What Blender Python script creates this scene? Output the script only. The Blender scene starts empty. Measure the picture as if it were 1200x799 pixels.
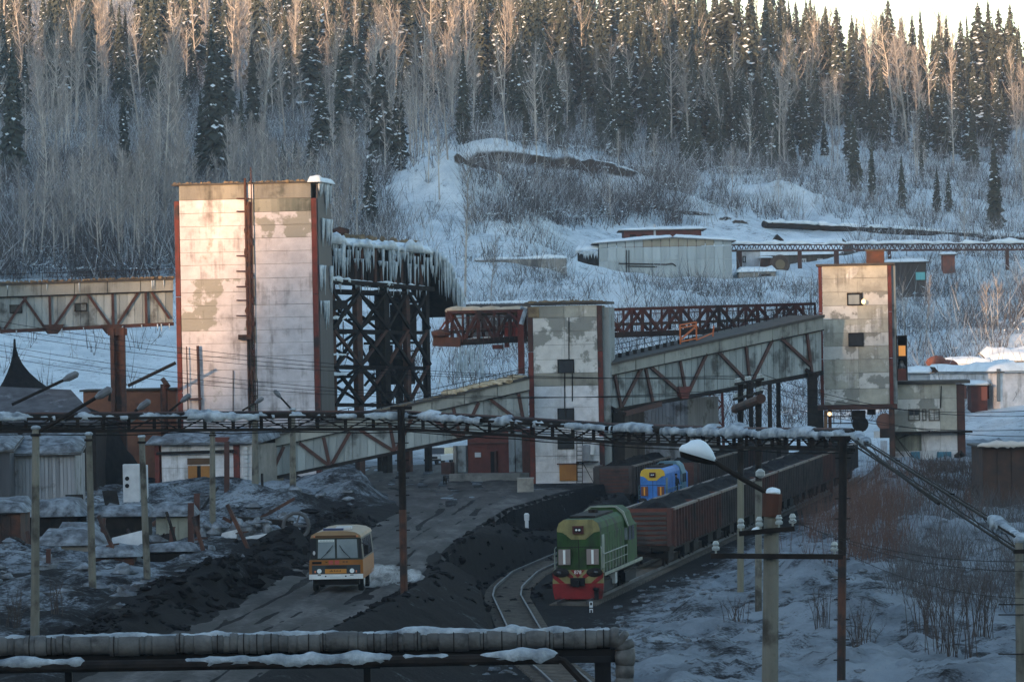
import bpy, bmesh, math, random
import numpy as np
from mathutils import Vector, Matrix

random.seed(7)
rng = np.random.default_rng(11)
SC = bpy.context.scene
COL = SC.collection
F = 5200.0                      # focal length in photograph pixels (1200 wide)
TH = math.radians(1.1)          # slight camera roll
CZ = 14.0                       # camera height over the rails
CT, ST = math.cos(TH), math.sin(TH)

# ------------------------------------------------------------ camera, sky, sun
cam = bpy.data.cameras.new('camera')
cam.sensor_width = 36.0
cam.lens = 36.0 * F / 1200.0
cam.clip_start = 1.0
cam.clip_end = 20000.0
camo = bpy.data.objects.new('camera', cam)
COL.objects.link(camo)
camo.matrix_world = Matrix(((CT, ST, 0, 0), (0, 0, -1, 0), (-ST, CT, 0, CZ), (0, 0, 0, 1)))
SC.camera = camo

SUN_EL = math.radians(7.0)
SUN_AZ = math.radians(215.0)    # compass bearing of the sun, measured from +Y towards +X
wd = bpy.data.worlds.new('World')
SC.world = wd
wd.use_nodes = True
nt = wd.node_tree
sky = nt.nodes.new('ShaderNodeTexSky')
sky.sky_type = 'NISHITA'
sky.sun_disc = False
sky.sun_elevation = SUN_EL
sky.sun_rotation = SUN_AZ
sky.air_density = 1.0
sky.dust_density = 0.4
sky.ozone_density = 1.5
bg = nt.nodes['Background']
nt.links.new(sky.outputs[0], bg.inputs[0])
bg.inputs[1].default_value = 0.15
sl = bpy.data.lights.new('sun', 'SUN')
sl.energy = 4.3
sl.angle = math.radians(0.5)
sl.color = (1.0, 0.60, 0.32)
so = bpy.data.objects.new('sun', sl)
COL.objects.link(so)
SDIR = Vector((math.sin(SUN_AZ) * math.cos(SUN_EL), math.cos(SUN_AZ) * math.cos(SUN_EL), math.sin(SUN_EL)))
so.rotation_euler = SDIR.to_track_quat('Z', 'Y').to_euler()
SC.view_settings.view_transform = 'Standard'
SC.view_settings.look = 'None'
SC.view_settings.exposure = 1.75
SC.view_settings.gamma = 1.0
SC.cycles.use_denoising = True
SC.cycles.max_bounces = 5
SC.cycles.volume_bounces = 1
SC.cycles.transparent_max_bounces = 6
SC.cycles.use_adaptive_sampling = False

# ------------------------------------------------------------ helpers
def P(px, py, D):
    """photograph pixel and distance -> place in the world"""
    u, v = px - 600.0, 399.5 - py
    return Vector(((u * CT + v * ST) / F * D, D, CZ + (-u * ST + v * CT) / F * D))

ORG = {}
def root(name, label, cat, loc, rotz=0.0, group=None):
    o = bpy.data.objects.new(name, None)
    COL.objects.link(o)
    o.location = loc
    o.rotation_euler = (0, 0, rotz)
    o.empty_display_size = 0.5
    o['label'] = label
    o['category'] = cat
    if group: o['group'] = group
    ORG[o.name] = (Vector(loc), rotz)
    return o

def tag(o, label=None, cat=None, group=None, kind=None):
    if label: o['label'] = label
    if cat: o['category'] = cat
    if group: o['group'] = group
    if kind: o['kind'] = kind
    return o

def link(name, me, parent=None, kind=None, loc=None, rot=None, label=None):
    o = bpy.data.objects.new(name, me)
    COL.objects.link(o)
    if parent is not None:
        o.parent = parent
        if parent.name in ORG: ORG[o.name] = ORG[parent.name]
    if loc is not None: o.location = loc
    if rot is not None: o.rotation_euler = rot
    if kind: o['kind'] = kind
    if label: o['label'] = label
    return o

def copy_tree(o, parent=None):
    c = o.copy()
    COL.objects.link(c)
    if parent is not None: c.parent = parent
    for ch in list(o.children):
        copy_tree(ch, c)
    return c

class MB:
    """collects shapes, builds them as one mesh object"""
    def __init__(s):
        s.v = []; s.f = []; s.T = None
    def add(s, vs, fs):
        n = len(s.v)
        if s.T is not None: vs = [s.T @ Vector(a) for a in vs]
        s.v.extend([tuple(a) for a in vs])
        s.f.extend([tuple(i + n for i in f) for f in fs])
        return s
    def hexa(s, p):
        return s.add(p, [(0, 3, 2, 1), (4, 5, 6, 7), (0, 1, 5, 4), (1, 2, 6, 5), (2, 3, 7, 6), (3, 0, 4, 7)])
    def box(s, x0, x1, y0, y1, z0, z1):
        return s.hexa([(x0, y0, z0), (x1, y0, z0), (x1, y1, z0), (x0, y1, z0), (x0, y0, z1), (x1, y0, z1), (x1, y1, z1), (x0, y1, z1)])
    def beam(s, p, q, w, h=None, up=(0, 0, 1)):
        p = Vector(p); q = Vector(q); h = h or w
        d = (q - p)
        if d.length < 1e-6: return s
        d.normalize()
        upv = Vector(up)
        if abs(d.dot(upv)) > 0.98: upv = Vector((0, 1, 0))
        a = d.cross(upv).normalized() * (w / 2)
        b = a.cross(d).normalized() * (h / 2)
        return s.hexa([p - a - b, p + a - b, p + a + b, p - a + b, q - a - b, q + a - b, q + a + b, q - a + b])
    def tube(s, pts, r, n=8, caps=True):
        pts = [Vector(p) for p in pts]
        rs = r if isinstance(r, (list, tuple)) else [r] * len(pts)
        vs = []; fs = []
        prev = None
        for i, p in enumerate(pts):
            d = (pts[min(i + 1, len(pts) - 1)] - pts[max(i - 1, 0)])
            if d.length < 1e-9: d = Vector((0, 0, 1))
            d.normalize()
            ref = prev if prev is not None else (Vector((0, 0, 1)) if abs(d.z) < 0.9 else Vector((0, 1, 0)))
            a = (ref - d * ref.dot(d))
            if a.length < 1e-6: a = d.orthogonal()
            a.normalize(); prev = a
            b = d.cross(a)
            for k in range(n):
                t = 2 * math.pi * k / n
                vs.append(p + (a * math.cos(t) + b * math.sin(t)) * rs[i])
        for i in range(len(pts) - 1):
            for k in range(n):
                k2 = (k + 1) % n
                fs.append((i * n + k, i * n + k2, (i + 1) * n + k2, (i + 1) * n + k))
        if caps:
            fs.append(tuple(range(n - 1, -1, -1)))
            m = (len(pts) - 1) * n
            fs.append(tuple(m + k for k in range(n)))
        return s.add(vs, fs)
    def lathe(s, prof, c=(0, 0, 0), n=16, axis='z'):
        vs = []; fs = []
        for r, h in prof:
            for k in range(n):
                t = 2 * math.pi * k / n
                if axis == 'z': vs.append((c[0] + r * math.cos(t), c[1] + r * math.sin(t), c[2] + h))
                elif axis == 'x': vs.append((c[0] + h, c[1] + r * math.cos(t), c[2] + r * math.sin(t)))
                else: vs.append((c[0] + r * math.cos(t), c[1] + h, c[2] + r * math.sin(t)))
        m = len(prof)
        for i in range(m - 1):
            for k in range(n):
                k2 = (k + 1) % n
                fs.append((i * n + k, i * n + k2, (i + 1) * n + k2, (i + 1) * n + k))
        fs.append(tuple(range(n - 1, -1, -1)))
        fs.append(tuple((m - 1) * n + k for k in range(n)))
        return s.add(vs, fs)
    def ball(s, c, rx, ry, rz, nu=10, nv=7, lump=0.0):
        vs = []; fs = []
        for j in range(nv + 1):
            a = math.pi * j / nv
            for i in range(nu):
                t = 2 * math.pi * i / nu
                k = 1 + lump * (random.random() - .5)
                vs.append((c[0] + rx * k * math.sin(a) * math.cos(t), c[1] + ry * k * math.sin(a) * math.sin(t), c[2] + rz * k * math.cos(a)))
        for j in range(nv):
            for i in range(nu):
                i2 = (i + 1) % nu
                fs.append((j * nu + i, (j + 1) * nu + i, (j + 1) * nu + i2, j * nu + i2))
        return s.add(vs, fs)
    def prism(s, pts2, y0, y1):
        """outline in x,z pushed from y0 to y1"""
        n = len(pts2)
        vs = [(x, y0, z) for x, z in pts2] + [(x, y1, z) for x, z in pts2]
        fs = [tuple(range(n)), tuple(range(2 * n - 1, n - 1, -1))]
        for i in range(n):
            j = (i + 1) % n
            fs.append((j, i, n + i, n + j))
        return s.add(vs, fs)
    def mesh(s, name, mat, smooth=False):
        me = bpy.data.meshes.new(name)
        me.from_pydata(s.v, [], s.f)
        if mat is not None: me.materials.append(mat)
        if smooth:
            me.polygons.foreach_set('use_smooth', [True] * len(me.polygons))
        me.update()
        return me
    def build(s, name, mat, parent=None, local=False, kind=None, smooth=False, label=None):
        """world-space shapes unless local=True (then in the parent's own axes)"""
        if not local and parent is not None and parent.name in ORG:
            o, rz = ORG[parent.name]
            Mi = (Matrix.Translation(o) @ Matrix.Rotation(rz, 4, 'Z')).inverted()
            s.v = [tuple(Mi @ Vector(a)) for a in s.v]
        return link(name, s.mesh(name, mat, smooth), parent, kind, label=label)

def thing(name, mb, mat, label, cat, base=None, group=None, kind=None, smooth=False):
    """a one-mesh thing built from world-space shapes, origin at its base"""
    if base is None:
        a = np.array(mb.v)
        base = ((a[:, 0].min() + a[:, 0].max()) / 2, (a[:, 1].min() + a[:, 1].max()) / 2, a[:, 2].min())
    b = Vector(base)
    mb.v = [tuple(Vector(p) - b) for p in mb.v]
    o = link(name, mb.mesh(name, mat, smooth))
    o.location = b
    tag(o, label, cat, group, kind)
    return o

def np_mesh(name, V, Q, mat=None, smooth=True, tri=False):
    me = bpy.data.meshes.new(name)
    k = 3 if tri else 4
    me.vertices.add(len(V)); me.vertices.foreach_set('co', np.asarray(V, dtype=np.float32).ravel())
    nf = len(Q)
    me.loops.add(nf * k); me.loops.foreach_set('vertex_index', np.asarray(Q, dtype=np.int32).ravel())
    me.polygons.add(nf)
    me.polygons.foreach_set('loop_start', np.arange(0, nf * k, k, dtype=np.int32))
    me.polygons.foreach_set('loop_total', np.full(nf, k, dtype=np.int32))
    if smooth: me.polygons.foreach_set('use_smooth', np.ones(nf, dtype=bool))
    if mat: me.materials.append(mat)
    me.update(calc_edges=True)
    me.validate()
    return me

# ---- value noise
_tab = np.random.default_rng(3).random((256, 256))
def vnoise(x, y):
    x = np.asarray(x, float); y = np.asarray(y, float)
    xi = np.floor(x).astype(int); yi = np.floor(y).astype(int)
    fx = x - xi; fy = y - yi
    fx = fx * fx * (3 - 2 * fx); fy = fy * fy * (3 - 2 * fy)
    a = _tab[xi % 256, yi % 256]; b = _tab[(xi + 1) % 256, yi % 256]
    c = _tab[xi % 256, (yi + 1) % 256]; d = _tab[(xi + 1) % 256, (yi + 1) % 256]
    return (a * (1 - fx) + b * fx) * (1 - fy) + (c * (1 - fx) + d * fx) * fy - 0.5
def fbm(x, y, o=4, g=0.5):
    s = 0; a = 1.0
    for i in range(o):
        s = s + a * vnoise(x * 2 ** i + 17.3 * i, y * 2 ** i + 5.1 * i); a *= g
    return s
def sstep(a, b, x):
    t = np.clip((x - a) / (b - a), 0, 1)
    return t * t * (3 - 2 * t)

# ------------------------------------------------------------ materials
MATS = {}
def mat(name, c1, c2=None, scale=1.0, rough=0.8, c3=None, s3=0.25, t3=0.55, streak=False, bump=0.0, bscale=8.0, metal=0.0, vary=0.0, edge=0.12, spec=0.3, stain=None, st=0.58):
    """weathered surface: two tones by noise, a third tone in stains, relief, per-piece variation"""
    if name in MATS: return MATS[name]
    m = bpy.data.materials.new(name); m.use_nodes = True
    n = m.node_tree.nodes; l = m.node_tree.links
    b = n['Principled BSDF']
    b.inputs['Roughness'].default_value = rough
    b.inputs['Metallic'].default_value = metal
    b.inputs['Specular IOR Level'].default_value = spec
    geo = n.new('ShaderNodeNewGeometry')
    mp = n.new('ShaderNodeMapping')
    l.new(geo.outputs['Position'], mp.inputs[0])
    if streak: mp.inputs['Scale'].default_value = (1, 1, 0.12)
    oi = n.new('ShaderNodeObjectInfo')
    def noise(sc, det=6, rg=0.6, vec=mp.outputs[0]):
        t = n.new('ShaderNodeTexNoise')
        t.inputs['Scale'].default_value = sc; t.inputs['Detail'].default_value = det; t.inputs['Roughness'].default_value = rg
        l.new(vec, t.inputs['Vector'])
        return t.outputs[0]
    def ramp(inp, lo, hi):
        r = n.new('ShaderNodeMapRange'); r.inputs[1].default_value = lo; r.inputs[2].default_value = hi
        l.new(inp, r.inputs[0]); return r.outputs[0]
    def mix(f, a, c):
        x = n.new('ShaderNodeMix'); x.data_type = 'RGBA'
        if f is None: pass
        elif isinstance(f, float): x.inputs[0].default_value = f
        else: l.new(f, x.inputs[0])
        for sock, val in ((x.inputs[6], a), (x.inputs[7], c)):
            if isinstance(val, tuple): sock.default_value = (*val, 1)
            else: l.new(val, sock)
        return x.outputs[2]
    col = c1
    if c2 is not None: col = mix(ramp(noise(scale), 0.35, 0.65), c1, c2)
    if c3 is not None: col = mix(ramp(noise(s3, 8, 0.62, geo.outputs['Position']), t3 - edge / 2, t3 + edge / 2), col, c3)
    if stain is not None:
        m2 = n.new('ShaderNodeMapping'); m2.inputs['Scale'].default_value = (1.6, 1.6, 0.10); l.new(geo.outputs['Position'], m2.inputs[0])
        q1 = noise(0.9, 9, 0.7, m2.outputs[0]); q2 = noise(0.45, 5, 0.6, geo.outputs['Position'])
        mu = n.new('ShaderNodeMath'); mu.operation = 'ADD'; l.new(q1, mu.inputs[0]); l.new(q2, mu.inputs[1])
        mh = n.new('ShaderNodeMath'); mh.operation = 'MULTIPLY'; mh.inputs[1].default_value = 0.5; l.new(mu.outputs[0], mh.inputs[0])
        col = mix(ramp(mh.outputs[0], st - .06, st + .10), col, stain)
        fine = ramp(noise(7.0, 8, 0.75, geo.outputs['Position']), 0.60, 0.72)
        mf = n.new('ShaderNodeMath'); mf.operation = 'MULTIPLY'; mf.inputs[1].default_value = 0.45; l.new(fine, mf.inputs[0])
        col = mix(mf.outputs[0], col, stain)
    if vary:
        h = n.new('ShaderNodeHueSaturation')
        r = n.new('ShaderNodeMapRange'); r.inputs[3].default_value = 1 - vary; r.inputs[4].default_value = 1 + vary
        l.new(oi.outputs['Random'], r.inputs[0]); l.new(r.outputs[0], h.inputs['Value'])
        if isinstance(col, tuple): h.inputs['Color'].default_value = (*col, 1)
        else: l.new(col, h.inputs['Color'])
        col = h.outputs[0]
    if isinstance(col, tuple): b.inputs['Base Color'].default_value = (*col, 1)
    else: l.new(col, b.inputs['Base Color'])
    if bump:
        bp = n.new('ShaderNodeBump'); bp.inputs['Strength'].default_value = bump; bp.inputs['Distance'].default_value = 0.08
        l.new(noise(bscale, 8, 0.65, geo.outputs['Position']), bp.inputs['Height'])
        l.new(bp.outputs[0], b.inputs['Normal'])
    MATS[name] = m
    return m

def emit(name, c, s):
    m = bpy.data.materials.new(name); m.use_nodes = True
    b = m.node_tree.nodes['Principled BSDF']
    b.inputs['Base Color'].default_value = (*c, 1)
    b.inputs['Emission Color'].default_value = (*c, 1)
    b.inputs['Emission Strength'].default_value = s
    MATS[name] = m
    return m

SNOW = mat('snow', (0.76, 0.82, 0.85), (0.60, 0.67, 0.71), 0.8, 0.9, bump=0.35, bscale=2.5)
DSNOW = mat('sooty_snow', (0.25, 0.28, 0.31), (0.045, 0.048, 0.054), 1.6, 0.9, (0.07, 0.07, 0.075), 0.5, 0.6, bump=0.6, bscale=3, edge=0.2)
PSNOW = mat('pipe_snow', (0.50, 0.56, 0.60), (0.15, 0.18, 0.21), 1.6, 0.9, bump=1.0, bscale=5)
ICE = mat('ice', (0.58, 0.65, 0.70), (0.36, 0.42, 0.46), 2.0, 0.35, bump=0.4, bscale=5)
COAL = mat('coal', (0.008, 0.008, 0.009), (0.018, 0.017, 0.018), 2.0, 0.95, bump=1.0, bscale=6, spec=0.05)
DARK = mat('dark_steel', (0.012, 0.011, 0.011), (0.028, 0.023, 0.020), 2.0, 0.85, spec=0.1)
BLACK = mat('black_void', (0.008, 0.008, 0.009), None, rough=0.9)
RUST = mat('rusty_steel', (0.10, 0.040, 0.024), (0.045, 0.025, 0.02), 1.5, 0.8, (0.022, 0.018, 0.017), 0.5, 0.56, bump=0.3)
REDST = mat('red_lead_steel', (0.15, 0.030, 0.022), (0.085, 0.025, 0.02), 1.6, 0.75, (0.03, 0.02, 0.02), 0.6, 0.6)
BROWNST = mat('brown_steel', (0.085, 0.036, 0.028), (0.05, 0.026, 0.022), 1.5, 0.75)
ORANGE = mat('orange_steel', (0.62, 0.17, 0.05), (0.45, 0.11, 0.035), 2.0, 0.7)
WOOD = mat('grey_wood', (0.13, 0.11, 0.09), (0.07, 0.06, 0.05), 2.0, 0.9, streak=True)
CONC = mat('concrete', (0.30, 0.28, 0.25), (0.21, 0.20, 0.18), 1.2, 0.9, (0.10, 0.095, 0.09), 0.35, 0.62, bump=0.3)
POLEC = mat('pole_concrete', (0.20, 0.19, 0.155), (0.12, 0.115, 0.095), 1.5, 0.9, (0.055, 0.048, 0.04), 0.9, 0.58, streak=True, bump=.4, stain=(.05, .045, .035), st=.57)
GLASS = mat('dark_glass', (0.02, 0.022, 0.025), (0.035, 0.036, 0.04), 1.0, 0.15, spec=0.6)
# ------------------------------------------------------------ terrain
PXC = np.array([-500, 0, 150, 300, 480, 540, 600, 700, 800, 950, 1080, 1200, 1600], float)
DR = np.array([420, 450, 480, 520, 560, 600, 640, 700, 760, 820, 900, 1000, 1150, 1350, 1700], float)
_L = [545, 505, 452, 408, 370, 330, 300, 262, 225, 190, 150, 108, 40, -40, -120]
YT = np.array([
 _L, _L, _L, _L,
 [545, 520, 470, 420, 370, 318, 285, 225, 214, 190, 150, 108, 45, -30, -60],
 [548, 525, 480, 425, 370, 318, 296, 245, 222, 182, 150, 110, 50, -10, -30],
 [550, 530, 490, 430, 370, 318, 305, 268, 230, 183, 152, 112, 58, 10, 0],
 [555, 535, 500, 440, 370, 330, 325, 290, 240, 192, 160, 122, 72, 40, 35],
 [560, 540, 505, 440, 378, 338, 331, 305, 262, 212, 178, 135, 88, 62, 70],
 [560, 535, 500, 450, 395, 345, 326, 300, 272, 230, 190, 150, 108, 112, 120],
 [555, 525, 478, 450, 410, 360, 320, 295, 275, 240, 195, 155, 112, 118, 125],
 [530, 495, 466, 435, 395, 355, 330, 300, 278, 258, 215, 165, 112, 112, 120],
 [530, 495, 466, 435, 395, 355, 330, 300, 278, 258, 215, 165, 112, 112, 120]], float).T   # rows D, cols px
_TX = (PXC - 600) / F
_tf = np.linspace(-0.24, 0.20, 221)
_df = np.linspace(420, 1700, 321)
def _table():
    Z = np.zeros((len(DR), len(PXC)))
    for i, D in enumerate(DR):
        Z[i] = CZ + (-(PXC - 600) * ST + (399.5 - YT[i]) * CT) / F * D
    A = np.array([np.interp(_tf, _TX, Z[i]) for i in range(len(DR))])
    B = np.array([np.interp(_df, DR, A[:, j]) for j in range(len(_tf))]).T
    for k, ax in ((7, 1), (5, 0), (7, 1), (5, 0)):
        pad = k // 2
        Bp = np.pad(B, [(pad, pad) if a == ax else (0, 0) for a in (0, 1)], mode='edge')
        c = np.cumsum(Bp, axis=ax)
        z = np.zeros_like(np.take(c, [0], axis=ax))
        c = np.concatenate([z, c], axis=ax)
        n = B.shape[ax]
        B = (np.take(c, range(k, k + n), axis=ax) - np.take(c, range(0, n), axis=ax)) / k
    return B
FT = _table()
def far_z(X, Y):
    D = np.clip(Y, 420, 1699.9); t = np.clip(X / np.maximum(Y, 1), -0.2399, 0.1999)
    fi = (D - 420) / (1280 / 320); fj = (t + 0.24) / (0.44 / 220)
    i = np.clip(np.floor(fi).astype(int), 0, 319); j = np.clip(np.floor(fj).astype(int), 0, 219)
    a = fi - i; b = fj - j
    return (FT[i, j] * (1 - b) + FT[i, j + 1] * b) * (1 - a) + (FT[i + 1, j] * (1 - b) + FT[i + 1, j + 1] * b) * a

_ED = [60, 150, 177, 208, 251, 309, 340, 360, 430]
_EX = [-11, -9.0, -7.6, -4.8, -3.5, -0.2, 4.0, 7.8, 13.0]
def edge_x(Y): return np.interp(Y, _ED, _EX)
_RL = [-17.5, -15.8, -14.3, -12.6, -10.8, -8.0, -10.0, -14.0, -14]
def road_l(Y): return np.interp(Y, _ED, _RL)
def track_x(Y): return 3.5 + 0.15 * (Y - 237.0)

BUMPS = []   # heaps: X, Y, rx, ry, h
for px, py, D, rx, ry, h in ((300, 590, 290, 4.5, 7, 2.0), (345, 600, 285, 3.0, 6, 0.9), (265, 640, 245, 5, 7, 0.9), (180, 560, 330, 7, 6, 1.2),
                             (60, 600, 270, 5, 8, 1.3), (20, 640, 240, 5, 6, 1.0), (120, 690, 215, 5, 8, 0.8), (250, 545, 345, 6, 5, .9),
                             (440, 570, 330, 5, 9, 1.4), (400, 560, 345, 5, 6, 1.6), (475, 590, 310, 2.5, 7, 0.6)):
    BUMPS.append((P(px, py, D).x, D, rx, ry, h))
RB = [(P(940, 690, 240).x, 240, 2.2, 9, 1.6), (P(900, 640, 270).x, 262, 3.0, 14, 0.9), (P(1000, 720, 215).x, 215, 5, 9, 0.9), (P(810, 690, 236).x, 232, 3.5, 12, 0.7),
      (P(1120, 660, 285).x, 290, 8, 7, 1.2), (P(1050, 600, 340).x, 338, 5, 8, 1.5), (P(1020, 545, 385).x, 384, 2.2, 6, 1.6)]

def zt(X, Y):
    X = np.asarray(X, float); Y = np.asarray(Y, float)
    e = edge_x(Y)
    wd_ = np.interp(Y, [150, 340, 360], [6.0, 5.0, 2.0])
    w = sstep(0, 1, (X - e) / wd_)
    z = 2.4 * (1 - w)
    # right bank beyond the tracks
    xr = track_x(Y) + np.interp(Y, [150, 230, 300, 380], [9, 5.5, 5, 3.6])
    rise = np.interp(Y, [200, 300, 345, 380, 430], [0.2, 0.5, 1.4, 2.9, 3.2])
    z = z + rise * sstep(0, 5.5, X - xr)
    for bx, by, rx, ry, h in BUMPS + RB:
        q = ((X - bx) / rx) ** 2 + ((Y - by) / ry) ** 2
        z = z + h * np.exp(-q * 1.4)
    rl = road_l(Y)
    onroad = sstep(-1.2, 0.6, X - rl) * (1 - sstep(-0.4, 1.0, X - e)) * sstep(100, 140, Y)
    pad = sstep(300, 330, Y) * (1 - sstep(425, 440, Y)) * sstep(-12, -9, X) * (1 - sstep(8.0, 10.0, X - 0.0 * Y))
    onroad = np.maximum(onroad, pad)
    track = np.clip(sstep(2.4, 1.7, np.abs(X - track_x(Y))) , 0, 1)
    n = fbm(X * 0.16, Y * 0.09, 5, 0.55) * 1.1 + fbm(X * 0.7 + 9, Y * 0.5, 3) * 0.28 + np.abs(fbm(X * 0.3 + 40, Y * 0.16 + 7, 4)) * 0.9
    amp = np.where(X < rl - 0.5, 0.75, np.where(X > xr, 0.62, 0.34))
    n = n + np.where(X > xr, np.abs(fbm(X * 0.45 + 3, Y * 0.22 + 1, 5, .6)) * 1.1 - .2, 0.0) + np.where(X > e, fbm(X * 2.2, Y * 1.6, 3) * .22, 0.0)
    tracks3 = sstep(2.6, 1.6, np.minimum(np.minimum(np.abs(X - track_x(Y)), np.abs(X - track_x(Y) + 6.7)), np.abs(X - track_x(Y) + 13.5))) * sstep(228, 240, Y)
    sx = np.interp(Y, SD, SX)
    curve = sstep(1.9, 1.2, np.abs(X - sx)) * (Y < 300)
    flat = np.maximum(np.maximum(onroad, tracks3), curve)
    near = z + n * amp * (1 - flat)
    near = near * (1 - onroad) + 2.36 * onroad
    near = near * (1 - np.maximum(tracks3, curve) * (X > e)) + 0.0 * tracks3
    berm = np.exp(-((X - rl + 1.6) / 1.3) ** 2) * sstep(140, 170, Y) * (1 - sstep(270, 300, Y))
    near = near + berm * (0.55 + 0.8 * (fbm(X * 0.5, Y * 0.3, 3) + .2))
    lip = np.exp(-((X - e - 0.6) / 0.7) ** 2) * sstep(140, 170, Y) * (1 - sstep(300, 320, Y))
    near = near + lip * 0.35
    hillc = (78 - Y) * 0.135 + 1.2
    near = np.where(Y < 78, np.maximum(near, 2.0 + hillc), near) if True else near
    near = near * 1.0
    fz = far_z(X, Y)
    fn = fbm(X * 0.035, Y * 0.03, 4) * 3.6 + fbm(X * 0.15, Y * 0.1, 4) * 1.3
    fz = fz + fn * sstep(440, 560, Y) * 0.8
    for ax_, ay_, bx_, by_, wd2, hh in SPURS:
        L2 = (bx_ - ax_) ** 2 + (by_ - ay_) ** 2
        s_ = np.clip(((X - ax_) * (bx_ - ax_) + (Y - ay_) * (by_ - ay_)) / max(L2, 1e-6), 0, 1)
        dd = np.hypot(X - ax_ - s_ * (bx_ - ax_), Y - ay_ - s_ * (by_ - ay_))
        fz = fz + hh * np.exp(-(dd / wd2) ** 2) * (1 + .5 * fbm(X * .12, Y * .12, 3))
    b = sstep(425, 455, Y)
    z = near * (1 - b) + fz * b
    return z

SPURS = []
def _sp(pts, D, w, h):
    q = [(( px - 600) / F * d, d) for px, d in zip(pts, D)]
    for a, c in zip(q, q[1:]): SPURS.append((*a, *c, w, h))
_sp((470, 545, 600), (735, 690, 630), 12, 4.0)
_sp((520, 545, 600, 690, 740, 790), (800, 800, 796, 790, 780, 770), 7, 2.0)
_sp((835, 872), (800, 800), 8, 2.6); _sp((900, 935), (806, 800), 8, 2.4); _sp((955, 1010), (800, 790), 9, 2.4)
for px, d in ((720, 580), (775, 575), (830, 582), (665, 575), (890, 575), (1100, 560), (1160, 545)): _sp((px - 12, px + 12), (d, d + 3), 6, 0.9)
SD = [150, 183, 194, 219, 240, 249, 265, 287, 300]
SX = [4.0, 1.8, 0.9, 0.1, -0.55, -0.45, 0.55, 3.4, 5.4]

def ground(px, py, d0=430, d1=1500):
    """first place along the view through a photograph pixel where it meets the hill"""
    u, v = px - 600.0, 399.5 - py
    kx = (u * CT + v * ST) / F; kz = (-u * ST + v * CT) / F
    D = np.arange(d0, d1, 7.0)
    hit = np.nonzero(zt(kx * D, D) >= CZ + kz * D)[0]
    if len(hit) == 0: return None
    d = float(D[hit[0]])
    D = np.arange(max(d0, d - 7.0), d + .5, 1.0)
    hit = np.nonzero(zt(kx * D, D) >= CZ + kz * D)[0]
    if len(hit): d = float(D[hit[0]])
    p = P(px, py, d); p.z = float(zt(p.x, d))
    return p
def gz(x, y): return float(zt(np.array([x]), np.array([y]))[0])

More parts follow.
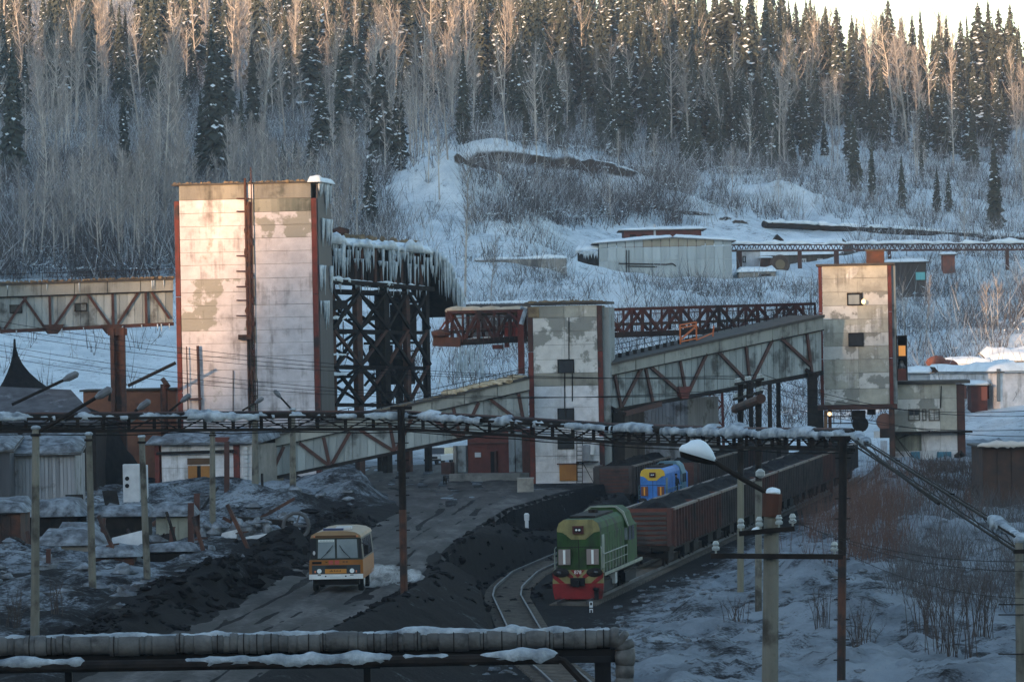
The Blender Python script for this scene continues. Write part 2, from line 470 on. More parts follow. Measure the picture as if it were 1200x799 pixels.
def build_terrain():
    t = np.concatenate([np.linspace(-1.5, -0.16, 40)[:-1], np.linspace(-0.16, 0.14, 330), np.linspace(0.14, 1.5, 40)[1:]])
    d = np.concatenate([np.arange(-140, 150, 10), np.arange(150, 430, 0.9), np.arange(430, 1000, 3.0), np.arange(1000, 1500, 8.0), np.arange(1500, 4200, 150)])
    T, D = np.meshgrid(t, d)
    X = T * (D + 150.0); Y = D
    Z = zt(X, Y)
    V = np.stack([X, Y, Z], -1).reshape(-1, 3)
    r, c = T.shape
    idx = np.arange(r * c).reshape(r, c)
    Q = np.stack([idx[:-1, :-1], idx[:-1, 1:], idx[1:, 1:], idx[1:, :-1]], -1).reshape(-1, 4)
    me = np_mesh('ground', V, Q)
    # how much coal dust lies on the snow, place by place
    e = edge_x(Y); rl = road_l(Y)
    near = 1 - sstep(425, 470, Y)
    n1 = fbm(X * 0.12, Y * 0.06, 5, 0.6); n2 = fbm(X * 0.6, Y * 0.25, 4, 0.6)
    dirt = 0.64 + 0.50 * n1 + 0.4 * n2
    bank = sstep(-1.0, 0.5, X - e) * (1 - sstep(7, 11, X - e))
    dirt = dirt + bank * 0.42 - 0.1
    berm = np.exp(-((X - rl + 1.8) / 2.2) ** 2) * (1 - sstep(290, 320, Y))
    dirt = dirt + berm * 0.62
    onroad = sstep(-1.0, 0.5, X - rl) * (1 - sstep(-0.6, 0.6, X - e))
    dirt = dirt + onroad * 0.5 * (1 - sstep(300, 345, Y))
    yard = np.exp(-((X + 9) / 8) ** 2 - ((Y - 345) / 30) ** 2)
    dirt = dirt + 0.15 * yard
    for i in (0, 6.7, 13.5):
        dirt = dirt + 0.4 * np.exp(-((X - track_x(Y) + i) / 3.2) ** 2) * sstep(225, 245, Y)
    right = sstep(0, 2, X - track_x(Y) - 3.2)
    dirt = dirt - right * (0.33 - 0.40 * fbm(X * 1.1, Y * 0.8, 4, .65) + 0.30 * n1)
    dirt = np.where(Y > 425, (0.10 + 0.2 * n1) , dirt * near)
    leftd = sstep(-0.02, -0.06, X / np.maximum(Y, 1)) * sstep(560, 600, Y)
    dirt = dirt + leftd * 0.1
    # bare earth cut along the hill road
    A = me.color_attributes.new('dirt', 'FLOAT_COLOR', 'POINT')
    C = np.ones((r * c, 4), dtype=np.float32)
    C[:, 0] = np.clip(dirt, 0, 1).ravel(); C[:, 1] = np.clip(near, 0, 1).ravel()
    cut = np.zeros_like(X)
    for (pa, ya), (pb, yb), th in CUTS:
        ga, gb = ground(pa, ya), ground(pb, yb)
        if ga is None or gb is None: continue
        L = np.hypot(gb.x - ga.x, gb.y - ga.y) + 1e-6
        s = np.clip(((X - ga.x) * (gb.x - ga.x) + (Y - ga.y) * (gb.y - ga.y)) / L ** 2, 0, 1)
        dd = np.hypot(X - ga.x - s * (gb.x - ga.x), Y - ga.y - s * (gb.y - ga.y))
        cut = np.maximum(cut, np.exp(-(dd / th) ** 2))
    C[:, 2] = cut.ravel()
    A.data.foreach_set('color', C.ravel())
    o = link('ground', me, kind='structure')
    m = bpy.data.materials.new('snowy_ground'); m.use_nodes = True
    nn = m.node_tree.nodes; ll = m.node_tree.links; b = nn['Principled BSDF']
    b.inputs['Roughness'].default_value = 0.92
    b.inputs['Specular IOR Level'].default_value = 0.04
    at = nn.new('ShaderNodeAttribute'); at.attribute_name = 'dirt'
    sp = nn.new('ShaderNodeSeparateColor'); ll.new(at.outputs[0], sp.inputs[0])
    geo = nn.new('ShaderNodeNewGeometry')
    def noise(sc, det, stretch=None):
        tx = nn.new('ShaderNodeTexNoise'); tx.inputs['Scale'].default_value = sc; tx.inputs['Detail'].default_value = det
        tx.inputs['Roughness'].default_value = 0.68
        if stretch:
            mp = nn.new('ShaderNodeMapping'); mp.inputs['Scale'].default_value = stretch
            ll.new(geo.outputs['Position'], mp.inputs[0]); ll.new(mp.outputs[0], tx.inputs['Vector'])
        else: ll.new(geo.outputs['Position'], tx.inputs['Vector'])
        return tx.outputs[0]
    def math_(op, a, c):
        x = nn.new('ShaderNodeMath'); x.operation = op
        for i, v in enumerate((a, c)):
            if isinstance(v, (int, float)): x.inputs[i].default_value = v
            else: ll.new(v, x.inputs[i])
        return x.outputs[0]
    def mr(v, lo, hi):
        r_ = nn.new('ShaderNodeMapRange'); r_.inputs[1].default_value = lo; r_.inputs[2].default_value = hi
        r_.interpolation_type = 'SMOOTHSTEP'; ll.new(v, r_.inputs[0]); return r_.outputs[0]
    def mixc(f, a, c):
        x = nn.new('ShaderNodeMix'); x.data_type = 'RGBA'
        ll.new(f, x.inputs[0])
        for sock, val in ((x.inputs[6], a), (x.inputs[7], c)):
            if isinstance(val, tuple): sock.default_value = (*val, 1)
            else: ll.new(val, sock)
        return x.outputs[2]
    fine = noise(1.1, 12, (1, 0.8, 1)); big = noise(0.2, 8, (1, 0.6, 1)); grit = noise(5.0, 8)
    d_ = math_('ADD', sp.outputs[0], math_('MULTIPLY', math_('SUBTRACT', fine, 0.5), 1.5))
    d_ = math_('ADD', d_, math_('MULTIPLY', math_('SUBTRACT', big, 0.5), 0.5))
    d_ = math_('ADD', d_, math_('MULTIPLY', math_('SUBTRACT', grit, 0.5), 1.3))
    clean = mixc(mr(big, 0.4, 0.6), (0.74, 0.80, 0.83), (0.58, 0.65, 0.69))
    dusty = mixc(mr(big, 0.35, 0.65), (0.30, 0.335, 0.365), (0.15, 0.17, 0.19))
    s_ = mixc(sp.outputs[1], clean, dusty)
    s_ = mixc(mr(d_, 0.22, 0.55), s_, (0.064, 0.066, 0.071))
    s_ = mixc(mr(d_, 0.50, 0.75), s_, (0.0165, 0.0155, 0.016))
    s_ = mixc(mr(sp.outputs[2], 0.35, 0.6), s_, (0.055, 0.04, 0.03))
    ll.new(s_, b.inputs['Base Color'])
    bp = nn.new('ShaderNodeBump'); bp.inputs['Strength'].default_value = 1.0; bp.inputs['Distance'].default_value = 0.40
    ll.new(math_('ADD', fine, math_('MULTIPLY', grit, 0.4)), bp.inputs['Height']); ll.new(bp.outputs[0], b.inputs['Normal'])
    me.materials.append(m)
    return o
_CP = [(538, 191), (548, 190), (562, 189), (578, 188.5), (595, 188.5), (612, 189), (630, 190), (648, 191), (666, 192), (684, 193), (702, 195), (720, 198), (738, 202)]
CUTS = [(a_, b_, .9 if a_[0] < 545 else 2.1) for a_, b_ in zip(_CP, _CP[1:])]
_CP = [(765, 243), (790, 247), (815, 251), (840, 255), (865, 260), (888, 265)]
CUTS += [(a_, b_, 1.0) for a_, b_ in zip(_CP, _CP[1:])]
build_terrain()

# road sheet with ruts, following the berm and the bank edge
def build_road():
    ys = np.arange(120, 424, 0.8)
    u = np.linspace(0, 1, 90)
    U, Y = np.meshgrid(u, ys)
    l = road_l(Y) - 0.2; e = edge_x(Y) - 0.1
    l = np.where(Y > 330, np.minimum(l, -11), l)
    e = np.where(Y > 345, np.minimum(e, 1.0), e)
    X = l + (e - l) * U
    Z = 2.42 + 0.12 * fbm(X * 1.5, Y * 0.05, 3) + 0.05 * fbm(X * 0.6, Y * 0.4, 4) - 0.07 * sum(np.exp(-((U - c0) / .025) ** 2) for c0 in (.25, .42, .56, .73))
    # sinks below the snow at both edges
    Z = Z - 0.25 * (1 - sstep(0, 0.06, U)) - 0.25 * sstep(0.95, 1.0, U)
    V = np.stack([X, Y, Z], -1).reshape(-1, 3); r, c = U.shape
    idx = np.arange(r * c).reshape(r, c)
    Q = np.stack([idx[:-1, :-1], idx[:-1, 1:], idx[1:, 1:], idx[1:, :-1]], -1).reshape(-1, 4)
    m = bpy.data.materials.new('dirt_road'); m.use_nodes = True
    nn = m.node_tree.nodes; ll = m.node_tree.links; b = nn['Principled BSDF']; b.inputs['Roughness'].default_value = 0.9
    b.inputs['Specular IOR Level'].default_value = 0.2
    geo = nn.new('ShaderNodeNewGeometry'); mp = nn.new('ShaderNodeMapping'); mp.inputs['Scale'].default_value = (1, 0.16, 1); mp.inputs['Rotation'].default_value = (0, 0, 0.05)
    ll.new(geo.outputs['Position'], mp.inputs[0])
    t1 = nn.new('ShaderNodeTexNoise'); t1.inputs['Scale'].default_value = 0.55; t1.inputs['Detail'].default_value = 9; t1.inputs['Roughness'].default_value = 0.65
    ll.new(mp.outputs[0], t1.inputs['Vector'])
    t2 = nn.new('ShaderNodeTexNoise'); t2.inputs['Scale'].default_value = 3; t2.inputs['Detail'].default_value = 8
    ll.new(geo.outputs['Position'], t2.inputs['Vector'])
    cr = nn.new('ShaderNodeValToRGB'); e_ = cr.color_ramp.elements
    e_[0].position = 0.34; e_[0].color = (0.016, 0.012, 0.0105, 1); e_[1].position = 0.72; e_[1].color = (0.11, 0.096, 0.09, 1)
    x = e_.new(0.5); x.color = (0.032, 0.026, 0.0235, 1)
    ad = nn.new('ShaderNodeMath'); ad.operation = 'MULTIPLY_ADD'; ad.inputs[1].default_value = 0.35; ll.new(t2.outputs[0], ad.inputs[0])
    sb = nn.new('ShaderNodeMath'); sb.operation = 'SUBTRACT'; sb.inputs[1].default_value = 0.175; ll.new(t1.outputs[0], sb.inputs[0]); ll.new(sb.outputs[0], ad.inputs[2])
    ll.new(ad.outputs[0], cr.inputs[0]); ll.new(cr.outputs[0], b.inputs['Base Color'])
    bp = nn.new('ShaderNodeBump'); bp.inputs['Strength'].default_value = 0.5; bp.inputs['Distance'].default_value = 0.1
    ll.new(t2.outputs[0], bp.inputs['Height']); ll.new(bp.outputs[0], b.inputs['Normal'])
    link('road', np_mesh('road', V, Q, m), kind='structure')
build_road()

# unseen hill added behind the camera, its crest shaped to shade the valley
def build_shade_hill():
    s = Vector((SDIR.x, SDIR.y)).normalized()          # towards the sun
    perp = Vector((s.y, -s.x))
    if perp.x < 0: perp = -perp
    tanE = math.tan(SUN_EL)
    u = np.linspace(-1500, 900, 161)
    L0 = 700.0                                          # crest line, this far sunwards of the origin
    # wanted shadow height on the plane through the origin, over u
    crest = np.interp(u, SHADE_U, SHADE_Z) + 6 * fbm(u * 0.02, u * 0 + 3, 4)
    w = np.linspace(-1, 1, 41)
    U, Wd = np.meshgrid(u, w)
    prof = np.clip(1 - np.abs(Wd), 0, 1) ** 1.1
    H = (crest[None, :] + L0 * tanE) * prof + 3 * fbm(U * 0.03, Wd * 6, 4) * (prof < 0.97) - 4 * (prof <= 0)
    Lg = L0 + Wd * np.where(Wd < 0, 420, 500)
    X = U * perp.x + Lg * s.x; Y = U * perp.y + Lg * s.y
    V = np.stack([X, Y, H], -1).reshape(-1, 3); r, c = U.shape
    idx = np.arange(r * c).reshape(r, c)
    Q = np.stack([idx[:-1, :-1], idx[:-1, 1:], idx[1:, 1:], idx[1:, :-1]], -1).reshape(-1, 4)
    m = mat('shade_hill_snow', (0.16, 0.17, 0.19), (0.45, 0.48, 0.52), 0.05, 0.95)
    link('hill', np_mesh('hill', V, Q, m), kind='structure')
# u across the light, z = height of the shadow edge above the origin plane
SHADE_U = [-1500, -700, -560, -480, -420, -360, -300, -265, -246, -239, -227, -222, -210, -205, -197, -190, -165, -100, 900]
SHADE_Z = [163, 163, 167, 173, 167, 150, 92, 72, 66, 44, 43, 58, 58, 44, 35, 52, 60, 62, 62]
build_shade_hill()
# ------------------------------------------------------------ forest
SPR = mat('spruce_needles', (0.026, 0.038, 0.035), (0.052, 0.058, 0.044), 0.5, 0.9, vary=0.25)
BARK = mat('dark_bark', (0.05, 0.04, 0.034), None, rough=0.9)
BIRCH = mat('birch_bark', (0.46, 0.43, 0.39), (0.24, 0.22, 0.20), 0.5, 0.85, vary=0.3)
TWIG = mat('birch_twigs', (0.20, 0.19, 0.185), (0.29, 0.265, 0.25), 0.2, 0.9, vary=0.25)
FROST = mat('frosted_twigs', (0.44, 0.47, 0.50), (0.27, 0.28, 0.29), 0.3, 0.9)
BRUSHM = mat('bare_brush', (0.060, 0.058, 0.060), (0.11, 0.105, 0.105), 0.2, 0.95)
REDBR = mat('red_brush', (0.13, 0.072, 0.052), (0.08, 0.05, 0.042), 0.6, 0.95)

def tri_part(name, V, m):
    V = np.asarray(V, np.float32).reshape(-1, 3)
    return np_mesh(name, V, np.arange(len(V)).reshape(-1, 3), m, smooth=False, tri=True)

def spruce_meshes(seed, width, gap, snow):
    r = np.random.default_rng(seed)
    tris = []; sn = []
    H = 1.0
    nw = 44
    skew = (r.random() - .5) * .03
    for i in range(nw):
        f = i / (nw - 1)
        z = 0.06 + 0.93 * f
        R = width * ((1 - f) ** 0.75 + 0.03) * (0.8 + 0.4 * r.random())
        if f < 0.12: R *= 0.55 + 3.5 * f
        nb = 9 if f < 0.8 else 6
        a0 = r.random() * 6.28
        for k in range(nb):
            if r.random() < gap: continue
            a = a0 + k * 6.283 / nb + (r.random() - .5) * 0.5
            L = R * (0.6 + 0.6 * r.random())
            dr = (0.30 + 0.35 * r.random()) * L + 0.006
            ca, sa = math.cos(a), math.sin(a)
            hw = L * 0.30 + 0.004
            def pt(s, off, dz): return (ca * L * s - sa * off, sa * L * s + ca * off, z + dz)
            zz = (r.random() - .5) * 0.012
            b0 = pt(0.0, 0, 0.012 + zz); m1 = pt(0.55, hw, -dr * 0.45 + zz); m2 = pt(0.55, -hw, -dr * 0.5 + zz); tip = pt(1.0, 0, -dr + zz)
            lo = pt(0.7, hw * (r.random() - .5), -dr * 1.0 - 0.018 + zz)
            tris += [b0, m1, m2, m1, tip, m2, m1, lo, tip, m2, tip, lo]
            if r.random() < snow:
                s0 = 0.35 + 0.3 * r.random()
                up = 0.004
                w2 = hw * (0.45 + 0.5 * r.random())
                q0 = pt(s0 - .2, 0, -dr * (s0 - .2) * 0.8 + up + zz); q1 = pt(s0 + .18, w2, -dr * 0.62 + up + zz); q2 = pt(s0 + .22, -w2, -dr * 0.6 + up + zz); q3 = pt(min(1, s0 + .45), 0, -dr * 0.9 + up + zz)
                sn += [q0, q1, q2, q1, q3, q2]
    tm = MB().tube([(0, 0, -0.03), (0, 0, 0.5), (0, 0, 1.0)], [0.010, 0.006, 0.001], 5)
    so_ = tri_part('snow_load', sn, SNOW)
    return tm.mesh('trunk', BARK), tri_part('crown', tris, SPR), so_, np.array(tris, np.float32), np.array(sn, np.float32)
SPRUCE = [spruce_meshes(1, 0.105, 0.10, 0.22), spruce_meshes(2, 0.125, 0.16, 0.30), spruce_meshes(3, 0.092, 0.08, 0.14), spruce_meshes(4, 0.15, 0.20, 0.40), spruce_meshes(5, 0.085, 0.14, 0.24)]
# 20 m proto so the noise and normals keep their scale
def put_spruce(p, h, var, label, group, rz=None, wid=1.0):
    t = root('spruce_tree', label, 'tree', p, 0, group)
    t.rotation_euler = (random.uniform(-.02, .02), random.uniform(-.02, .02), random.random() * 6.28 if rz is None else rz)
    k = h * wid
    t.scale = (k, k, h)
    a, b, c = SPRUCE[var][:3]
    link('trunk', a, t); link('crown', b, t); link('snow_load', c, t, kind='stuff')
    return t

def birch_meshes(seed, spread, lean):
    r = np.random.default_rng(seed)
    mb = MB(); tw = []
    top = Vector((lean * 0.12, (r.random() - .5) * .05, 0.97))
    tp = [Vector((0, 0, -0.02)), Vector((lean * .02, 0, .3)), Vector((lean * .06, .01, .62)), top]
    mb.tube(tp, [0.0085, 0.007, 0.005, 0.0012], 5)
    def on(f):
        x = f * 3; i = min(2, int(x)); return tp[i].lerp(tp[i + 1], x - i)
    for k in range(24):
        f = 0.36 + 0.58 * (k / 23) ** 0.9
        b = on(f); a = r.random() * 6.28
        L = spread * (1.15 - 0.75 * f) * (0.6 + 0.7 * r.random())
        up = L * (0.9 + 0.9 * r.random())
        e1 = b + Vector((math.cos(a) * L * .5, math.sin(a) * L * .5, up * .4))
        e2 = b + Vector((math.cos(a) * L * .85, math.sin(a) * L * .85, up))
        mb.tube([b, e1, e2], [0.0034, 0.0022, 0.0007], 3, caps=False)
        for q in range(26):
            s = r.random()
            c = (b.lerp(e1, s * 2) if s < .5 else e1.lerp(e2, s * 2 - 1))
            dd = Vector((r.normal(), r.normal(), abs(r.normal()) * 1.1 + 0.25)).normalized() * (0.03 + 0.05 * r.random())
            w = Vector((r.normal(), r.normal(), 0)).normalized() * 0.0016
            tw += [c - w, c + w, c + dd]
    tv = []
    for f in mb.f:
        for i in range(1, len(f) - 1): tv += [mb.v[f[0]], mb.v[f[i]], mb.v[f[i + 1]]]
    tt = np.array([tuple(v) for v in tw], np.float32)
    return mb.mesh('trunk', BIRCH), tri_part('twigs', tt, TWIG), np.array(tv, np.float32), tt
BIRCHES = [birch_meshes(21, 0.16, 0.3), birch_meshes(22, 0.12, -0.4), birch_meshes(23, 0.20, 0.0), birch_meshes(24, 0.10, 0.2), birch_meshes(25, 0.22, -0.1)]
def put_birch(p, h, var, label, group, wid=1.0):
    t = root('birch_tree', label, 'tree', p, 0, group)
    t.rotation_euler = (random.uniform(-.09, .09), random.uniform(-.09, .09), random.random() * 6.28)
    t.scale = (h * wid, h * wid, h)
    a, b = BIRCHES[var][:2]
    link('trunk', a, t); link('twigs', b, t, kind='stuff')
    return t

# the spruces one can point to: px, base y, top y, kind, width factor, label
NAMED = [
 (15, 216, 44, 0, 1.05, 'tall dark spruce at the left edge, snow on its boughs, standing alone before the birches'),
 (147, 215, 108, 0, 1.0, 'dark snow-flecked spruce half hidden in brush left of the tallest concrete tower'),
 (237, 218, 106, 2, 1.15, 'shorter dark spruce of a close pair just behind the tallest concrete tower roof'),
 (254, 218, 24, 0, 1.05, 'very tall dark spruce of a close pair rising above the tallest concrete tower roof'),
 (185, 130, 18, 0, 1.0, 'slender dark spruce high on the slope between pale birches, left of the tallest tower'),
 (147, 80, 8, 2, 1.0, 'thin dark spruce near the top of the slope above the left gallery'),
 (52, 70, -12, 1, 1.0, 'broad dark spruce cut by the upper edge of the photograph near the left corner'),
 (333, 214, 168, 0, 1.3, 'small dark spruce behind the tallest tower roof, leftmost of three'),
 (347, 214, 166, 1, 1.2, 'small dark spruce behind the tallest tower roof, middle one of three'),
 (366, 214, 152, 3, 1.3, 'bushy dark spruce behind the icy corner of the tallest tower, rightmost of three'),
 (434, 275, 188, 3, 1.1, 'loose snowy spruce standing above the iced gallery'),
 (1003, 226, 128, 0, 1.0, 'dark spruce on the right slope in front of the forest edge, above the snow mounds'),
 (1022, 235, 160, 4, 1.0, 'thin spruce beside the dark one above the snow mounds at right'),
 (1057, 246, 182, 2, 1.2, 'narrow dark spruce on the open slope between the pipeline and the forest'),
 (1098, 250, 194, 0, 1.1, 'small spruce right of the narrow dark one on the open slope'),
 (1112, 250, 200, 1, 1.0, 'small grey spruce next to another small one on the open slope'),
 (1167, 272, 158, 2, 1.2, 'tall dark columnar spruce standing alone above the upper pipeline at right'),
 (1140, 205, 122, 0, 1.1, 'dark spruce at the forest edge left of the lone columnar spruce'),
 (485, 77, 44, 3, 1.3, 'small snowy spruce crown among pale birches near the top of the slope'),
]
for px, yb, yt, var, wf, lab in NAMED:
    g = ground(px, yb)
    if g is None: g = ground(px, yb + 12)
    h = (yb - yt) / F * g.y
    put_spruce(g, h, var, lab, None, wid=wf)

SPR_SPOTS = []
def dens(px, y):
    """chance of a dark spruce at a base point seen at px, y"""
    if px < 340: return 0.11 if y < 150 else 0.012
    if px < 380: return 0.15 if y < 140 else 0.03
    if px < 560: return 0.42 if y < 135 else 0.05
    if px < 800: return (0.75 if y < 130 else 0.45) if y < 165 + (px - 560) * 0.12 else 0.0
    if px < 960: return (0.85 if y < 165 else 0.4) if y < 205 else 0.0
    return (0.9 if y < 150 else 0.25) if y < 190 else 0.02
tries = 0; CAND = []
while len(CAND) < 720 and tries < 6500:
    tries += 1
    px = rng.uniform(-60, 1260)
    y = rng.uniform(20 if px < 560 else 40, 215)
    if rng.random() > dens(px, y): continue
    g = ground(px, y, 600, 1450)
    if g is None: continue
    if any((g.x - q[0]) ** 2 + (g.y - q[1]) ** 2 < 7 for q in SPR_SPOTS): continue
    SPR_SPOTS.append((g.x, g.y))
    h = (rng.uniform(10, 19) if rng.random() < .35 else rng.uniform(19, 30)) if y < 150 else rng.uniform(9, 21)
    if px > 920: h *= 0.86
    CAND.append((h / g.y, g, h, int(rng.integers(0, 5)), rng.uniform(.85, 1.45)))
CAND.sort(key=lambda c: -c[0])
for _, g, h, var, wf in CAND[:281]:
    px_ = 600 + g.x / g.y * F
    side, grp = ('scattered among pale birches on the left half of the hillside', 'spruces among the birches of the left slope') if px_ < 520 else (('crowded in the dark forest above the hangar', 'spruces of the forest above the hangar') if px_ < 860 else ('crowded in the forest below the open sky at right', 'spruces of the forest at the right skyline'))
    put_spruce(g, h, var, 'dark spruce with snow-dusted boughs ' + side, grp, wid=wf)
def tree_mass(name, items, arrays, m, label):
    out = []
    for g, h, var, wf in items:
        A = arrays[var]; an = rng.uniform(0, 6.28); c, s_ = math.cos(an), math.sin(an)
        k = h * wf
        out.append(np.stack([(A[:, 0] * c - A[:, 1] * s_) * k + g.x, (A[:, 0] * s_ + A[:, 1] * c) * k + g.y, A[:, 2] * h + g.z], -1))
    tag(link(name, tri_part(name, np.concatenate(out), m), kind='stuff'), label)
rest = [c[1:] for c in CAND[281:]]
def beyond(n, h0, h1, w0, w1, dlo):
    out = []
    r = np.random.default_rng(n)
    D = r.uniform(dlo, 1350, n); px = np.where(r.random(n) < .5, r.uniform(-520, -62, n), r.uniform(1262, 1720, n)); X = (px - 600) / F * D; Z = zt(X, D)
    for x, d, z in zip(X, D, Z): out.append((Vector((x, d, z)), r.uniform(h0, h1), int(r.integers(0, 5)), r.uniform(w0, w1)))
    return out
rest += beyond(261, 12, 26, .9, 1.4, 850)
tree_mass('far_spruce_forest', rest, [q[3] for q in SPRUCE], SPR, 'mass of smaller dark spruces further up the wooded hillside')
tree_mass('far_forest_snow', rest, [q[4] for q in SPRUCE], SNOW, 'snow lying on the further spruces of the hillside')

NB = [(52, 205, 62, 0), (193, 220, 66, 2), (240, 70, -10, 4), (345, 160, 70, 3), (358, 155, 75, 0), (213, 290, 170, 1), (110, 120, 0, 2),
      (515, 235, 120, 0), (470, 200, 90, 3), (545, 350, 175, 3), (575, 360, 275, 0), (627, 170, 45, 4), (640, 160, 60, 2), (925, 140, 62, 4), (1075, 150, 85, 3),
      (335, 180, 40, 3), (600, 60, -20, 1), (492, 180, 85, 1), (1122, 385, 330, 2), (1155, 400, 330, 4), (1085, 400, 320, 3), (1060, 395, 330, 2), (1170, 390, 325, 2)]
for px, yb, yt, var in NB:
    g = ground(px, yb)
    if g is None: continue
    put_birch(g, (yb - yt) / F * g.y, var, 'bare pale-stemmed birch standing out from the brush on the slope', 'bare birches on the slope')
tries = 0; CAND = []
while len(CAND) < 840 and tries < 12000:
    tries += 1
    px = rng.uniform(-60, 1260)
    y = rng.uniform(0, 325)
    if px < 450: d = 0.8 if y < 190 else (1.0 if px < 350 else .55)
    elif px < 640: d = 0.8 if y < 165 + max(0, (540 - px) * 0.6) else 0.05
    elif px < 960: d = 0.55 if 50 < y < 172 + (px - 600) * 0.12 else 0.12
    else: d = 0.75 if y < 250 else 0.1
    if 440 < px < 1060 and 215 < y: d = 0.02
    if 580 < px < 820 and 205 < y < 262: d = 0.22
    if any(abs(px - q[0]) < 15 and q[2] < y < q[1] + 60 for q in NAMED): continue
    if rng.random() > d: continue
    g = ground(px, y, 560, 1450)
    if g is None: continue
    h = rng.uniform(5, 9) if (580 < px < 820 and y > 205) else (rng.uniform(7, 13) if rng.random() < .3 else rng.uniform(13, 26)) if y < 200 else rng.uniform(7, 16)
    CAND.append((h / g.y, g, h, int(rng.integers(0, 5)), rng.uniform(.8, 1.3)))
CAND.sort(key=lambda c: -c[0])
for _, g, h, var, wf in CAND[:277]:
    px_ = 600 + g.x / g.y * F
    side, grp = ('in the birch wood of the left hillside', 'birches of the left hillside wood') if px_ < 520 else (('among the spruces above the hangar', 'birches among the spruces above the hangar') if px_ < 860 else ('among the spruces of the right slope', 'birches among the spruces of the right slope'))
    put_birch(g, h, var, 'slender bare birch ' + side, grp, wid=wf)
rest = [c[1:] for c in CAND[277:]] + beyond(300, 9, 22, .8, 1.3, 680)
tree_mass('far_birch_stems', rest, [q[2] for q in BIRCHES], BIRCH, 'pale stems of the further bare birches on the hillside')
tree_mass('far_birch_twigs', rest, [q[3] for q in BIRCHES], TWIG, 'fine twigs of the further bare birches on the hillside')

# undergrowth nobody could count: fans of fine twigs all over the slope
def brush(name, spots, hmin, hmax, twigs, m, width, seed, spread=0.45):
    r = np.random.default_rng(seed)
    S = np.asarray(spots, float)
    n = len(S)
    S = np.repeat(S, twigs, axis=0)
    N = len(S)
    h = r.uniform(hmin, hmax, N) * r.uniform(0.5, 1.0, N)
    base = S + np.stack([r.normal(0, 0.5, N) * spread * 2, r.normal(0, 0.5, N) * spread * 2, np.zeros(N) - 0.1], -1)
    d = np.stack([r.normal(0, spread, N), r.normal(0, spread, N), np.ones(N)], -1)
    tip = base + d * h[:, None]
    start = base + d * (h * r.uniform(0, 0.55, N))[:, None]
    w = np.stack([r.normal(0, 1, N), r.normal(0, 1, N), np.zeros(N)], -1)
    w = w / np.linalg.norm(w, axis=1)[:, None] * width
    V = np.stack([start - w, start + w, tip], 1).reshape(-1, 3)
    o = link(name, np_mesh(name, V, np.arange(N * 3).reshape(-1, 3), m, smooth=False, tri=True), kind='stuff')
    return o
def scatter(n, fn, x0=-40, x1=1240, y0=10, y1=400, d0=470, seed=5):
    r = np.random.default_rng(seed); out = []
    # uniform over the slope in plan, thinned by what the photograph shows there
    D = r.uniform(d0, 1250, n * 3); px = r.uniform(x0, x1, n * 3)
    X = (px - 600) / F * D
    Z = zt(X, D)
    py = 399.5 - ((Z - CZ) / D * F) - (px - 600) * ST
    k = r.random(n * 3) < fn(px, py)
    return np.stack([X, D, Z], -1)[k][:n]
def f_dark(px, py):
    left = np.where(px < 460, np.where(py < 330, 1.0, 0.02), 0)
    mid = np.where((px >= 460) & (px < 800), np.where(py < 170 + (px - 560) * 0.1, 0.7, np.where((py > 205) & (py < 265) & (px > 560 + (py - 240)), 0.75, 0.10)), 0)
    rt = np.where(px >= 800, np.where(py < 215, np.where(px > 930, 0.28, 0.5), np.where(py < 262, 0.40, 0.12)), 0)
    out = left + mid + rt
    return np.where((px > 660) & (px < 1000) & (py > 272) & (py < 340), 0.0, out)
s1 = scatter(16500, f_dark, seed=5)
tag(brush('undergrowth', s1, 2.0, 7.0, 15, BRUSHM, 0.042, 6, .35), 'bare grey-brown undergrowth filling the snowy slope between the trees')
def f_left(px, py): return np.where((px < 345) & (py > 195) & (py < 330), 1.0, 0) + np.where((px > 560) & (px < 815) & (py > 203) & (py < 266), 1.0, 0)
s1 = scatter(8200, f_left, seed=15)
tag(brush('thick_undergrowth', s1, 2.0, 6.0, 18, mat('purple_brush', (.046, .038, .040), (.08, .068, .07), .2, .95), 0.05, 16, .5), 'thick purplish brush on the lower slope left of the tallest tower and above the hangar')
s2 = scatter(6500, lambda a, b: np.minimum(1, f_dark(a, b) + f_left(a, b)) * 0.8, seed=8)
tag(brush('frosted_undergrowth', s2, 1.5, 8.5, 10, FROST, 0.06, 9, 0.5), 'frost-whitened thin branches scattered through the undergrowth of the slope')
s2 = scatter(8000, lambda a, b: np.minimum(1, f_dark(a, b) + f_left(a, b)) * 0.8, seed=28)
tag(brush('snow_tufts', s2 + np.array([0, 0, 1.6]), .25, .6, 7, SNOW, 0.16, 29, 2.2), 'small lumps of snow caught in the undergrowth of the slope')
def f_low(px, py):
    return np.where((py > 330) & (py < 400) & (px > 540), 0.6, 0) + np.where((py > 300) & (px > 1040), 0.5, 0) + np.where((px > 540) & (px < 960) & (py > 300), .8, 0) * np.where((px > 672) & (px < 990) & (py < 338), 0.0, 1.0)
s3 = scatter(6500, f_low, seed=12, d0=470)
tag(brush('bank_brush', s3, 1.0, 3.6, 15, BRUSHM, 0.03, 13, 0.6), 'bare thin brush growing on the snow banks around the works')
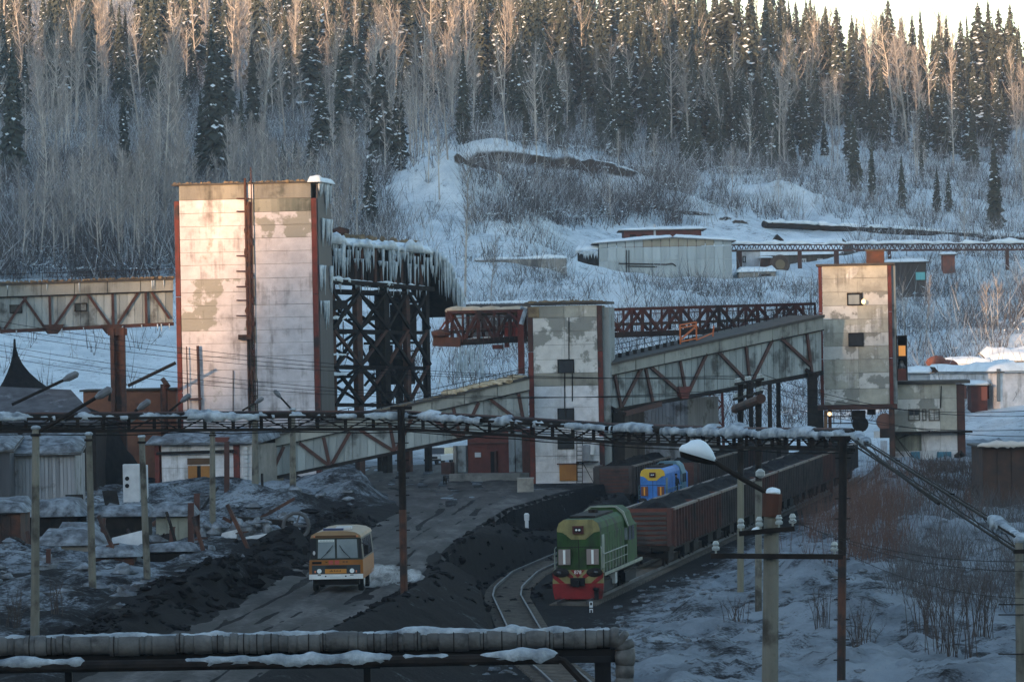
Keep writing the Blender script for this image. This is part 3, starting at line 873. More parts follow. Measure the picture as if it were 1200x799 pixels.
# unseen spruces added on the crest to dapple and dim the sun on the towers
def shade_trees():
    s = Vector((SDIR.x, SDIR.y)).normalized(); perp = Vector((s.y, -s.x))
    if perp.x < 0: perp = -perp
    items = []
    for i in range(46):
        u = rng.uniform(-243, -186); w = rng.uniform(-.02, .02)
        L = 700 + w * 450
        z = float(np.interp(u, SHADE_U, SHADE_Z)) + 700 * math.tan(SUN_EL) - 2.5
        p = Vector((u * perp.x + L * s.x, u * perp.y + L * s.y, z))
        items.append((p, rng.uniform(16, 34), int(rng.integers(0, 5)), rng.uniform(.9, 1.3)))
    tree_mass('shade_wood', items, [q[3] for q in SPRUCE], SPR, 'unseen dark spruces added along the crest behind the viewer to dapple the sun')
shade_trees()
# ------------------------------------------------------------ building materials
PAINT = mat('flaking_pink_paint', (0.62, 0.585, 0.605), (0.48, 0.45, 0.47), 0.9, 0.85, (0.34, 0.33, 0.30), 0.30, 0.66, bump=0.5, bscale=5, vary=0.025, edge=0.05, stain=(0.15, 0.13, 0.12), st=.58)
PEEL = mat('peeled_pink_paint', (0.60, 0.565, 0.585), (0.47, 0.44, 0.455), 0.9, 0.85, (0.29, 0.28, 0.245), 0.42, 0.53, bump=0.5, bscale=5, vary=0.025, edge=0.045, stain=(0.14, 0.12, 0.11), st=.60)
BARE = mat('bare_grey_panel', (0.30, 0.285, 0.24), (0.21, 0.20, 0.175), 0.6, 0.9, (0.12, 0.12, 0.10), 0.4, 0.64, streak=True, bump=0.4, vary=0.08, stain=(0.08, 0.075, 0.065), st=.57)
GREENST = mat('green_stained_panel', (0.30, 0.29, 0.24), (0.12, 0.13, 0.11), 0.5, 0.9, (0.07, 0.075, 0.065), 0.5, 0.56, streak=True, bump=0.4, stain=(0.05, 0.055, 0.045), st=.55)
CREAM = mat('peeling_cream_paint', (0.66, 0.64, 0.61), (0.52, 0.50, 0.47), 0.8, 0.85, (0.26, 0.255, 0.23), 0.44, 0.515, bump=0.5, bscale=5, vary=0.025, edge=0.04, stain=(0.12, 0.11, 0.095), st=.59)
CREAM2 = mat('flaky_cream_paint', (0.47, 0.45, 0.385), (0.32, 0.305, 0.26), 0.8, 0.85, (0.66, 0.64, 0.60), 0.45, 0.58, bump=0.5, bscale=5, vary=0.07, edge=0.04, stain=(0.11, 0.10, 0.085), st=.57)
WHITEW = mat('rough_whitewash', (0.70, 0.695, 0.715), (0.52, 0.515, 0.53), 1.2, 0.9, (0.19, 0.18, 0.17), 0.4, 0.68, bump=0.9, bscale=3, vary=0.05, stain=(0.15, 0.14, 0.13), st=.59)
SHEET = mat('grey_fibre_sheet', (0.33, 0.36, 0.36), (0.21, 0.235, 0.235), 0.9, 0.8, (0.075, 0.08, 0.078), 0.45, 0.60, streak=True, bump=0.25, vary=0.24, stain=(0.06, 0.055, 0.05), st=.58)
BAND = mat('pale_gallery_band', (0.31, 0.31, 0.28), (0.23, 0.235, 0.215), 0.8, 0.85, (0.10, 0.10, 0.09), 0.5, 0.62, streak=True, vary=0.08, stain=(0.07, 0.06, 0.05), st=.57)
HANGM = mat('hangar_sheet', (0.40, 0.45, 0.46), (0.30, 0.34, 0.35), 0.4, 0.7, (0.13, 0.13, 0.12), 0.3, 0.68, streak=True, vary=0.14)
CORR = mat('weathered_tin', (0.30, 0.31, 0.33), (0.17, 0.175, 0.19), 1.5, 0.6, (0.07, 0.06, 0.055), 0.6, 0.60, streak=True, vary=0.25)
TERRA = mat('terracotta_plaster', (0.32, 0.14, 0.085), (0.22, 0.10, 0.065), 0.8, 0.9, (0.10, 0.06, 0.05), 0.5, 0.62, vary=0.08)
BRICK = mat('dark_red_brick', (0.15, 0.048, 0.036), (0.10, 0.036, 0.03), 1.2, 0.9, (0.05, 0.03, 0.028), 0.5, 0.6, vary=0.08)
BRICK2 = mat('faded_brick', (0.22, 0.085, 0.06), (0.15, 0.06, 0.045), 1.2, 0.9, vary=0.1)
OCHRE = mat('ochre_door', (0.34, 0.15, 0.035), (0.24, 0.10, 0.028), 1.0, 0.75)
BLUED = mat('blue_door', (0.06, 0.19, 0.27), (0.045, 0.13, 0.19), 1.2, 0.7, (0.10, 0.10, 0.10), 0.8, 0.68)
TURQ = mat('turquoise_door', (0.14, 0.42, 0.44), (0.10, 0.34, 0.36), 1.0, 0.7)
WHITEP = mat('old_white_paint', (0.55, 0.56, 0.57), (0.42, 0.43, 0.45), 1.2, 0.7, (0.22, 0.20, 0.19), 0.7, 0.66)
ROOFT = mat('roofing_felt', (0.05, 0.045, 0.042), (0.08, 0.07, 0.06), 1.5, 0.95)
STRAW = mat('straw_dirt', (0.26, 0.19, 0.11), (0.14, 0.10, 0.065), 2.0, 0.95, bump=1.0, bscale=6)
GLINTWIN = emit('sun_glint_glow', (1.0, 0.42, 0.10), 0.16)  # glowing pane imitates low sun reflected in the glass
LAMPGLINT = emit('lamp_glint_glow', (1.0, 0.66, 0.28), 0.9)  # for the hanging lamp and the added sun glint

class Axis:
    """a vertical facade between two photograph points, for placing pieces along and up it"""
    def __init__(s, pl, pr, Dl, Dr, py=400):
        s.a = P(pl, py, Dl); s.b = P(pr, py, Dr)
        s.d = Vector((s.b.x - s.a.x, s.b.y - s.a.y, 0)); s.W = s.d.length; s.d.normalize()
        s.n = Vector((s.d.y, -s.d.x, 0))                    # towards the viewer
        if s.n.y > 0: s.n = -s.n
        s.ang = math.atan2(s.d.y, s.d.x)
        s.pl, s.pr, s.Dl, s.Dr = pl, pr, Dl, Dr
        s.base = Vector((s.a.x, s.a.y, 0))
    def x(s, px, py=400):
        f = (px - s.pl) / (s.pr - s.pl)
        for _ in range(3):
            D = s.Dl + (s.Dr - s.Dl) * f
            p = P(px, py, D)
            f = (p - s.a).dot(s.d) / s.W
        return f * s.W
    def z(s, px, py):
        f = (px - s.pl) / (s.pr - s.pl)
        return P(px, py, s.Dl + (s.Dr - s.Dl) * f).z
    def pt(s, px, py, out=0.0):
        return s.base + s.d * s.x(px, py) + s.n * out + Vector((0, 0, s.z(px, py)))
    def at(s, x, z, out=0.0):
        return s.base + s.d * x + s.n * out + Vector((0, 0, z))
    def box(s, mb, x0, x1, o0, o1, z0, z1):
        """o = distance out of the facade (negative = behind)"""
        c = [s.at(x0, z0, o1), s.at(x1, z0, o1), s.at(x1, z0, o0), s.at(x0, z0, o0), s.at(x0, z1, o1), s.at(x1, z1, o1), s.at(x1, z1, o0), s.at(x0, z1, o0)]
        return mb.hexa(c)
    def pbox(s, mb, x0, x1, y0, y1, o0, o1):
        """pixel rectangle (y0 upper)"""
        pm = (x0 + x1) / 2
        return s.box(mb, s.x(x0, (y0 + y1) / 2), s.x(x1, (y0 + y1) / 2), o0, o1, s.z(pm, y1), s.z(pm, y0))

def snow_slab(mb, c4, th, over=0.25, n=10, m=6, lump=0.35):
    """lumpy snow lying on a quad (corners in order), rounded at the edges"""
    c = [Vector(p) for p in c4]
    ctr = sum(c, Vector()) / 4
    c = [ctr + (p - ctr) * (1 + over / max(0.5, (p - ctr).length)) for p in c]
    vs = []; fs = []
    for j in range(m + 1):
        for i in range(n + 1):
            u, v = i / n, j / m
            p = c[0].lerp(c[1], u).lerp(c[3].lerp(c[2], u), v)
            e = min(u, 1 - u) * 2.0 * n / 2.2; e2 = min(v, 1 - v) * 2.0 * m / 2.2
            k = min(1, e, e2) ** 0.5
            h = th * (k * (0.75 + lump * 2 * (float(fbm(p.x * .5 + 3, p.y * .5 + p.z, 3)))) )
            vs.append(p + Vector((0, 0, max(0.0, h) - (0.15 * th if k == 0 else 0))))
    for j in range(m):
        for i in range(n):
            a = j * (n + 1) + i
            fs.append((a, a + 1, a + n + 2, a + n + 1))
    k = len(vs)
    vs += [p - Vector((0, 0, 0.12 * th + 0.03)) for p in c]
    # underside
    fs.append((k + 3, k + 2, k + 1, k))
    ring = [i for i in range(n + 1)] 
    for i in range(n): fs.append((k, k + 1, i + 1, i) if i == n // 2 else (i, k if i < n / 2 else k + 1, i + 1))
    for i in range(n):
        a = m * (n + 1) + i; fs.append((a + 1, k + 3 if i < n / 2 else k + 2, a))
    for j in range(m):
        a = j * (n + 1); fs.append((a + n + 1, k if j < m / 2 else k + 3, a))
        b = a + n; fs.append((b, k + 1 if j < m / 2 else k + 2, b + n + 1))
    return mb.add(vs, fs)

def snow_ridge(mb, pts, w, h, seed=0, step=0.2, gap=0.0):
    """lumpy snow lying along a pipe or beam"""
    pts = [Vector(p) for p in pts]
    L = [0]
    for a, b in zip(pts, pts[1:]): L.append(L[-1] + (b - a).length)
    n = max(4, int(L[-1] / step))
    sec = 7
    vs = []; fs = []; live = []
    for i in range(n + 1):
        t = L[-1] * i / n
        k = max(j for j in range(len(L)) if L[j] <= t + 1e-6); k = min(k, len(pts) - 2)
        p = pts[k].lerp(pts[k + 1], (t - L[k]) / max(1e-6, L[k + 1] - L[k]))
        d = (pts[k + 1] - pts[k]).normalized(); s = Vector((d.y, -d.x, 0)).normalized()
        q = float(fbm(t * 0.45 + seed * 9.1, seed * 3.7, 5, 0.65)); q2 = float(fbm(t * 2.6 + seed * 2.1, 8.5 + seed, 3))
        hh = h * max(0.06, 0.72 + 1.35 * q + .6 * q2); ww = w * max(.35, 0.9 + 0.8 * q + .3 * q2)
        live.append(gap == 0 or q > gap - 0.5)
        if i in (0, n): hh *= 0.2; ww *= 0.4
        for j in range(sec):
            a = math.pi * j / (sec - 1)
            vs.append(p + s * (math.cos(a) * ww / 2) + Vector((0, 0, math.sin(a) ** 0.7 * hh - (0.04 + .28 * abs(q2) + .10 * abs(q)) * (j in (0, sec - 1)) + .10 * h * (random.random() - .5) * (0 < j < sec - 1))))
    for i in range(n):
        if not (live[i] and live[i + 1]): continue
        for j in range(sec - 1):
            a = i * sec + j
            fs.append((a, a + 1, a + sec + 1, a + sec))
        fs.append((i * sec + sec - 1, i * sec, (i + 1) * sec, (i + 1) * sec + sec - 1))
    return mb.add(vs, fs)

def icicle_meshes():
    out = []
    for s in range(4):
        r = random.Random(s)
        mb = MB(); 
        pts = [(0, 0, 0)]; x = y = 0
        for i in range(1, 5):
            x += r.uniform(-.02, .02); y += r.uniform(-.02, .02); pts.append((x, y, -i / 4))
        mb.tube(pts, [0.13, 0.12 * r.uniform(.7, 1.1), 0.09, 0.05, 0.008], 6)
        out.append(mb.mesh('icicle', ICE, True))
    return out
ICI = icicle_meshes()
def icicle(parent, p, L, w=1.0):
    o, rz = ORG[parent.name]
    q = (Matrix.Translation(o) @ Matrix.Rotation(rz, 4, 'Z')).inverted() @ Vector(p)
    c = link('icicle', random.choice(ICI), parent, loc=q)
    c.scale = (w, w, L); c.rotation_euler = (0, 0, random.random() * 6)
    return c

def window(root_, ax, x0, x1, y0, y1, out=0.16, name='window', frame=DARK, glass=GLASS, mull=1, fw=0.10, depth=0.12):
    xa, xb = ax.x(x0, y0), ax.x(x1, y0); zb, za = ax.z((x0 + x1) / 2, y0), ax.z((x0 + x1) / 2, y1)
    f = MB()
    ax.box(f, xa, xa + fw, out - depth, out, za, zb); ax.box(f, xb - fw, xb, out - depth, out, za, zb)
    ax.box(f, xa + fw, xb - fw, out - depth, out, za, za + fw); ax.box(f, xa + fw, xb - fw, out - depth, out, zb - fw, zb)
    for i in range(mull):
        xm = xa + (xb - xa) * (i + 1) / (mull + 1)
        ax.box(f, xm - fw * .35, xm + fw * .35, out - depth, out - .01, za + fw, zb - fw)
    w = f.build(name, frame, root_)
    g = MB(); ax.box(g, xa + fw * .5, xb - fw * .5, out - depth, out - depth + 0.04, za + fw * .5, zb - fw * .5)
    g.build('pane', glass, w)
    return w

def panel_grid(root_, ax, xs, zs, mfun, out=0.14, gap=0.024, core=True, depth=10.0, core_m=CONC, name='wall_panel', jit=0.012):
    """facade of separate panels with recessed joints in front of a solid core"""
    for i in range(len(xs) - 1):
        for j in range(len(zs) - 1):
            m = mfun(i, j)
            if m is None: continue
            b = MB(); o = out + random.uniform(-jit, jit)
            ax.box(b, xs[i] + gap / 2, xs[i + 1] - gap / 2, 0.0, o, zs[j] + gap / 2 + random.uniform(0, .012), zs[j + 1] - gap / 2)
            b.build(name, m, root_)
    if core:
        b = MB(); ax.box(b, xs[0] + .02, xs[-1] - .02, -depth, 0.002, zs[0], zs[-1] - .02)
        b.build('core_wall', core_m, root_)

# ------------------------------------------------------------ tallest (left) tower
def left_tower():
    ax = Axis(206, 372, 378, 376.3, 330)
    t = root('concrete_tower', 'tallest concrete tower of flaking pinkish panels with a rusty pipe up its middle', 'tower', (ax.a.x, ax.a.y, 2.0))
    xs = [0.45, 6.1, 6.9, ax.W - 0.4]
    ztop = ax.z(290, 216); z0 = 2.0
    rows = [z0]
    ys = [517, 498, 479, 463, 448, 433, 417.5, 402, 387, 372.5, 357.5, 342, 326.5, 310, 295, 279.5, 264.5, 249, 233.5, 216]
    zs = [ax.z(290, y) for y in ys]
    zs = [z0] + zs
    def mf(i, j):
        k = len(zs) - 2 - j            # from the top
        if i == 1: return BARE if k % 3 else PAINT
        if k == 0: return BARE
        if i == 2 and k == 1: return GREENST
        if i == 2 and k in (2, 3): return PEEL
        if i == 0 and k in (7, 8, 9, 10): return PEEL
        return PAINT
    panel_grid(t, ax, xs, zs, mf, depth=6.5)
    # rusty corner strips
    for xa, xb in ((0.02, 0.42), (ax.W - 0.38, ax.W + 0.05)):
        for k in range(3):
            za = zs[0] + (zs[-2] - zs[0]) * k / 3; zb = zs[0] + (zs[-2] - zs[0]) * (k + 1) / 3 - .05
            b = MB(); ax.box(b, xa, xb, -0.2, 0.19, za, zb); b.build('corner_strip', REDST, t)
    # vertical pipes, ladder and boxes up the middle joint
    b = MB(); b.tube([ax.at(6.25, 2, .35), ax.at(6.25, ztop + .5, .35)], 0.10, 8); b.build('downpipe', RUST, t)
    b = MB(); b.tube([ax.at(6.8, 2, .42), ax.at(6.78, ztop + 1.4, .42)], 0.055, 6); b.build('downpipe', BROWNST, t)
    b = MB(); b.tube([ax.at(6.5, 9, .3), ax.at(6.52, ztop - 1.5, .3)], 0.17, 8); b.build('downpipe', RUST, t)
    lad = MB()
    for zz in np.arange(3, 11, 0.45): lad.beam(ax.at(6.3, zz, .5), ax.at(7.0, zz, .5), .05)
    lad.beam(ax.at(6.3, 2, .5), ax.at(6.3, 11.2, .5), .06); lad.beam(ax.at(7.0, 2, .5), ax.at(7.0, 11.2, .5), .06)
    lad.build('ladder', DARK, t, kind='stuff')
    b = MB(); ax.pbox(b, 281, 296, 392, 398, .2, .7); b.build('landing', RUST, t)
    for y in (233, 248, 318, 336, 352, 300, 370):
        b = MB(); b.tube([ax.pt(278, y, .3), ax.pt(293, y, .42)], .06, 5); b.build('pipe_clamp', BROWNST, t)
    # rubble and crust on the rusty pipe
    b = MB()
    for i in range(40):
        z = random.uniform(12, ztop - 2); b.ball(ax.at(6.45 + random.uniform(-.25, .3), z, .35), .16, .12, random.uniform(.15, .5), 6, 4, .5)
    b.build('rust_crust', RUST, t, kind='stuff')
    # roof edge with rough growth, snow at the far corner
    b = MB(); ax.box(b, -.15, ax.W + .25, -6.7, .28, ztop, ztop + .14); b.build('roof_edge', ROOFT, t)
    b = MB()
    for i in range(70):
        x = random.uniform(0, ax.W); b.ball(ax.at(x, ztop + .14, random.uniform(-2, .2)), random.uniform(.08, .3), .2, random.uniform(.05, .2), 6, 4, .6)
    b.build('roof_rubble', STRAW, t, kind='stuff')
    # icy right-hand side wall
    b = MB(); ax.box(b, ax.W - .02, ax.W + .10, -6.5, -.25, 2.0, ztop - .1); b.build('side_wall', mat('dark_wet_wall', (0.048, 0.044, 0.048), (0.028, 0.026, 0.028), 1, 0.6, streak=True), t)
    b = MB(); p = [ax.at(ax.W - .6, ztop + .14, .2), ax.at(ax.W + .5, ztop + .14, .2), ax.at(ax.W + .5, ztop + .14, -6.2), ax.at(ax.W - .6, ztop + .14, -6.2)]
    snow_slab(b, p, .55, n=8, m=20); b.build('snow_cap', SNOW, t, smooth=True)
    for i in range(34):
        o_ = -random.uniform(.3, 6.2); z = random.choice([ztop + .1, ztop - .1, ztop - 3, ztop - 7, ztop - 10])
        icicle(t, ax.at(ax.W + .2, z, o_), random.uniform(.8, 2.6), random.uniform(.8, 1.7))
    # stained lower mast and small platform
    b = MB(); b.tube([ax.pt(233, 405, .5), ax.pt(236, 486, .5)], .13, 6); b.tube([ax.pt(220, 406, .5), ax.pt(222, 486, .5)], .05, 5); ax.pbox(b, 219, 238, 466, 468, .3, .8)
    b.build('mast', BROWNST, t)
    b = MB(); b.tube([ax.pt(274, 434, .3), ax.pt(274, 484, .3)], .045, 5); b.build('conduit', DARK, t)
left_tower()

# ------------------------------------------------------------ galleries
def gallery(name, label, TL, TR, BL, BR, D0, D1, band, sheets, members, depth, member_m, band_m=BAND, sheet_m=SHEET, rail=True, roof_m=ROOFT, hl=None, chord=0.30):
    ax = Axis(TL[0], TR[0], D0, D1, (TL[1] + BR[1]) / 2)
    a = ax.pt(*BL); b0 = ax.pt(*TL)
    t = root(name, label, 'conveyor gallery', ax.pt(*BL))
    c = {(0, 0): ax.pt(*BL), (1, 0): ax.pt(*BR), (0, 1): ax.pt(*TL), (1, 1): ax.pt(*TR)}
    def B(s, u, out=0.0):
        return c[0, 0].lerp(c[1, 0], s).lerp(c[0, 1].lerp(c[1, 1], s), u) + ax.n * out
    def slab(mb, s0, s1, u0, u1, o0, o1):
        mb.hexa([B(s0, u0, o1), B(s1, u0, o1), B(s1, u0, o0), B(s0, u0, o0), B(s0, u1, o1), B(s1, u1, o1), B(s1, u1, o0), B(s0, u1, o0)])
    for i in range(sheets):
        s0, s1 = i / sheets, (i + 1) / sheets
        b = MB(); o = random.uniform(-.015, .03); slab(b, s0 + .0012, s1 - .0012, .03, band, -.05, o); b.build('cladding_sheet', sheet_m, t)
    nb = max(3, sheets // 4)
    for i in range(nb):
        b = MB(); slab(b, i / nb + .0015, (i + 1) / nb - .0015, band, 0.995, -.05, .22 + random.uniform(-.02, .02)); b.build('fascia_panel', band_m, t)
    b = MB(); slab(b, .003, .997, .0, .985, -depth, -.06); b.build('body', sheet_m, t)
    b = MB(); slab(b, 0, 1, .985, 1.035, -depth - .2, .36); b.build('roof', roof_m, t)
    b = MB(); slab(b, -.002, 1.002, -.05, .03, -.06, .16); b.build('bottom_chord', DARK if chord < .3 else BROWNST, t)
    b = MB(); slab(b, 0, 1, band - .012, band + .012, .0, .26); b.build('drip_edge', DARK, t)
    for (s0, u0, s1, u1, w) in members:
        b = MB(); b.beam(B(s0, u0, .14), B(s1, u1, .14 + random.uniform(0, .03)), w, .14, up=ax.n); b.build('truss_member', member_m, t)
    if rail:
        b = MB(); n = 16
        for i in range(n + 1):
            b.beam(B(i / n, 1.03, -.2), B(i / n, 1.03, -.2) + Vector((0, 0, .75)), .05)
        b.beam(B(0, 1.03, -.2) + Vector((0, 0, .75)), B(1, 1.03, -.2) + Vector((0, 0, .75)), .05)
        b.beam(B(0, 1.03, -.2) + Vector((0, 0, .4)), B(1, 1.03, -.2) + Vector((0, 0, .4)), .035)
        b.build('handrail', DARK, t, kind='stuff')
    return t, ax, B, slab

# left gallery
mem = []
sx = lambda px: (px + 70) / (203 + 70)
for x0, x1 in ((26, 51), (88, 62), (102, 127), (161, 137), (-25, 0), (30, 4)):
    mem.append((sx(x0), .72, sx(x1), .04, .2))
mem.append((sx(177), .72, sx(198), .12, .18))
for x in (57, 131, 170, -10): mem.append((sx(x), .72, sx(x + 1), .03, .2))
t, ax, B, slab = gallery('conveyor_gallery', 'grey clad conveyor gallery running in from the left edge to the tallest tower', (-70, 336), (203, 327), (-70, 391), (203, 379), 374, 378.5, .73, 30, mem, 3.4, BROWNST)
LG = t
window(t, ax, 11, 26, 357, 367, out=.10, mull=0); window(t, ax, 87, 102, 355, 365, out=.10, mull=0)
b = MB()
for i in range(160):
    s = random.random(); p = B(s, 1.04, random.uniform(-.4, .35)); b.ball(p, random.uniform(.06, .25), .2, random.uniform(.04, .16), 6, 4, .6)
b.build('roof_rubble', STRAW, t, kind='stuff')
for i in range(26):
    icicle(t, B(random.random(), random.choice([.0, .0, .985]), .28), random.uniform(.3, .9), random.uniform(.35, .7))
for px in (62, 131):
    b = MB(); q = ax.pt(px, 381, .1)
    b.hexa([q + ax.d * x + ax.n * o + Vector((0, 0, z)) for z, k in ((-.75, .35), (0.05, .95)) for x, o in ((-k, .3), (k, .3), (k, -1), (-k, -1))])
    b.build('gusset', RUST, t)
# its column
b = MB(); q = ax.pt(138, 384, 0); g0 = gz(q.x, q.y)
for dx in (-.45, .45):
    b.beam(Vector((q.x + dx, q.y - .3, g0 - .5)), Vector((q.x + dx, q.y - .3, q.z)), .34, .9, up=(0, 1, 0))
b.beam(Vector((q.x, q.y, g0 - .5)), Vector((q.x, q.y, q.z - .03)), .7, .5, up=(0, 1, 0))
for z in np.arange(3.2, q.z - .6, 1.5): b.beam(Vector((q.x - .6, q.y - .72, z)), Vector((q.x + .6, q.y - .72, z)), .12, .06)
b.beam(Vector((q.x - .8, q.y - .3, q.z - .35)), Vector((q.x + .8, q.y - .3, q.z - .35)), .7, .6)
thing('steel_column', b, RUST, 'thick rusty steel column carrying the left conveyor gallery', 'column', (q.x, q.y, g0))

# lower gallery
mem = []
sx = lambda px: (px - 312) / (620 - 312)
for x0, u0, x1, u1 in ((332, .70, 316, .04), (350, .70, 383, .04), (409, .70, 388, .04), (420, .70, 459, .05), (482, .72, 463, .05), (497, .72, 536, .05), (560, .72, 541, .05), (574, .72, 600, .25), (378, .71, 385, .02), (455, .71, 461, .03), (530, .72, 538, .03), (607, .72, 613, .08)):
    mem.append((sx(x0), u0, sx(x1), u1, .26))
t, ax, B, slab = gallery('conveyor_gallery', 'sloping grey gallery rising from yard into middle tower, strawy snow tinted sunlit gold on its roof', (312, 513), (620, 443), (312, 561), (620, 497), 352, 357, .74, 34, mem, 3.2, BROWNST, chord=.2)
b = MB(); slab(b, -.01, .03, .45, .99, -2, .4); b.build('end_box', BLACK, t)
b = MB()
for i in range(46):
    s = random.uniform(.70, .995); p = B(s, 1.04, random.uniform(-2.6, .1)); b.ball(p, random.uniform(.3, .7), random.uniform(.4, .8), random.uniform(.14, .34), 8, 5, .4)
b.build('roof_snow', mat('sunlit_straw_snow', (0.62, 0.50, 0.34), (0.36, 0.26, 0.15), 1.2, .95, bump=.7), t, kind='stuff')  # golden sunlight on the strawy snow painted into its colour
b = MB()
for i in range(90):
    s = random.uniform(.3, .72); p = B(s, 1.035, random.uniform(-.6, .3)); b.ball(p, random.uniform(.05, .2), .2, random.uniform(.04, .12), 6, 4, .6)
b.build('roof_rubble', STRAW, t, kind='stuff')

# right gallery
mem = []
sx = lambda px: (px - 709) / (962 - 709)
for x0, u0, x1, u1 in ((748, .78, 726, .06), (757, .78, 794, .06), (822, .78, 800, .06), (835, .78, 870, .06), (900, .78, 875, .06), (910, .78, 947, .15), (718, .77, 725, .03), (752, .78, 760, .03), (791, .78, 798, .03), (868, .78, 873, .03), (942, .78, 948, .03)):
    mem.append((sx(x0), u0, sx(x1), u1, .3))
t, ax, B, slab = gallery('conveyor_gallery', 'long sloping grey gallery climbing from the middle tower to the right-hand tower', (709, 428), (963, 371), (709, 482), (963, 436), 362, 388, .76, 34, mem, 3.2, BROWNST, rail=False, chord=.2)
b = MB(); n = 30
for i in range(n + 1):
    b.beam(B(i / n, 1.03, -2.9), B(i / n, 1.03, -2.9) + Vector((0, 0, .9)), .06)
    if i < n // 2: b.beam(B(i / n, 1.03, -1.6), B(i / n, 1.03, -1.6) + Vector((0, 0, .35)), .3, .8)
for h in (.45, .9): b.beam(B(0, 1.03, -2.9) + Vector((0, 0, h)), B(1, 1.03, -2.9) + Vector((0, 0, h)), .05)
b.build('handrail', DARK, t, kind='stuff')
for px in (797,):
    q = ax.pt(px, 462, .1); b = MB()
    b.hexa([q + ax.d * x + ax.n * o + Vector((0, 0, z)) for z, k in ((-.35, .45), (0.65, .9)) for x, o in ((-k, .3), (k, .3), (k, -1), (-k, -1))]); b.build('gusset', REDST, t)
b = MB(); b.beam(ax.pt(716, 488, .2), ax.pt(770, 473, .2), .45, .4); b.build('support_bracket', BROWNST, t)
# bright orange frame standing on its roof
q = ax.pt(810, 405, -1.2); q2 = ax.pt(829, 401, -1.2); hh = 1.75
b = MB()
for p in (q, q2): b.beam(p, p + Vector((0, 0, hh)), .13)
for h in (.35, hh - .25, hh): b.beam(q + Vector((0, 0, h)), q2 + Vector((0, 0, h * .98)), .11)
b.beam(q + Vector((0, 0, .5)), q2 + Vector((0, 0, hh - .35)), .12)
q3 = ax.pt(848, 394, -1.2); b.beam(q2 + Vector((0, 0, .2)), q3 + Vector((0, 0, .3)), .08); b.beam(q3, q3 + Vector((.1, 0, .9)), .12)
thing('roof_frame', b, ORANGE, 'small bright orange sunlit metal frame standing on the roof of the right gallery', 'frame', q)

# ------------------------------------------------------------ middle tower
def mid_tower():
    ax = Axis(620, 707, 361.5, 360.8, 450)
    t = root('concrete_tower', 'middle concrete tower, peeling grey and cream above and rough whitewash below', 'tower', (ax.a.x, ax.a.y, 2.3))
    zt_ = ax.z(663, 357); xs = [.42, ax.W / 2 - .05, ax.W - .40]
    ys = [572, 556, 540, 523, 506, 489, 473, 456, 452, 437, 421, 404, 388, 372, 358]
    ys = [572, 553, 534, 515, 496, 477, 452, 437, 421, 404, 388, 372, 358]
    zs = [ax.z(663, y) for y in ys]
    n = len(zs) - 1
    def mf(i, j):
        k = n - 1 - j
        if k < 1: return BARE if i == 0 else CREAM2
        if k < 5: return CREAM
        if k == 5: return BARE
        return WHITEW
    panel_grid(t, ax, xs, zs, mf, depth=7.0)
    for xa, xb in ((0, .40), (ax.W - .38, ax.W)):
        for k in range(4):
            za = zs[0] + (zs[-1] - zs[0]) * k / 4
            b = MB(); ax.box(b, xa, xb, -.1, .20, za, za + (zs[-1] - zs[0]) / 4 - .04); b.build('corner_strip', REDST if k < 3 else BROWNST, t)
    b = MB(); ax.box(b, ax.W, ax.W + .55, -5, -.12, zs[0], zs[-1] - .2); b.build('side_wall', SHEET, t)
    for y0, y1 in ((421, 437), (478, 493), (508, 526)):
        window(t, ax, 653.5, 673, y0, y1, out=.24, mull=0 if y0 == 421 else 1, fw=.08)
    b = MB(); ax.pbox(b, 656, 677, 544, 563, .1, .3); b.build('door', OCHRE, t)
    b = MB(); ax.pbox(b, 653, 679, 542.5, 544, .1, .36); b.build('door_lintel', BROWNST, t)
    b = MB(); ax.box(b, -.25, ax.W + .35, -7.2, .38, zt_ + .02, zt_ + .22); b.build('roof_edge', ROOFT, t)
    b = MB()
    for i in range(60): b.ball(ax.at(random.uniform(-.1, ax.W), zt_ + .22, random.uniform(-1.5, .3)), random.uniform(.1, .4), .25, random.uniform(.05, .16), 6, 4, .6)
    b.build('roof_rubble', STRAW, t, kind='stuff')
    for xa, y0, y1 in ((662, 437, 478), (667, 372, 421), (671, 437, 470)):
        b = MB(); b.tube([ax.pt(xa, y0, .2), ax.pt(xa, y1, .2)], .045, 5); b.build('conduit', DARK, t)
    b = MB(); ax.box(b, -.1, ax.W + .2, -.1, .32, zs[0] - .1, zs[0] + .42); b.build('plinth', REDST, t)
    # outside ladder and tank with pipes at the lower right
    b = MB()
    for xx in (677, 683.5): b.beam(ax.pt(xx, 505, .7), ax.pt(xx, 571, .7), .06)
    for y in range(508, 570, 5): b.beam(ax.pt(677, y, .7), ax.pt(683.5, y, .7), .045)
    ax.pbox(b, 677, 702, 540, 541.5, .3, 1.4)
    b.beam(ax.pt(684, 541, .9), ax.pt(700, 571, .9), .05)
    b.build('ladder', DARK, t, kind='stuff')
    b = MB(); b.lathe([(.05, 0), (.38, .05), (.38, 1.2), (.3, 1.3), (.05, 1.35)], ax.pt(689, 540, .9), 12); b.build('tank', mat('grey_tank', (.2, .21, .23), (.13, .135, .15), 1.5, .5), t)
    b = MB(); b.tube([ax.pt(694, 532, .9), ax.pt(696, 520, .9), ax.pt(701, 514, .7), ax.pt(706, 514, .2)], .22, 8); b.build('duct', WHITEP, t)
    b = MB(); ax.pbox(b, 619.4, 632, 360, 372, .16, .26); b.build('patch', STRAW, t)
mid_tower()

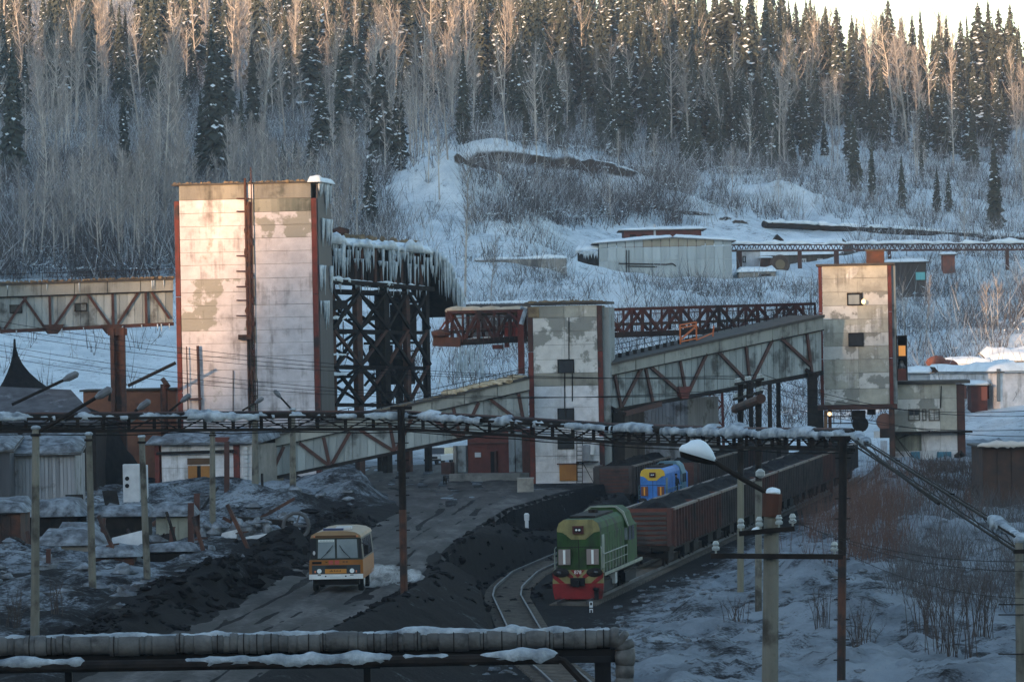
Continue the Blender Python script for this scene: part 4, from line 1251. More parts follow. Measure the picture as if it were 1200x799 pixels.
# ------------------------------------------------------------ right tower
def right_tower():
    ax = Axis(960.5, 1046, 391, 390.4, 400)
    t = root('concrete_tower', 'right-hand cream concrete tower raised on legs over the coal train', 'tower', (ax.a.x, ax.a.y, gz(ax.a.x, ax.a.y)))
    ys = [474, 455.5, 437, 421, 405.5, 390, 374, 358, 342, 326, 311.5]
    zs = [ax.z(1003, y) for y in ys]; n = len(zs) - 1
    xs = [.32, ax.W * .53, ax.W - .34]
    def mf(i, j):
        k = n - 1 - j
        if k in (0, 1, 4): return CREAM2
        return CREAM2 if (i + k) % 3 else CREAM
    panel_grid(t, ax, xs, zs, mf, depth=6.5)
    for xa, xb in ((0, .30), (ax.W - .32, ax.W)):
        for k in range(3):
            za = zs[0] + (zs[-1] - zs[0]) * k / 3
            b = MB(); ax.box(b, xa, xb, -.1, .2, za, za + (zs[-1] - zs[0]) / 3 - .04); b.build('corner_strip', REDST, t)
    b = MB(); ax.box(b, ax.W, ax.W + .35, -6, -.12, zs[0], zs[-1] - .05); b.build('side_wall', SHEET, t)
    w = window(t, ax, 992.5, 1011, 343, 358, out=.26, mull=0, fw=.10)
    b = MB(); ax.pbox(b, 994, 1007, 345.5, 356.5, .165, .19); b.build('curtain', SHEET, w)
    window(t, ax, 994, 1012, 390, 406, out=.26, mull=0, fw=.08)
    b = MB(); ax.box(b, -.2, ax.W + .3, -6.7, .36, zs[-1] + .02, zs[-1] + .2); b.build('roof_edge', ROOFT, t)
    b = MB(); ax.pbox(b, 1015, 1036, 293.5, 309, -2.2, -.6); b.build('roof_hatch', RUST, t)
    b = MB(); ax.pbox(b, 1013.5, 1037.5, 292, 294, -2.35, -.45); b.build('hatch_lid', ROOFT, t)
    b = MB(); ax.box(b, -.3, ax.W + .3, -6.5, .3, zs[0] - .45, zs[0] - .02); b.build('floor_beam', BROWNST, t)
    # legs and dark machinery under the floor
    zg = gz(ax.at(3, 0, -4).x, ax.at(3, 0, -4).y) - .6
    for x, o, w, m in ((-.25, -.2, .9, DARK), (ax.W - .2, -.1, .5, RUST), (ax.W - .2, -6, .5, DARK), (.75, -.9, .3, ORANGE if False else RUST)):
        b = MB(); b.beam(ax.at(x, zg, o), ax.at(x, zs[0] - .45, o), w, w, up=ax.n); b.build('leg', m, t)
    b = MB(); ax.pbox(b, 998, 1014, 481, 492, -1.6, -.4); ax.pbox(b, 1016, 1026, 478, 486, -2, -.6)
    b.build('machine_box', DARK, t)
    b = MB(); c = ax.pt(1008, 497, -1); b.lathe([(.2, -.35), (.7, -.3), (.7, .3), (.2, .35)], c, 20, 'y'); b.build('pulley', DARK, t)
    b = MB(); c = ax.pt(1037, 494, -.4); b.lathe([(.2, -.35), (.75, -.3), (.75, .3), (.2, .35)], c, 18, 'y'); b.build('pulley', mat('brown_drum', (.16, .075, .055), None, rough=.7), t)
    b = MB(); c = ax.pt(1037, 508, -.3); ax.pbox(b, 1031, 1043, 502, 513, -.5, .1); b.build('motor', RUST, t)
    b = MB()
    for x in (977, 985, 998): b.beam(ax.pt(x, 477, -.8), ax.pt(x, 497, -.8), .07)
    for y in (482, 488, 496): b.beam(ax.pt(966, y, -.8), ax.pt(1000, y, -.8), .1)
    b.build('catwalk', DARK, t, kind='stuff')
    b = MB(); ax.pbox(b, 1024, 1031, 505, 513, -.1, .3); b.build('sign_board', WHITEP, t)
    b = MB(); ax.pbox(b, 1032, 1040, 516, 535, .3, .8); b.build('white_chute', mat('pale_blue_paint', (.42, .46, .52), (.3, .33, .38), 1, .7), t)
    # hanging cabin on the right with a pane that glows in place of reflected sun
    cb = MB()
    for x in (1050.5, 1062): ax.pbox(cb, x, x + 1.3, 393, 446, -1.2, .0)
    ax.pbox(cb, 1052, 1062, 393, 394.5, -1.2, 0); ax.pbox(cb, 1052, 1062, 418, 420, -1.2, 0); ax.pbox(cb, 1052, 1062, 394.5, 446, -2.2, -1.25)
    c = cb.build('side_cabin', DARK, t)
    b = MB(); ax.pbox(b, 1053, 1061, 405, 417, -1.2, -1.1); b.build('glint_pane', GLINTWIN, c)
    b = MB(); ax.pbox(b, 1052, 1062, 432, 446, -1.15, -.05); b.build('cabin_base', BRICK, c)
    b = MB(); b.ball(ax.pt(1057, 430, -.7), .3, .3, .35, 8, 6, .4); b.ball(ax.pt(1056, 425, -.9), .2, .2, .25, 8, 6, .4); b.build('snow_lump', DSNOW, c)
    # glow standing for a sun glint by the window, then the hanging lamp
    b = MB(); b.beam(ax.pt(1012, 351, .2), ax.pt(1012, 352, .55), .05); l = b.build('wall_fixture', DARK, t)
    b = MB(); b.ball(ax.pt(1012, 353.5, .6), .19, .17, .22, 10, 7); b.build('bulb_glint', LAMPGLINT, l)
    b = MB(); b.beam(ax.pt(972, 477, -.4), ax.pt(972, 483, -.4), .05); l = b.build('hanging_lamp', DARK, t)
    b = MB(); b.ball(ax.pt(972, 485, -.4), .17, .17, .17, 10, 7); b.build('bulb_glint', LAMPGLINT, l)
    b = MB(); b.beam(ax.pt(967.5, 481, -.3), ax.pt(967.5, 520, -.3), .3, .3); b.build('lit_post', mat('ochre_post', (.30, .16, .08), (.2, .1, .05), 1, .7), t)
    return ax
RT = right_tower()

# low building right of it
def right_building():
    ax = Axis(1048, 1131, 393, 392.6, 500)
    g0 = min(gz(ax.a.x, ax.a.y), gz(ax.b.x, ax.b.y)) - .6
    t = root('works_building', 'two-storey cream works building with a triple window and blue doors below', 'building', (ax.a.x, ax.a.y, g0))
    zs = [g0] + [ax.z(1090, y) for y in (528, 505, 486, 467, 450)]
    xs = [0, ax.W * .38, ax.W * .65, ax.W - .7]
    def mf(i, j):
        if j == 0: return WHITEW
        if j == 1: return WHITEW if i else GREENST
        if j == 4: return CREAM2
        return CREAM if i != 2 else CREAM2
    panel_grid(t, ax, xs, zs, mf, depth=8.0)
    b = MB(); ax.box(b, ax.W - .68, ax.W, -8, .2, g0, zs[-1] - .1); b.build('corner_pier', BROWNST, t)
    b = MB(); ax.box(b, -.2, ax.W + .5, -8.2, .5, zs[-1] + .02, zs[-1] + .30); b.build('roof_edge', ROOFT, t)
    for x0, x1 in ((1064, 1078), (1080.5, 1085.5), (1088, 1101)):
        window(t, ax, x0, x1, 479, 493, out=.22, mull=1 if x1 - x0 > 10 else 0, fw=.10, frame=WOOD)
    b = MB(); ax.box(b, -.3, ax.W + .6, .14, 1.3, zs[2] - .18, zs[2] - .02); b.build('canopy', DARK, t)
    for x0, x1, m in ((1067, 1078, BLUED), (1079, 1097, WHITEP), (1098, 1115, BLUED)):
        b = MB(); ax.pbox(b, x0, x1, 528 if m is not BLUED else 529, 552, .13, .28); d = b.build('door', m, t)
        b = MB(); ax.pbox(b, x1 - 3, x1 - 2, 540, 542, .28, .36); b.build('handle', DARK, d)
    b = MB(); b.tube([ax.pt(1128, 553, .8), ax.pt(1128, 534, .8), ax.pt(1125, 530, .8), ax.pt(1121, 533, .8), ax.pt(1121, 555, .8)], .25, 8); b.build('vent_pipe', DARK, t)
    b = MB(); b.tube([ax.pt(1103, 452, .25), ax.pt(1102, 478, .25)], .05, 5); b.tube([ax.pt(1090, 505, .3), ax.pt(1070, 507, .3), ax.pt(1050, 515, .3)], .05, 5); b.build('conduit', DARK, t)
    b = MB(); b.beam(ax.pt(1046, 520, 1.0), ax.pt(1068, 545, 1.0), .25, .1); b.beam(ax.pt(1046, 506, 1.0), ax.pt(1075, 548, 1.0), .08); b.beam(ax.pt(1050, 512, 1.0), ax.pt(1080, 547, 1.0), .06)
    b.build('stair', DARK, t)
    b = MB(); q = ax.pt(1063, 546, 1.2); b.lathe([(.02, -.9), (.42, .1), (.45, .15)], q, 12); b.build('hopper', WHITEP, t)
right_building()
REDSHADE = mat('shaded_red_steel', (0.068, 0.021, 0.016), (0.036, 0.016, 0.014), 1.6, 0.8, (0.02, 0.015, 0.015), 0.6, 0.58)  # shade on the trusses put into a darker red
# ------------------------------------------------------------ red truss bridges behind
def truss_bridge(name, label, L, R, top, bot, D0, D1, bays, depth, m, extra_low=None):
    ax = Axis(L, R, D0, D1, (top[0] + bot[0]) / 2)
    def T(s): return ax.pt(L + (R - L) * s, top[0] + (top[1] - top[0]) * s, 0)
    def Bt(s): return ax.pt(L + (R - L) * s, bot[0] + (bot[1] - bot[0]) * s, 0)
    t = root(name, label, 'truss bridge', Bt(0))
    for side, o in ((0, 0.0), (1, -depth)):
        off = ax.n * o
        b = MB(); b.beam(T(0) + off, T(1) + off, .26); b.build('top_chord', m, t)
        b = MB(); b.beam(Bt(0) + off, Bt(1) + off, .42, .5); b.build('bottom_chord', DARK, t)
        for i in range(bays + 1):
            b = MB(); b.beam(T(i / bays) + off, Bt(i / bays) + off, .30 if i % 2 == 0 else .2); b.build('post', m, t)
            if i < bays:
                s0, s1 = (i / bays, (i + 1) / bays) if i % 2 == 0 else ((i + 1) / bays, i / bays)
                b = MB(); b.beam(T(s0) + off, Bt(s1) + off, .26); b.build('diagonal', m, t)
    b = MB()
    for h in (.45, .8): b.beam(Bt(0).lerp(T(0), h) + ax.n * .2, Bt(1).lerp(T(1), h) + ax.n * .2, .07)
    n = bays * 3
    for i in range(n): b.beam(Bt(i / n) + ax.n * .2, Bt(i / n).lerp(T(i / n), .82) + ax.n * .2, .06)
    b.build('handrail', m, t, kind='stuff')
    b = MB(); a0, a1 = Bt(0), Bt(1)
    b.hexa([a0 - ax.n * .2, a1 - ax.n * .2, a1 - ax.n * depth, a0 - ax.n * depth] + [p + Vector((0, 0, .2)) for p in (a0 - ax.n * .2, a1 - ax.n * .2, a1 - ax.n * depth, a0 - ax.n * depth)]); b.build('deck', ROOFT, t)
    b = MB(); a0, a1 = Bt(0) + Vector((0, 0, .9)), Bt(1) + Vector((0, 0, .9)); b.beam(a0 - ax.n * depth * .5, a1 - ax.n * depth * .5, .9, .25); b.build('belt', ROOFT, t)
    b = MB(); snow_ridge(b, [a0 - ax.n * .6 - Vector((0, 0, .7)), a1 - ax.n * .6 - Vector((0, 0, .7))], .5, .12, seed=L, gap=.5); b.build('snow', SNOW, t, kind='stuff')
    return t, ax, T, Bt
t, ax, T, Bt = truss_bridge('truss_bridge', 'dark red truss bridge spanning between the middle and right towers', 708, 955, (363, 356), (393, 384), 396, 402, 11, 3.0, REDSHADE)
t, ax, T, Bt = truss_bridge('truss_bridge', 'short red truss bridge reaching left from the middle tower towards the iced gallery', 524, 616, (366, 364), (402, 397), 371, 370, 5, 2.6, REDSHADE)
b = MB()
for px, w in ((532, 1.0), (551, 1.1), (572, 1.3), (602, 2.0)): b.ball(ax.pt(px, 364, -1.2), w, 1.2, .38, 10, 6, .15)
b.build('snow_heap', mat('warm_old_snow', (.50, .42, .32), (.34, .28, .2), 1, .95, bump=.5), t, kind='stuff')
b = MB(); b.beam(ax.pt(508, 400, 0), ax.pt(540, 401, 0), .5, .8); b.ball(ax.pt(517, 391, 0), .9, .8, .35, 10, 6, .2); b.build('end_platform', RUST, t)
b = MB(); b.beam(ax.pt(513, 390, 0), ax.pt(529, 367, 0), .14); b.beam(ax.pt(529, 367, -2), ax.pt(513, 390, -2), .14); b.build('brace', REDST, t)
b = MB(); ax.pbox(b, 590, 609, 377, 394, -2, -.3); b.build('drive_housing', mat('red_machine', (.26, .03, .022), (.16, .025, .02), 1.2, .6), t)
b = MB(); ax.pbox(b, 577, 588, 404, 409, -1, 0); ax.pbox(b, 591, 595, 398, 407, -1, 0); b.build('hanging_frame', REDST, t)
b = MB(); b.beam(ax.pt(611, 363, .4), ax.pt(612, 438, .4), .5, .4, up=ax.n); b.beam(ax.pt(596, 366, .3), ax.pt(611, 378, .3), .14); b.build('end_post', REDST, t)
b = MB(); b.tube([ax.pt(611, 361, .5), ax.pt(617, 362, .5), ax.pt(612, 380, .6)], .2, 7); b.build('snow_pipe', PSNOW, t)
for px in (571, 574):
    pass

# dark column under the right gallery by the middle tower, and the grey shed behind it
def simple_column(px, y0, y1, D, w, m, label, dep=None):
    q0 = P(px, y0, D); q1 = P(px, y1, D); q1.z = min(q1.z, gz(q1.x, q1.y) - .4)
    b = MB(); b.beam(q1, q0, w, dep or w, up=(0, 1, 0)); b.beam(q1 + Vector((0, 0, (q0.z - q1.z))), q0 + Vector((0, 0, .25)), w * 1.5, (dep or w) * 1.4, up=(0, 1, 0))
    for k in range(1, 4):
        z = q1.z + (q0.z - q1.z) * k / 4; b.beam(Vector((q1.x - w * .6, q1.y - (dep or w) * .52, z)), Vector((q1.x + w * .6, q1.y - (dep or w) * .52, z)), .14, .06)
    return thing('steel_column', b, m, label, 'column', (q1.x, q1.y, q1.z + .4))
simple_column(725, 483, 575, 362, .95, DARK, 'thick black column under the lower end of the right gallery')
simple_column(952, 439, 560, 386, .85, DARK, 'dark column under the upper end of the right gallery, beside the right tower')

def shed(name, label, cat, x0, x1, y0, y1, D, depth, m, D1=None, snow=None, roof=None, ribs=0, roof_slope=0.0, wall_name='wall', sm=SNOW, over=.3, pieces=0, piece_name='wall_sheet'):
    """small building: walls (in sheets if asked), roof slab, snow"""
    ax = Axis(x0, x1, D, D1 or D, (y0 + y1) / 2)
    zb = ax.z((x0 + x1) / 2, y1); zt_ = ax.z((x0 + x1) / 2, y0)
    pg = min(gz(ax.a.x, ax.a.y), gz(ax.b.x, ax.b.y), gz(ax.at(ax.W / 2, 0, -depth).x, ax.at(ax.W / 2, 0, -depth).y))
    z0 = min(zb, pg) - .4
    t = root(name, label, cat, (ax.a.x, ax.a.y, z0))
    b = MB(); ax.box(b, 0, ax.W, -depth, 0, z0, zt_); b.build(wall_name, m, t)
    for i in range(pieces):
        w = ax.W / pieces; b = MB(); o = random.uniform(.04, .09); ax.box(b, i * w + .02, (i + 1) * w - .02, .001, o, z0 + random.uniform(0, .1), zt_ - random.uniform(.0, .12)); b.build(piece_name, m, t)
    if roof is not None:
        b = MB(); c = [ax.at(-over, zt_ + .01, over), ax.at(ax.W + over, zt_ + .01, over), ax.at(ax.W + over, zt_ + .01 + roof_slope, -depth - over), ax.at(-over, zt_ + .01 + roof_slope, -depth - over)]
        b.hexa(c + [p + Vector((0, 0, .16)) for p in c]); b.build('roof', roof, t)
    if snow:
        b = MB(); c = [ax.at(-over, zt_ + .18, over), ax.at(ax.W + over, zt_ + .18, over), ax.at(ax.W + over, zt_ + .18 + roof_slope, -depth - over), ax.at(-over, zt_ + .18 + roof_slope, -depth - over)]
        snow_slab(b, c, snow, .05, n=max(6, int(ax.W / .7)), m=max(5, int(depth / .7))); b.build('roof_snow', sm, t, smooth=True)
    return t, ax, z0, zt_

t, ax, z0, z1 = shed('tin_shed', 'tall grey corrugated metal shed standing behind the black column under the right gallery', 'shed', 756, 807, 466, 566, 384, 6, CORR, D1=382, pieces=12)
t, ax, z0, z1 = shed('plank_shed', 'brown plank shed with pale boards between the middle tower and the grey metal shed', 'shed', 731, 756, 478, 566, 385, 5, WOOD, pieces=9, piece_name='plank')
# lattice mast
def lattice(px, y0, y1, D, w0, w1, label, name='lattice_mast', m=REDST, n=5):
    q = P(px, y1, D); z0 = gz(q.x, q.y) - .2; z1 = P(px, y0, D).z
    t = root(name, label, 'mast', (q.x, q.y, z0))
    def c(k, f):
        w = (w0 + (w1 - w0) * f) / 2; sx_, sy_ = ((-1, -1), (1, -1), (1, 1), (-1, 1))[k]
        return Vector((q.x + sx_ * w, q.y + sy_ * w, z0 + (z1 - z0) * f))
    for k in range(4):
        b = MB(); b.beam(c(k, 0), c(k, 1), .16); b.build('leg', m, t)
    for i in range(n):
        for k in range(4):
            k2 = (k + 1) % 4
            b = MB(); b.beam(c(k, i / n), c(k2, (i + 1) / n), .09); b.build('brace', m, t)
            b = MB(); b.beam(c(k2, i / n), c(k, (i + 1) / n), .09); b.build('brace', m, t)
    return t
lattice(836, 448, 545, 402, 2.0, 1.8, 'red lattice mast seen under the right gallery')
for px, D in ((880, 420), (902, 430), (912, 405)):
    simple_column(px, 446 - (px - 880) * .15, 540, D, .4, DARK, {880: 'thin dark post under the right gallery nearest the wooden pole pair', 902: 'thin dark post under the right gallery, middle one', 912: 'thin dark post under the right gallery next to the right tower column'}[px])

# ------------------------------------------------------------ iced gallery with its steel trestle
def iced_gallery():
    ax = Axis(380, 504, 390, 402, 300)
    t = root('iced_gallery', 'conveyor gallery hung with thick icicles and snow behind the tallest tower', 'conveyor gallery', ax.pt(380, 330))
    c = {(0, 0): ax.pt(380, 328), (1, 0): ax.pt(504, 338), (0, 1): ax.pt(380, 281), (1, 1): ax.pt(504, 294)}
    def B(s, u, o=0.0): return c[0, 0].lerp(c[1, 0], s).lerp(c[0, 1].lerp(c[1, 1], s), u) + ax.n * o
    b = MB(); b.hexa([B(0, 0, 0), B(1, 0, 0), B(1, 0, -4), B(0, 0, -4), B(0, 1, 0), B(1, 1, 0), B(1, 1, -4), B(0, 1, -4)]); b.build('body', DARK, t)
    for i in range(16):
        b = MB(); b.beam(B((i + .5) / 16, 0, .06), B((i + .5) / 16, 1, .06), .34, .12, up=ax.n); b.build('wall_rib', RUST if i % 3 else DARK, t)
    b = MB(); b.beam(B(0, -.02, .25), B(1, -.02, .25), .5, .4); b.build('ledge', DARK, t)
    b = MB(); snow_ridge(b, [B(0, .02, .25), B(1, .02, .25)], .45, .22, 3); b.build('ledge_snow', SNOW, t, smooth=True)
    b = MB(); snow_slab(b, [B(-.01, 1, .35), B(1.02, 1, .35), B(1.02, 1, -4.2), B(-.01, 1, -4.2)], .75, .1, n=34, m=8); b.build('roof_snow', SNOW, t, smooth=True)
    b = MB(); snow_ridge(b, [B(-.01, .93, .32), B(1.0, .93, .32)], .55, .75, 5, .3); b.build('snow_lip', ICE, t, smooth=True)
    b = MB()
    for i in range(50):
        s = random.uniform(0, .9); b.ball(B(s, 1.0, random.uniform(-2.4, -.2)) + Vector((0, 0, .65)), random.uniform(.15, .4), .3, random.uniform(.1, .3), 7, 5, .5)
    b.build('roof_rubble', STRAW, t, kind='stuff')
    b = MB(); b.ball(B(.22, 1, -1) + Vector((0, 0, .9)), .9, .6, .45, 8, 6, .4); b.build('rust_lump', RUST, t)
    cl = [random.random() for _ in range(13)]
    for i in range(170):
        s = min(1, max(0, random.choice(cl) + random.gauss(0, .012))) if i < 105 else random.random()
        icicle(t, B(s, random.choice([.97, .95, .9, .8, .6]), random.uniform(.15, .55)), .35 + 2.9 * random.random() ** 2.2, random.uniform(.35, 1.5))
    for i in range(25):
        icicle(t, B(random.random(), 0, .4), random.uniform(.3, 1.1), random.uniform(.5, .9))
    # steep chute at the right end
    e0, e1 = ax.pt(504, 292), ax.pt(541, 352)
    d = Vector((0, 0, -1.5))
    b = MB(); b.hexa([e0 + d, e1 + d, e1 + d - ax.n * 4, e0 + d - ax.n * 4, e0, e1, e1 - ax.n * 4, e0 - ax.n * 4]); b.build('chute', DARK, t)
    e2 = ax.pt(523, 316) + Vector((.3, 0, .2))
    b = MB(); snow_ridge(b, [e0 + ax.n * -.6, e2 + ax.n * -.6, e1 + ax.n * -.6], 1.9, .55, 7, .25); b.build('chute_ice', ICE, t, smooth=True)
    b = MB(); snow_ridge(b, [e1 + Vector((-.2, 0, 0)), ax.pt(540, 380)], 1.0, .3, 9, .25); b.build('chute_ice', ICE, t, smooth=True)
    for i in range(75):
        f = random.random(); q = (e0.lerp(e2, f * 2) if f < .5 else e2.lerp(e1, f * 2 - 1)) + ax.n * random.uniform(-.2, .45) + Vector((0, 0, .2)); icicle(t, q, (.6 + 3.2 * random.random() ** 1.5) * (1.1 - .4 * f), random.uniform(.4, 1.5))
    for i in range(22):
        q = ax.pt(random.uniform(535, 572), random.uniform(398, 425), -.5); icicle(t, q, random.uniform(1, 3), random.uniform(.5, 1.3))
    # trestle
    zg = 1.8
    posts = [383, 393, 423, 455, 480, 503]
    tr = root('steel_trestle', 'dark steel trestle with crossed braces carrying the iced gallery', 'trestle', ax.at(ax.x(383, 400), zg))
    rows = []
    for o in (-.4, -3.6):
        for px in posts:
            x = ax.x(px, 400); top = B(min(1, max(0, x / ax.W)), 0).z - .2
            b = MB(); b.beam(ax.at(x, zg, o), ax.at(x, top, o), .75 if px in (423, 455) else .5, .5, up=ax.n); b.build('post', RUST if px in (423, 393, 480) and o > -1 else DARK, tr)
        lev = [430 - 77, 385, 420, 455, 478]
        for y in (340, 386, 428, 472):
            b = MB(); b.beam(ax.at(ax.x(383), ax.z(440, y), o + .1), ax.at(ax.x(503), ax.z(440, y + 5), o + .1), .3); b.build('girder', DARK, tr)
        ys = [342, 386, 429, 473]
        for a, c_ in zip(posts[1:-1], posts[2:]) if o > -1 else [(393, 455), (455, 503)]:
            for y0, y1 in zip(ys, ys[1:]):
                for f in (0, 1):
                    p0 = ax.at(ax.x(a), ax.z(440, y0 if f else y1), o + .2); p1 = ax.at(ax.x(c_), ax.z(440, y1 if f else y0), o + .23 + .2 * f)
                    b = MB(); b.beam(p0, p1, .26 if o > -1 else .2); b.build('brace', DARK if random.random() < .75 else RUST, tr)
    for i in range(34):
        o_ = random.uniform(-3.5, -.6); x0 = random.uniform(393, 503); y0 = random.uniform(345, 470); 
        p0 = ax.pt(x0, y0, o_); k = i % 3
        p1 = ax.pt(min(504, x0 + random.uniform(6, 22)), y0 + random.uniform(-22, 22), o_ - .2) if k else ax.pt(x0, y0 + random.uniform(15, 50), o_)
        b = MB(); b.beam(p0, p1, random.uniform(.08, .22)); b.build('tie', DARK if i % 4 else RUST, tr)
    for y0, x0, x1 in ((400, 458, 500), (372, 440, 470), (440, 395, 425), (352, 470, 503)):
        b = MB(); ax.pbox(b, x0, x1, y0, y0 + 3, -3.2, -.8); b.build('platform', DARK, tr)
    for x0, x1, y0, y1 in ((487, 502, 356, 398), (462, 474, 404, 430), (486, 500, 420, 450)):
        b = MB(); ax.pbox(b, x0, x1, y0, y1, -3, -1.4); b.build('duct', DARK, tr)
    b = MB(); ax.pbox(b, 383, 404, 352, 362, -2, .3); b.build('landing', DARK, tr)
    b = MB(); b.beam(ax.pt(387, 385, .2), ax.pt(404, 362, .2), .3); b.build('strut', DARK, tr)
    b = MB()
    for y in (372, 438, 415): snow_ridge(b, [ax.pt(384, y, .1), ax.pt(404, y, .1)], .3, .12, y)
    b.build('snow', SNOW, tr, kind='stuff')
iced_gallery()

# ------------------------------------------------------------ far side: hangar, houses, garages, pipelines
def hangar():
    ax = Axis(702, 858, 640, 640, 310)
    z0 = min(gz(ax.a.x, 640), gz(ax.b.x, 640)) - .5
    t = root('metal_hangar', 'big pale grey metal hangar with a low gable and snowy roof on the terrace', 'hangar', (ax.a.x, ax.a.y, z0))
    zb, zm, ze, zr = ax.z(780, 330), ax.z(780, 305), ax.z(780, 289), ax.z(790, 278.5)
    W = ax.W; xr = ax.x(792)
    n = 15
    def top(x): return ze + .6 + (zr - ze - .6) * (x / xr if x < xr else max(0, 1 - (x - xr) / (W - xr)) * .98 + .02)
    for i in range(n):
        xa, xb = W * i / n, W * (i + 1) / n
        b = MB(); ax.box(b, xa + .04, xb - .04, 0, .12, zb, zm - .05); b.build('wall_sheet', HANGM, t)
        b = MB(); ax.box(b, xa + .04, xb - .04, 0, .1, zm + .05, ze - .02); b.build('wall_sheet', HANGM, t)
        b = MB(); b.hexa([ax.at(xa + .04, ze + .03, .1), ax.at(xb - .04, ze + .03, .1), ax.at(xb - .04, ze + .03, 0), ax.at(xa + .04, ze + .03, 0), ax.at(xa + .04, top(xa), .1), ax.at(xb - .04, top(xb), .1), ax.at(xb - .04, top(xb), 0), ax.at(xa + .04, top(xa), 0)])
        b.build('gable_sheet', mat('tan_sheet', (.33, .30, .23), (.26, .24, .19), .5, .8) if .28 < i / n < .85 else HANGM, t)
    b = MB(); ax.box(b, 0.02, W - .02, -22, -.01, z0, ze - .1); b.build('core_wall', HANGM, t)
    b = MB(); ax.box(b, -.1, W + .1, -.1, .2, z0, zb); b.build('plinth', CONC, t)
    for (xa, xb) in ((-1.0, xr), (xr, W + .6)):
        za = top(max(0, xa)) if xa < 0 else zr; zc = zr if xa < 0 else top(W)
        b = MB(); p = [ax.at(xa, za + .1, .6), ax.at(xb, zc + .1, .6), ax.at(xb, zc + .1, -22), ax.at(xa, za + .1, -22)]
        b.hexa([q - Vector((0, 0, .15)) for q in p] + p); b.build('roof', ROOFT, t)
        b = MB(); snow_slab(b, p, .55, .1, n=22, m=10, lump=.2); b.build('roof_snow', SNOW, t, smooth=True)
    b = MB()
    for x in (734,): b.beam(ax.pt(x, 293, .2), ax.pt(x, 328, .2), .12); b.beam(ax.pt(x + 3, 293, .2), ax.pt(x + 3, 328, .2), .12)
    b.tube([ax.pt(725, 309, .3), ax.pt(780, 310, .3), ax.pt(788, 309, .3), ax.pt(792, 312, .3)], .1, 5); b.tube([ax.pt(735, 312, .3), ax.pt(770, 313, .3)], .08, 5)
    b.build('wall_pipe', DARK, t)
    # porch wing at the left
    b = MB(); ax2 = Axis(676, 701.5, 641, 640.5, 310); ax2.pbox(b, 677, 701, 297, 330, -10, -1.5); b.build('porch', mat('dark_porch', (.05, .05, .055), (.03, .03, .033), 1, .9), t)
    b = MB(); p = [ax2.pt(674, 293, .8), ax2.pt(703, 291, .8), ax2.pt(703, 288, -10), ax2.pt(674, 290, -10)]; snow_slab(b, p, .6, .1, n=10, m=6); b.build('porch_snow', SNOW, t, smooth=True)
    for px in (678, 689, 699):
        b = MB(); b.beam(ax2.pt(px, 294, .2), ax2.pt(px, 332, .2), .25); b.build('porch_post', DARK, t)
    for i in range(16): icicle(t, ax2.pt(675 + i * 1.7, 294, .7), random.uniform(.4, 1.3), 1.2)
hangar()
t, ax, z0, z1 = shed('brick_house', 'dark red flat-roofed brick building behind the grey hangar', 'building', 731, 822, 270, 290, 690, 12, BRICK, snow=.45, roof=ROOFT, over=.8)
b = MB(); ax.pbox(b, 766, 768.5, 263, 282, -.3, .2); b.build('vent_pipe', WHITEP, t)
for x0 in (738, 752, 776, 790, 804): window(t, ax, x0, x0 + 7, 275, 280, out=.08, mull=0, fw=.12)
t, ax, z0, z1 = shed('retaining_wall', 'long low snow-capped concrete wall crossing the slope left of the hangar', 'wall', 556, 664, 304, 318, 607, .8, CONC, snow=.35, over=.1)
t, ax, z0, z1 = shed('retaining_wall', 'short dark retaining wall under the snow between the two bare birches', 'wall', 545, 622, 356, 366, 540, .8, mat('dark_concrete', (.07, .062, .058), (.045, .04, .038), 1, .9), snow=.2, over=.1)
# wooden house
def house():
    ax = Axis(890, 985, 672, 668, 310)
    z0 = min(gz(ax.a.x, 670), gz(ax.b.x, 668)) - .4
    t = root('wooden_house', 'long grey wooden house with white-framed windows and a dormer in its snowy roof', 'house', (ax.a.x, ax.a.y, z0))
    zb, ze, zr = ax.z(940, 318), ax.z(940, 298.5), ax.z(940, 279)
    k = 9
    for i in range(k):
        b = MB(); ax.box(b, 0, ax.W, 0, .12, z0 + .3 + (ze - z0 - .3) * i / k + .02, z0 + .3 + (ze - z0 - .3) * (i + 1) / k - .02); b.build('log', WOOD, t)
    b = MB(); ax.box(b, .02, ax.W - .02, -9, -.001, z0, ze); b.build('wall', WOOD, t)
    p = [ax.at(-1, ze, .8), ax.at(ax.W + .7, ze, .8), ax.at(ax.W - 1, zr, -5), ax.at(-.2, zr, -5)]
    q = [ax.at(-1, ze, -10), ax.at(ax.W + .7, ze, -10)]
    b = MB(); b.add(p + q, [(0, 1, 2, 3), (1, 5, 2), (5, 4, 3, 2), (4, 0, 3), (0, 4, 5, 1)]); b.build('roof', ROOFT, t)
    b = MB(); snow_slab(b, [v + Vector((0, 0, .05)) for v in p], .4, .05, n=20, m=8, lump=.2); b.build('roof_snow', SNOW, t, smooth=True)
    for x0, x1 in ((939, 945), (958, 964.5), (974, 978)): window(t, ax, x0, x1, 303, 311, out=.2, frame=WHITEP, fw=.2, mull=1 if x1 - x0 > 5 else 0)
    d = Axis(905, 919, 667, 667, 280); b = MB(); b.add([d.pt(905, 283, .2), d.pt(919, 282, .2), d.pt(911, 274.5, .2), d.pt(905, 283, -4), d.pt(919, 282, -4), d.pt(911, 274.5, -4)], [(0, 1, 2), (3, 5, 4), (0, 2, 5, 3), (1, 4, 5, 2), (0, 3, 4, 1)]); b.build('dormer', DARK, t)
house()
t, ax, z0, z1 = shed('block_house', 'small pale block building left of the brown drum, half behind the hangar corner', 'building', 867, 891, 294, 320, 655, 6, WHITEW, snow=.4, roof=ROOFT, over=.4, pieces=3, piece_name='wall_block')
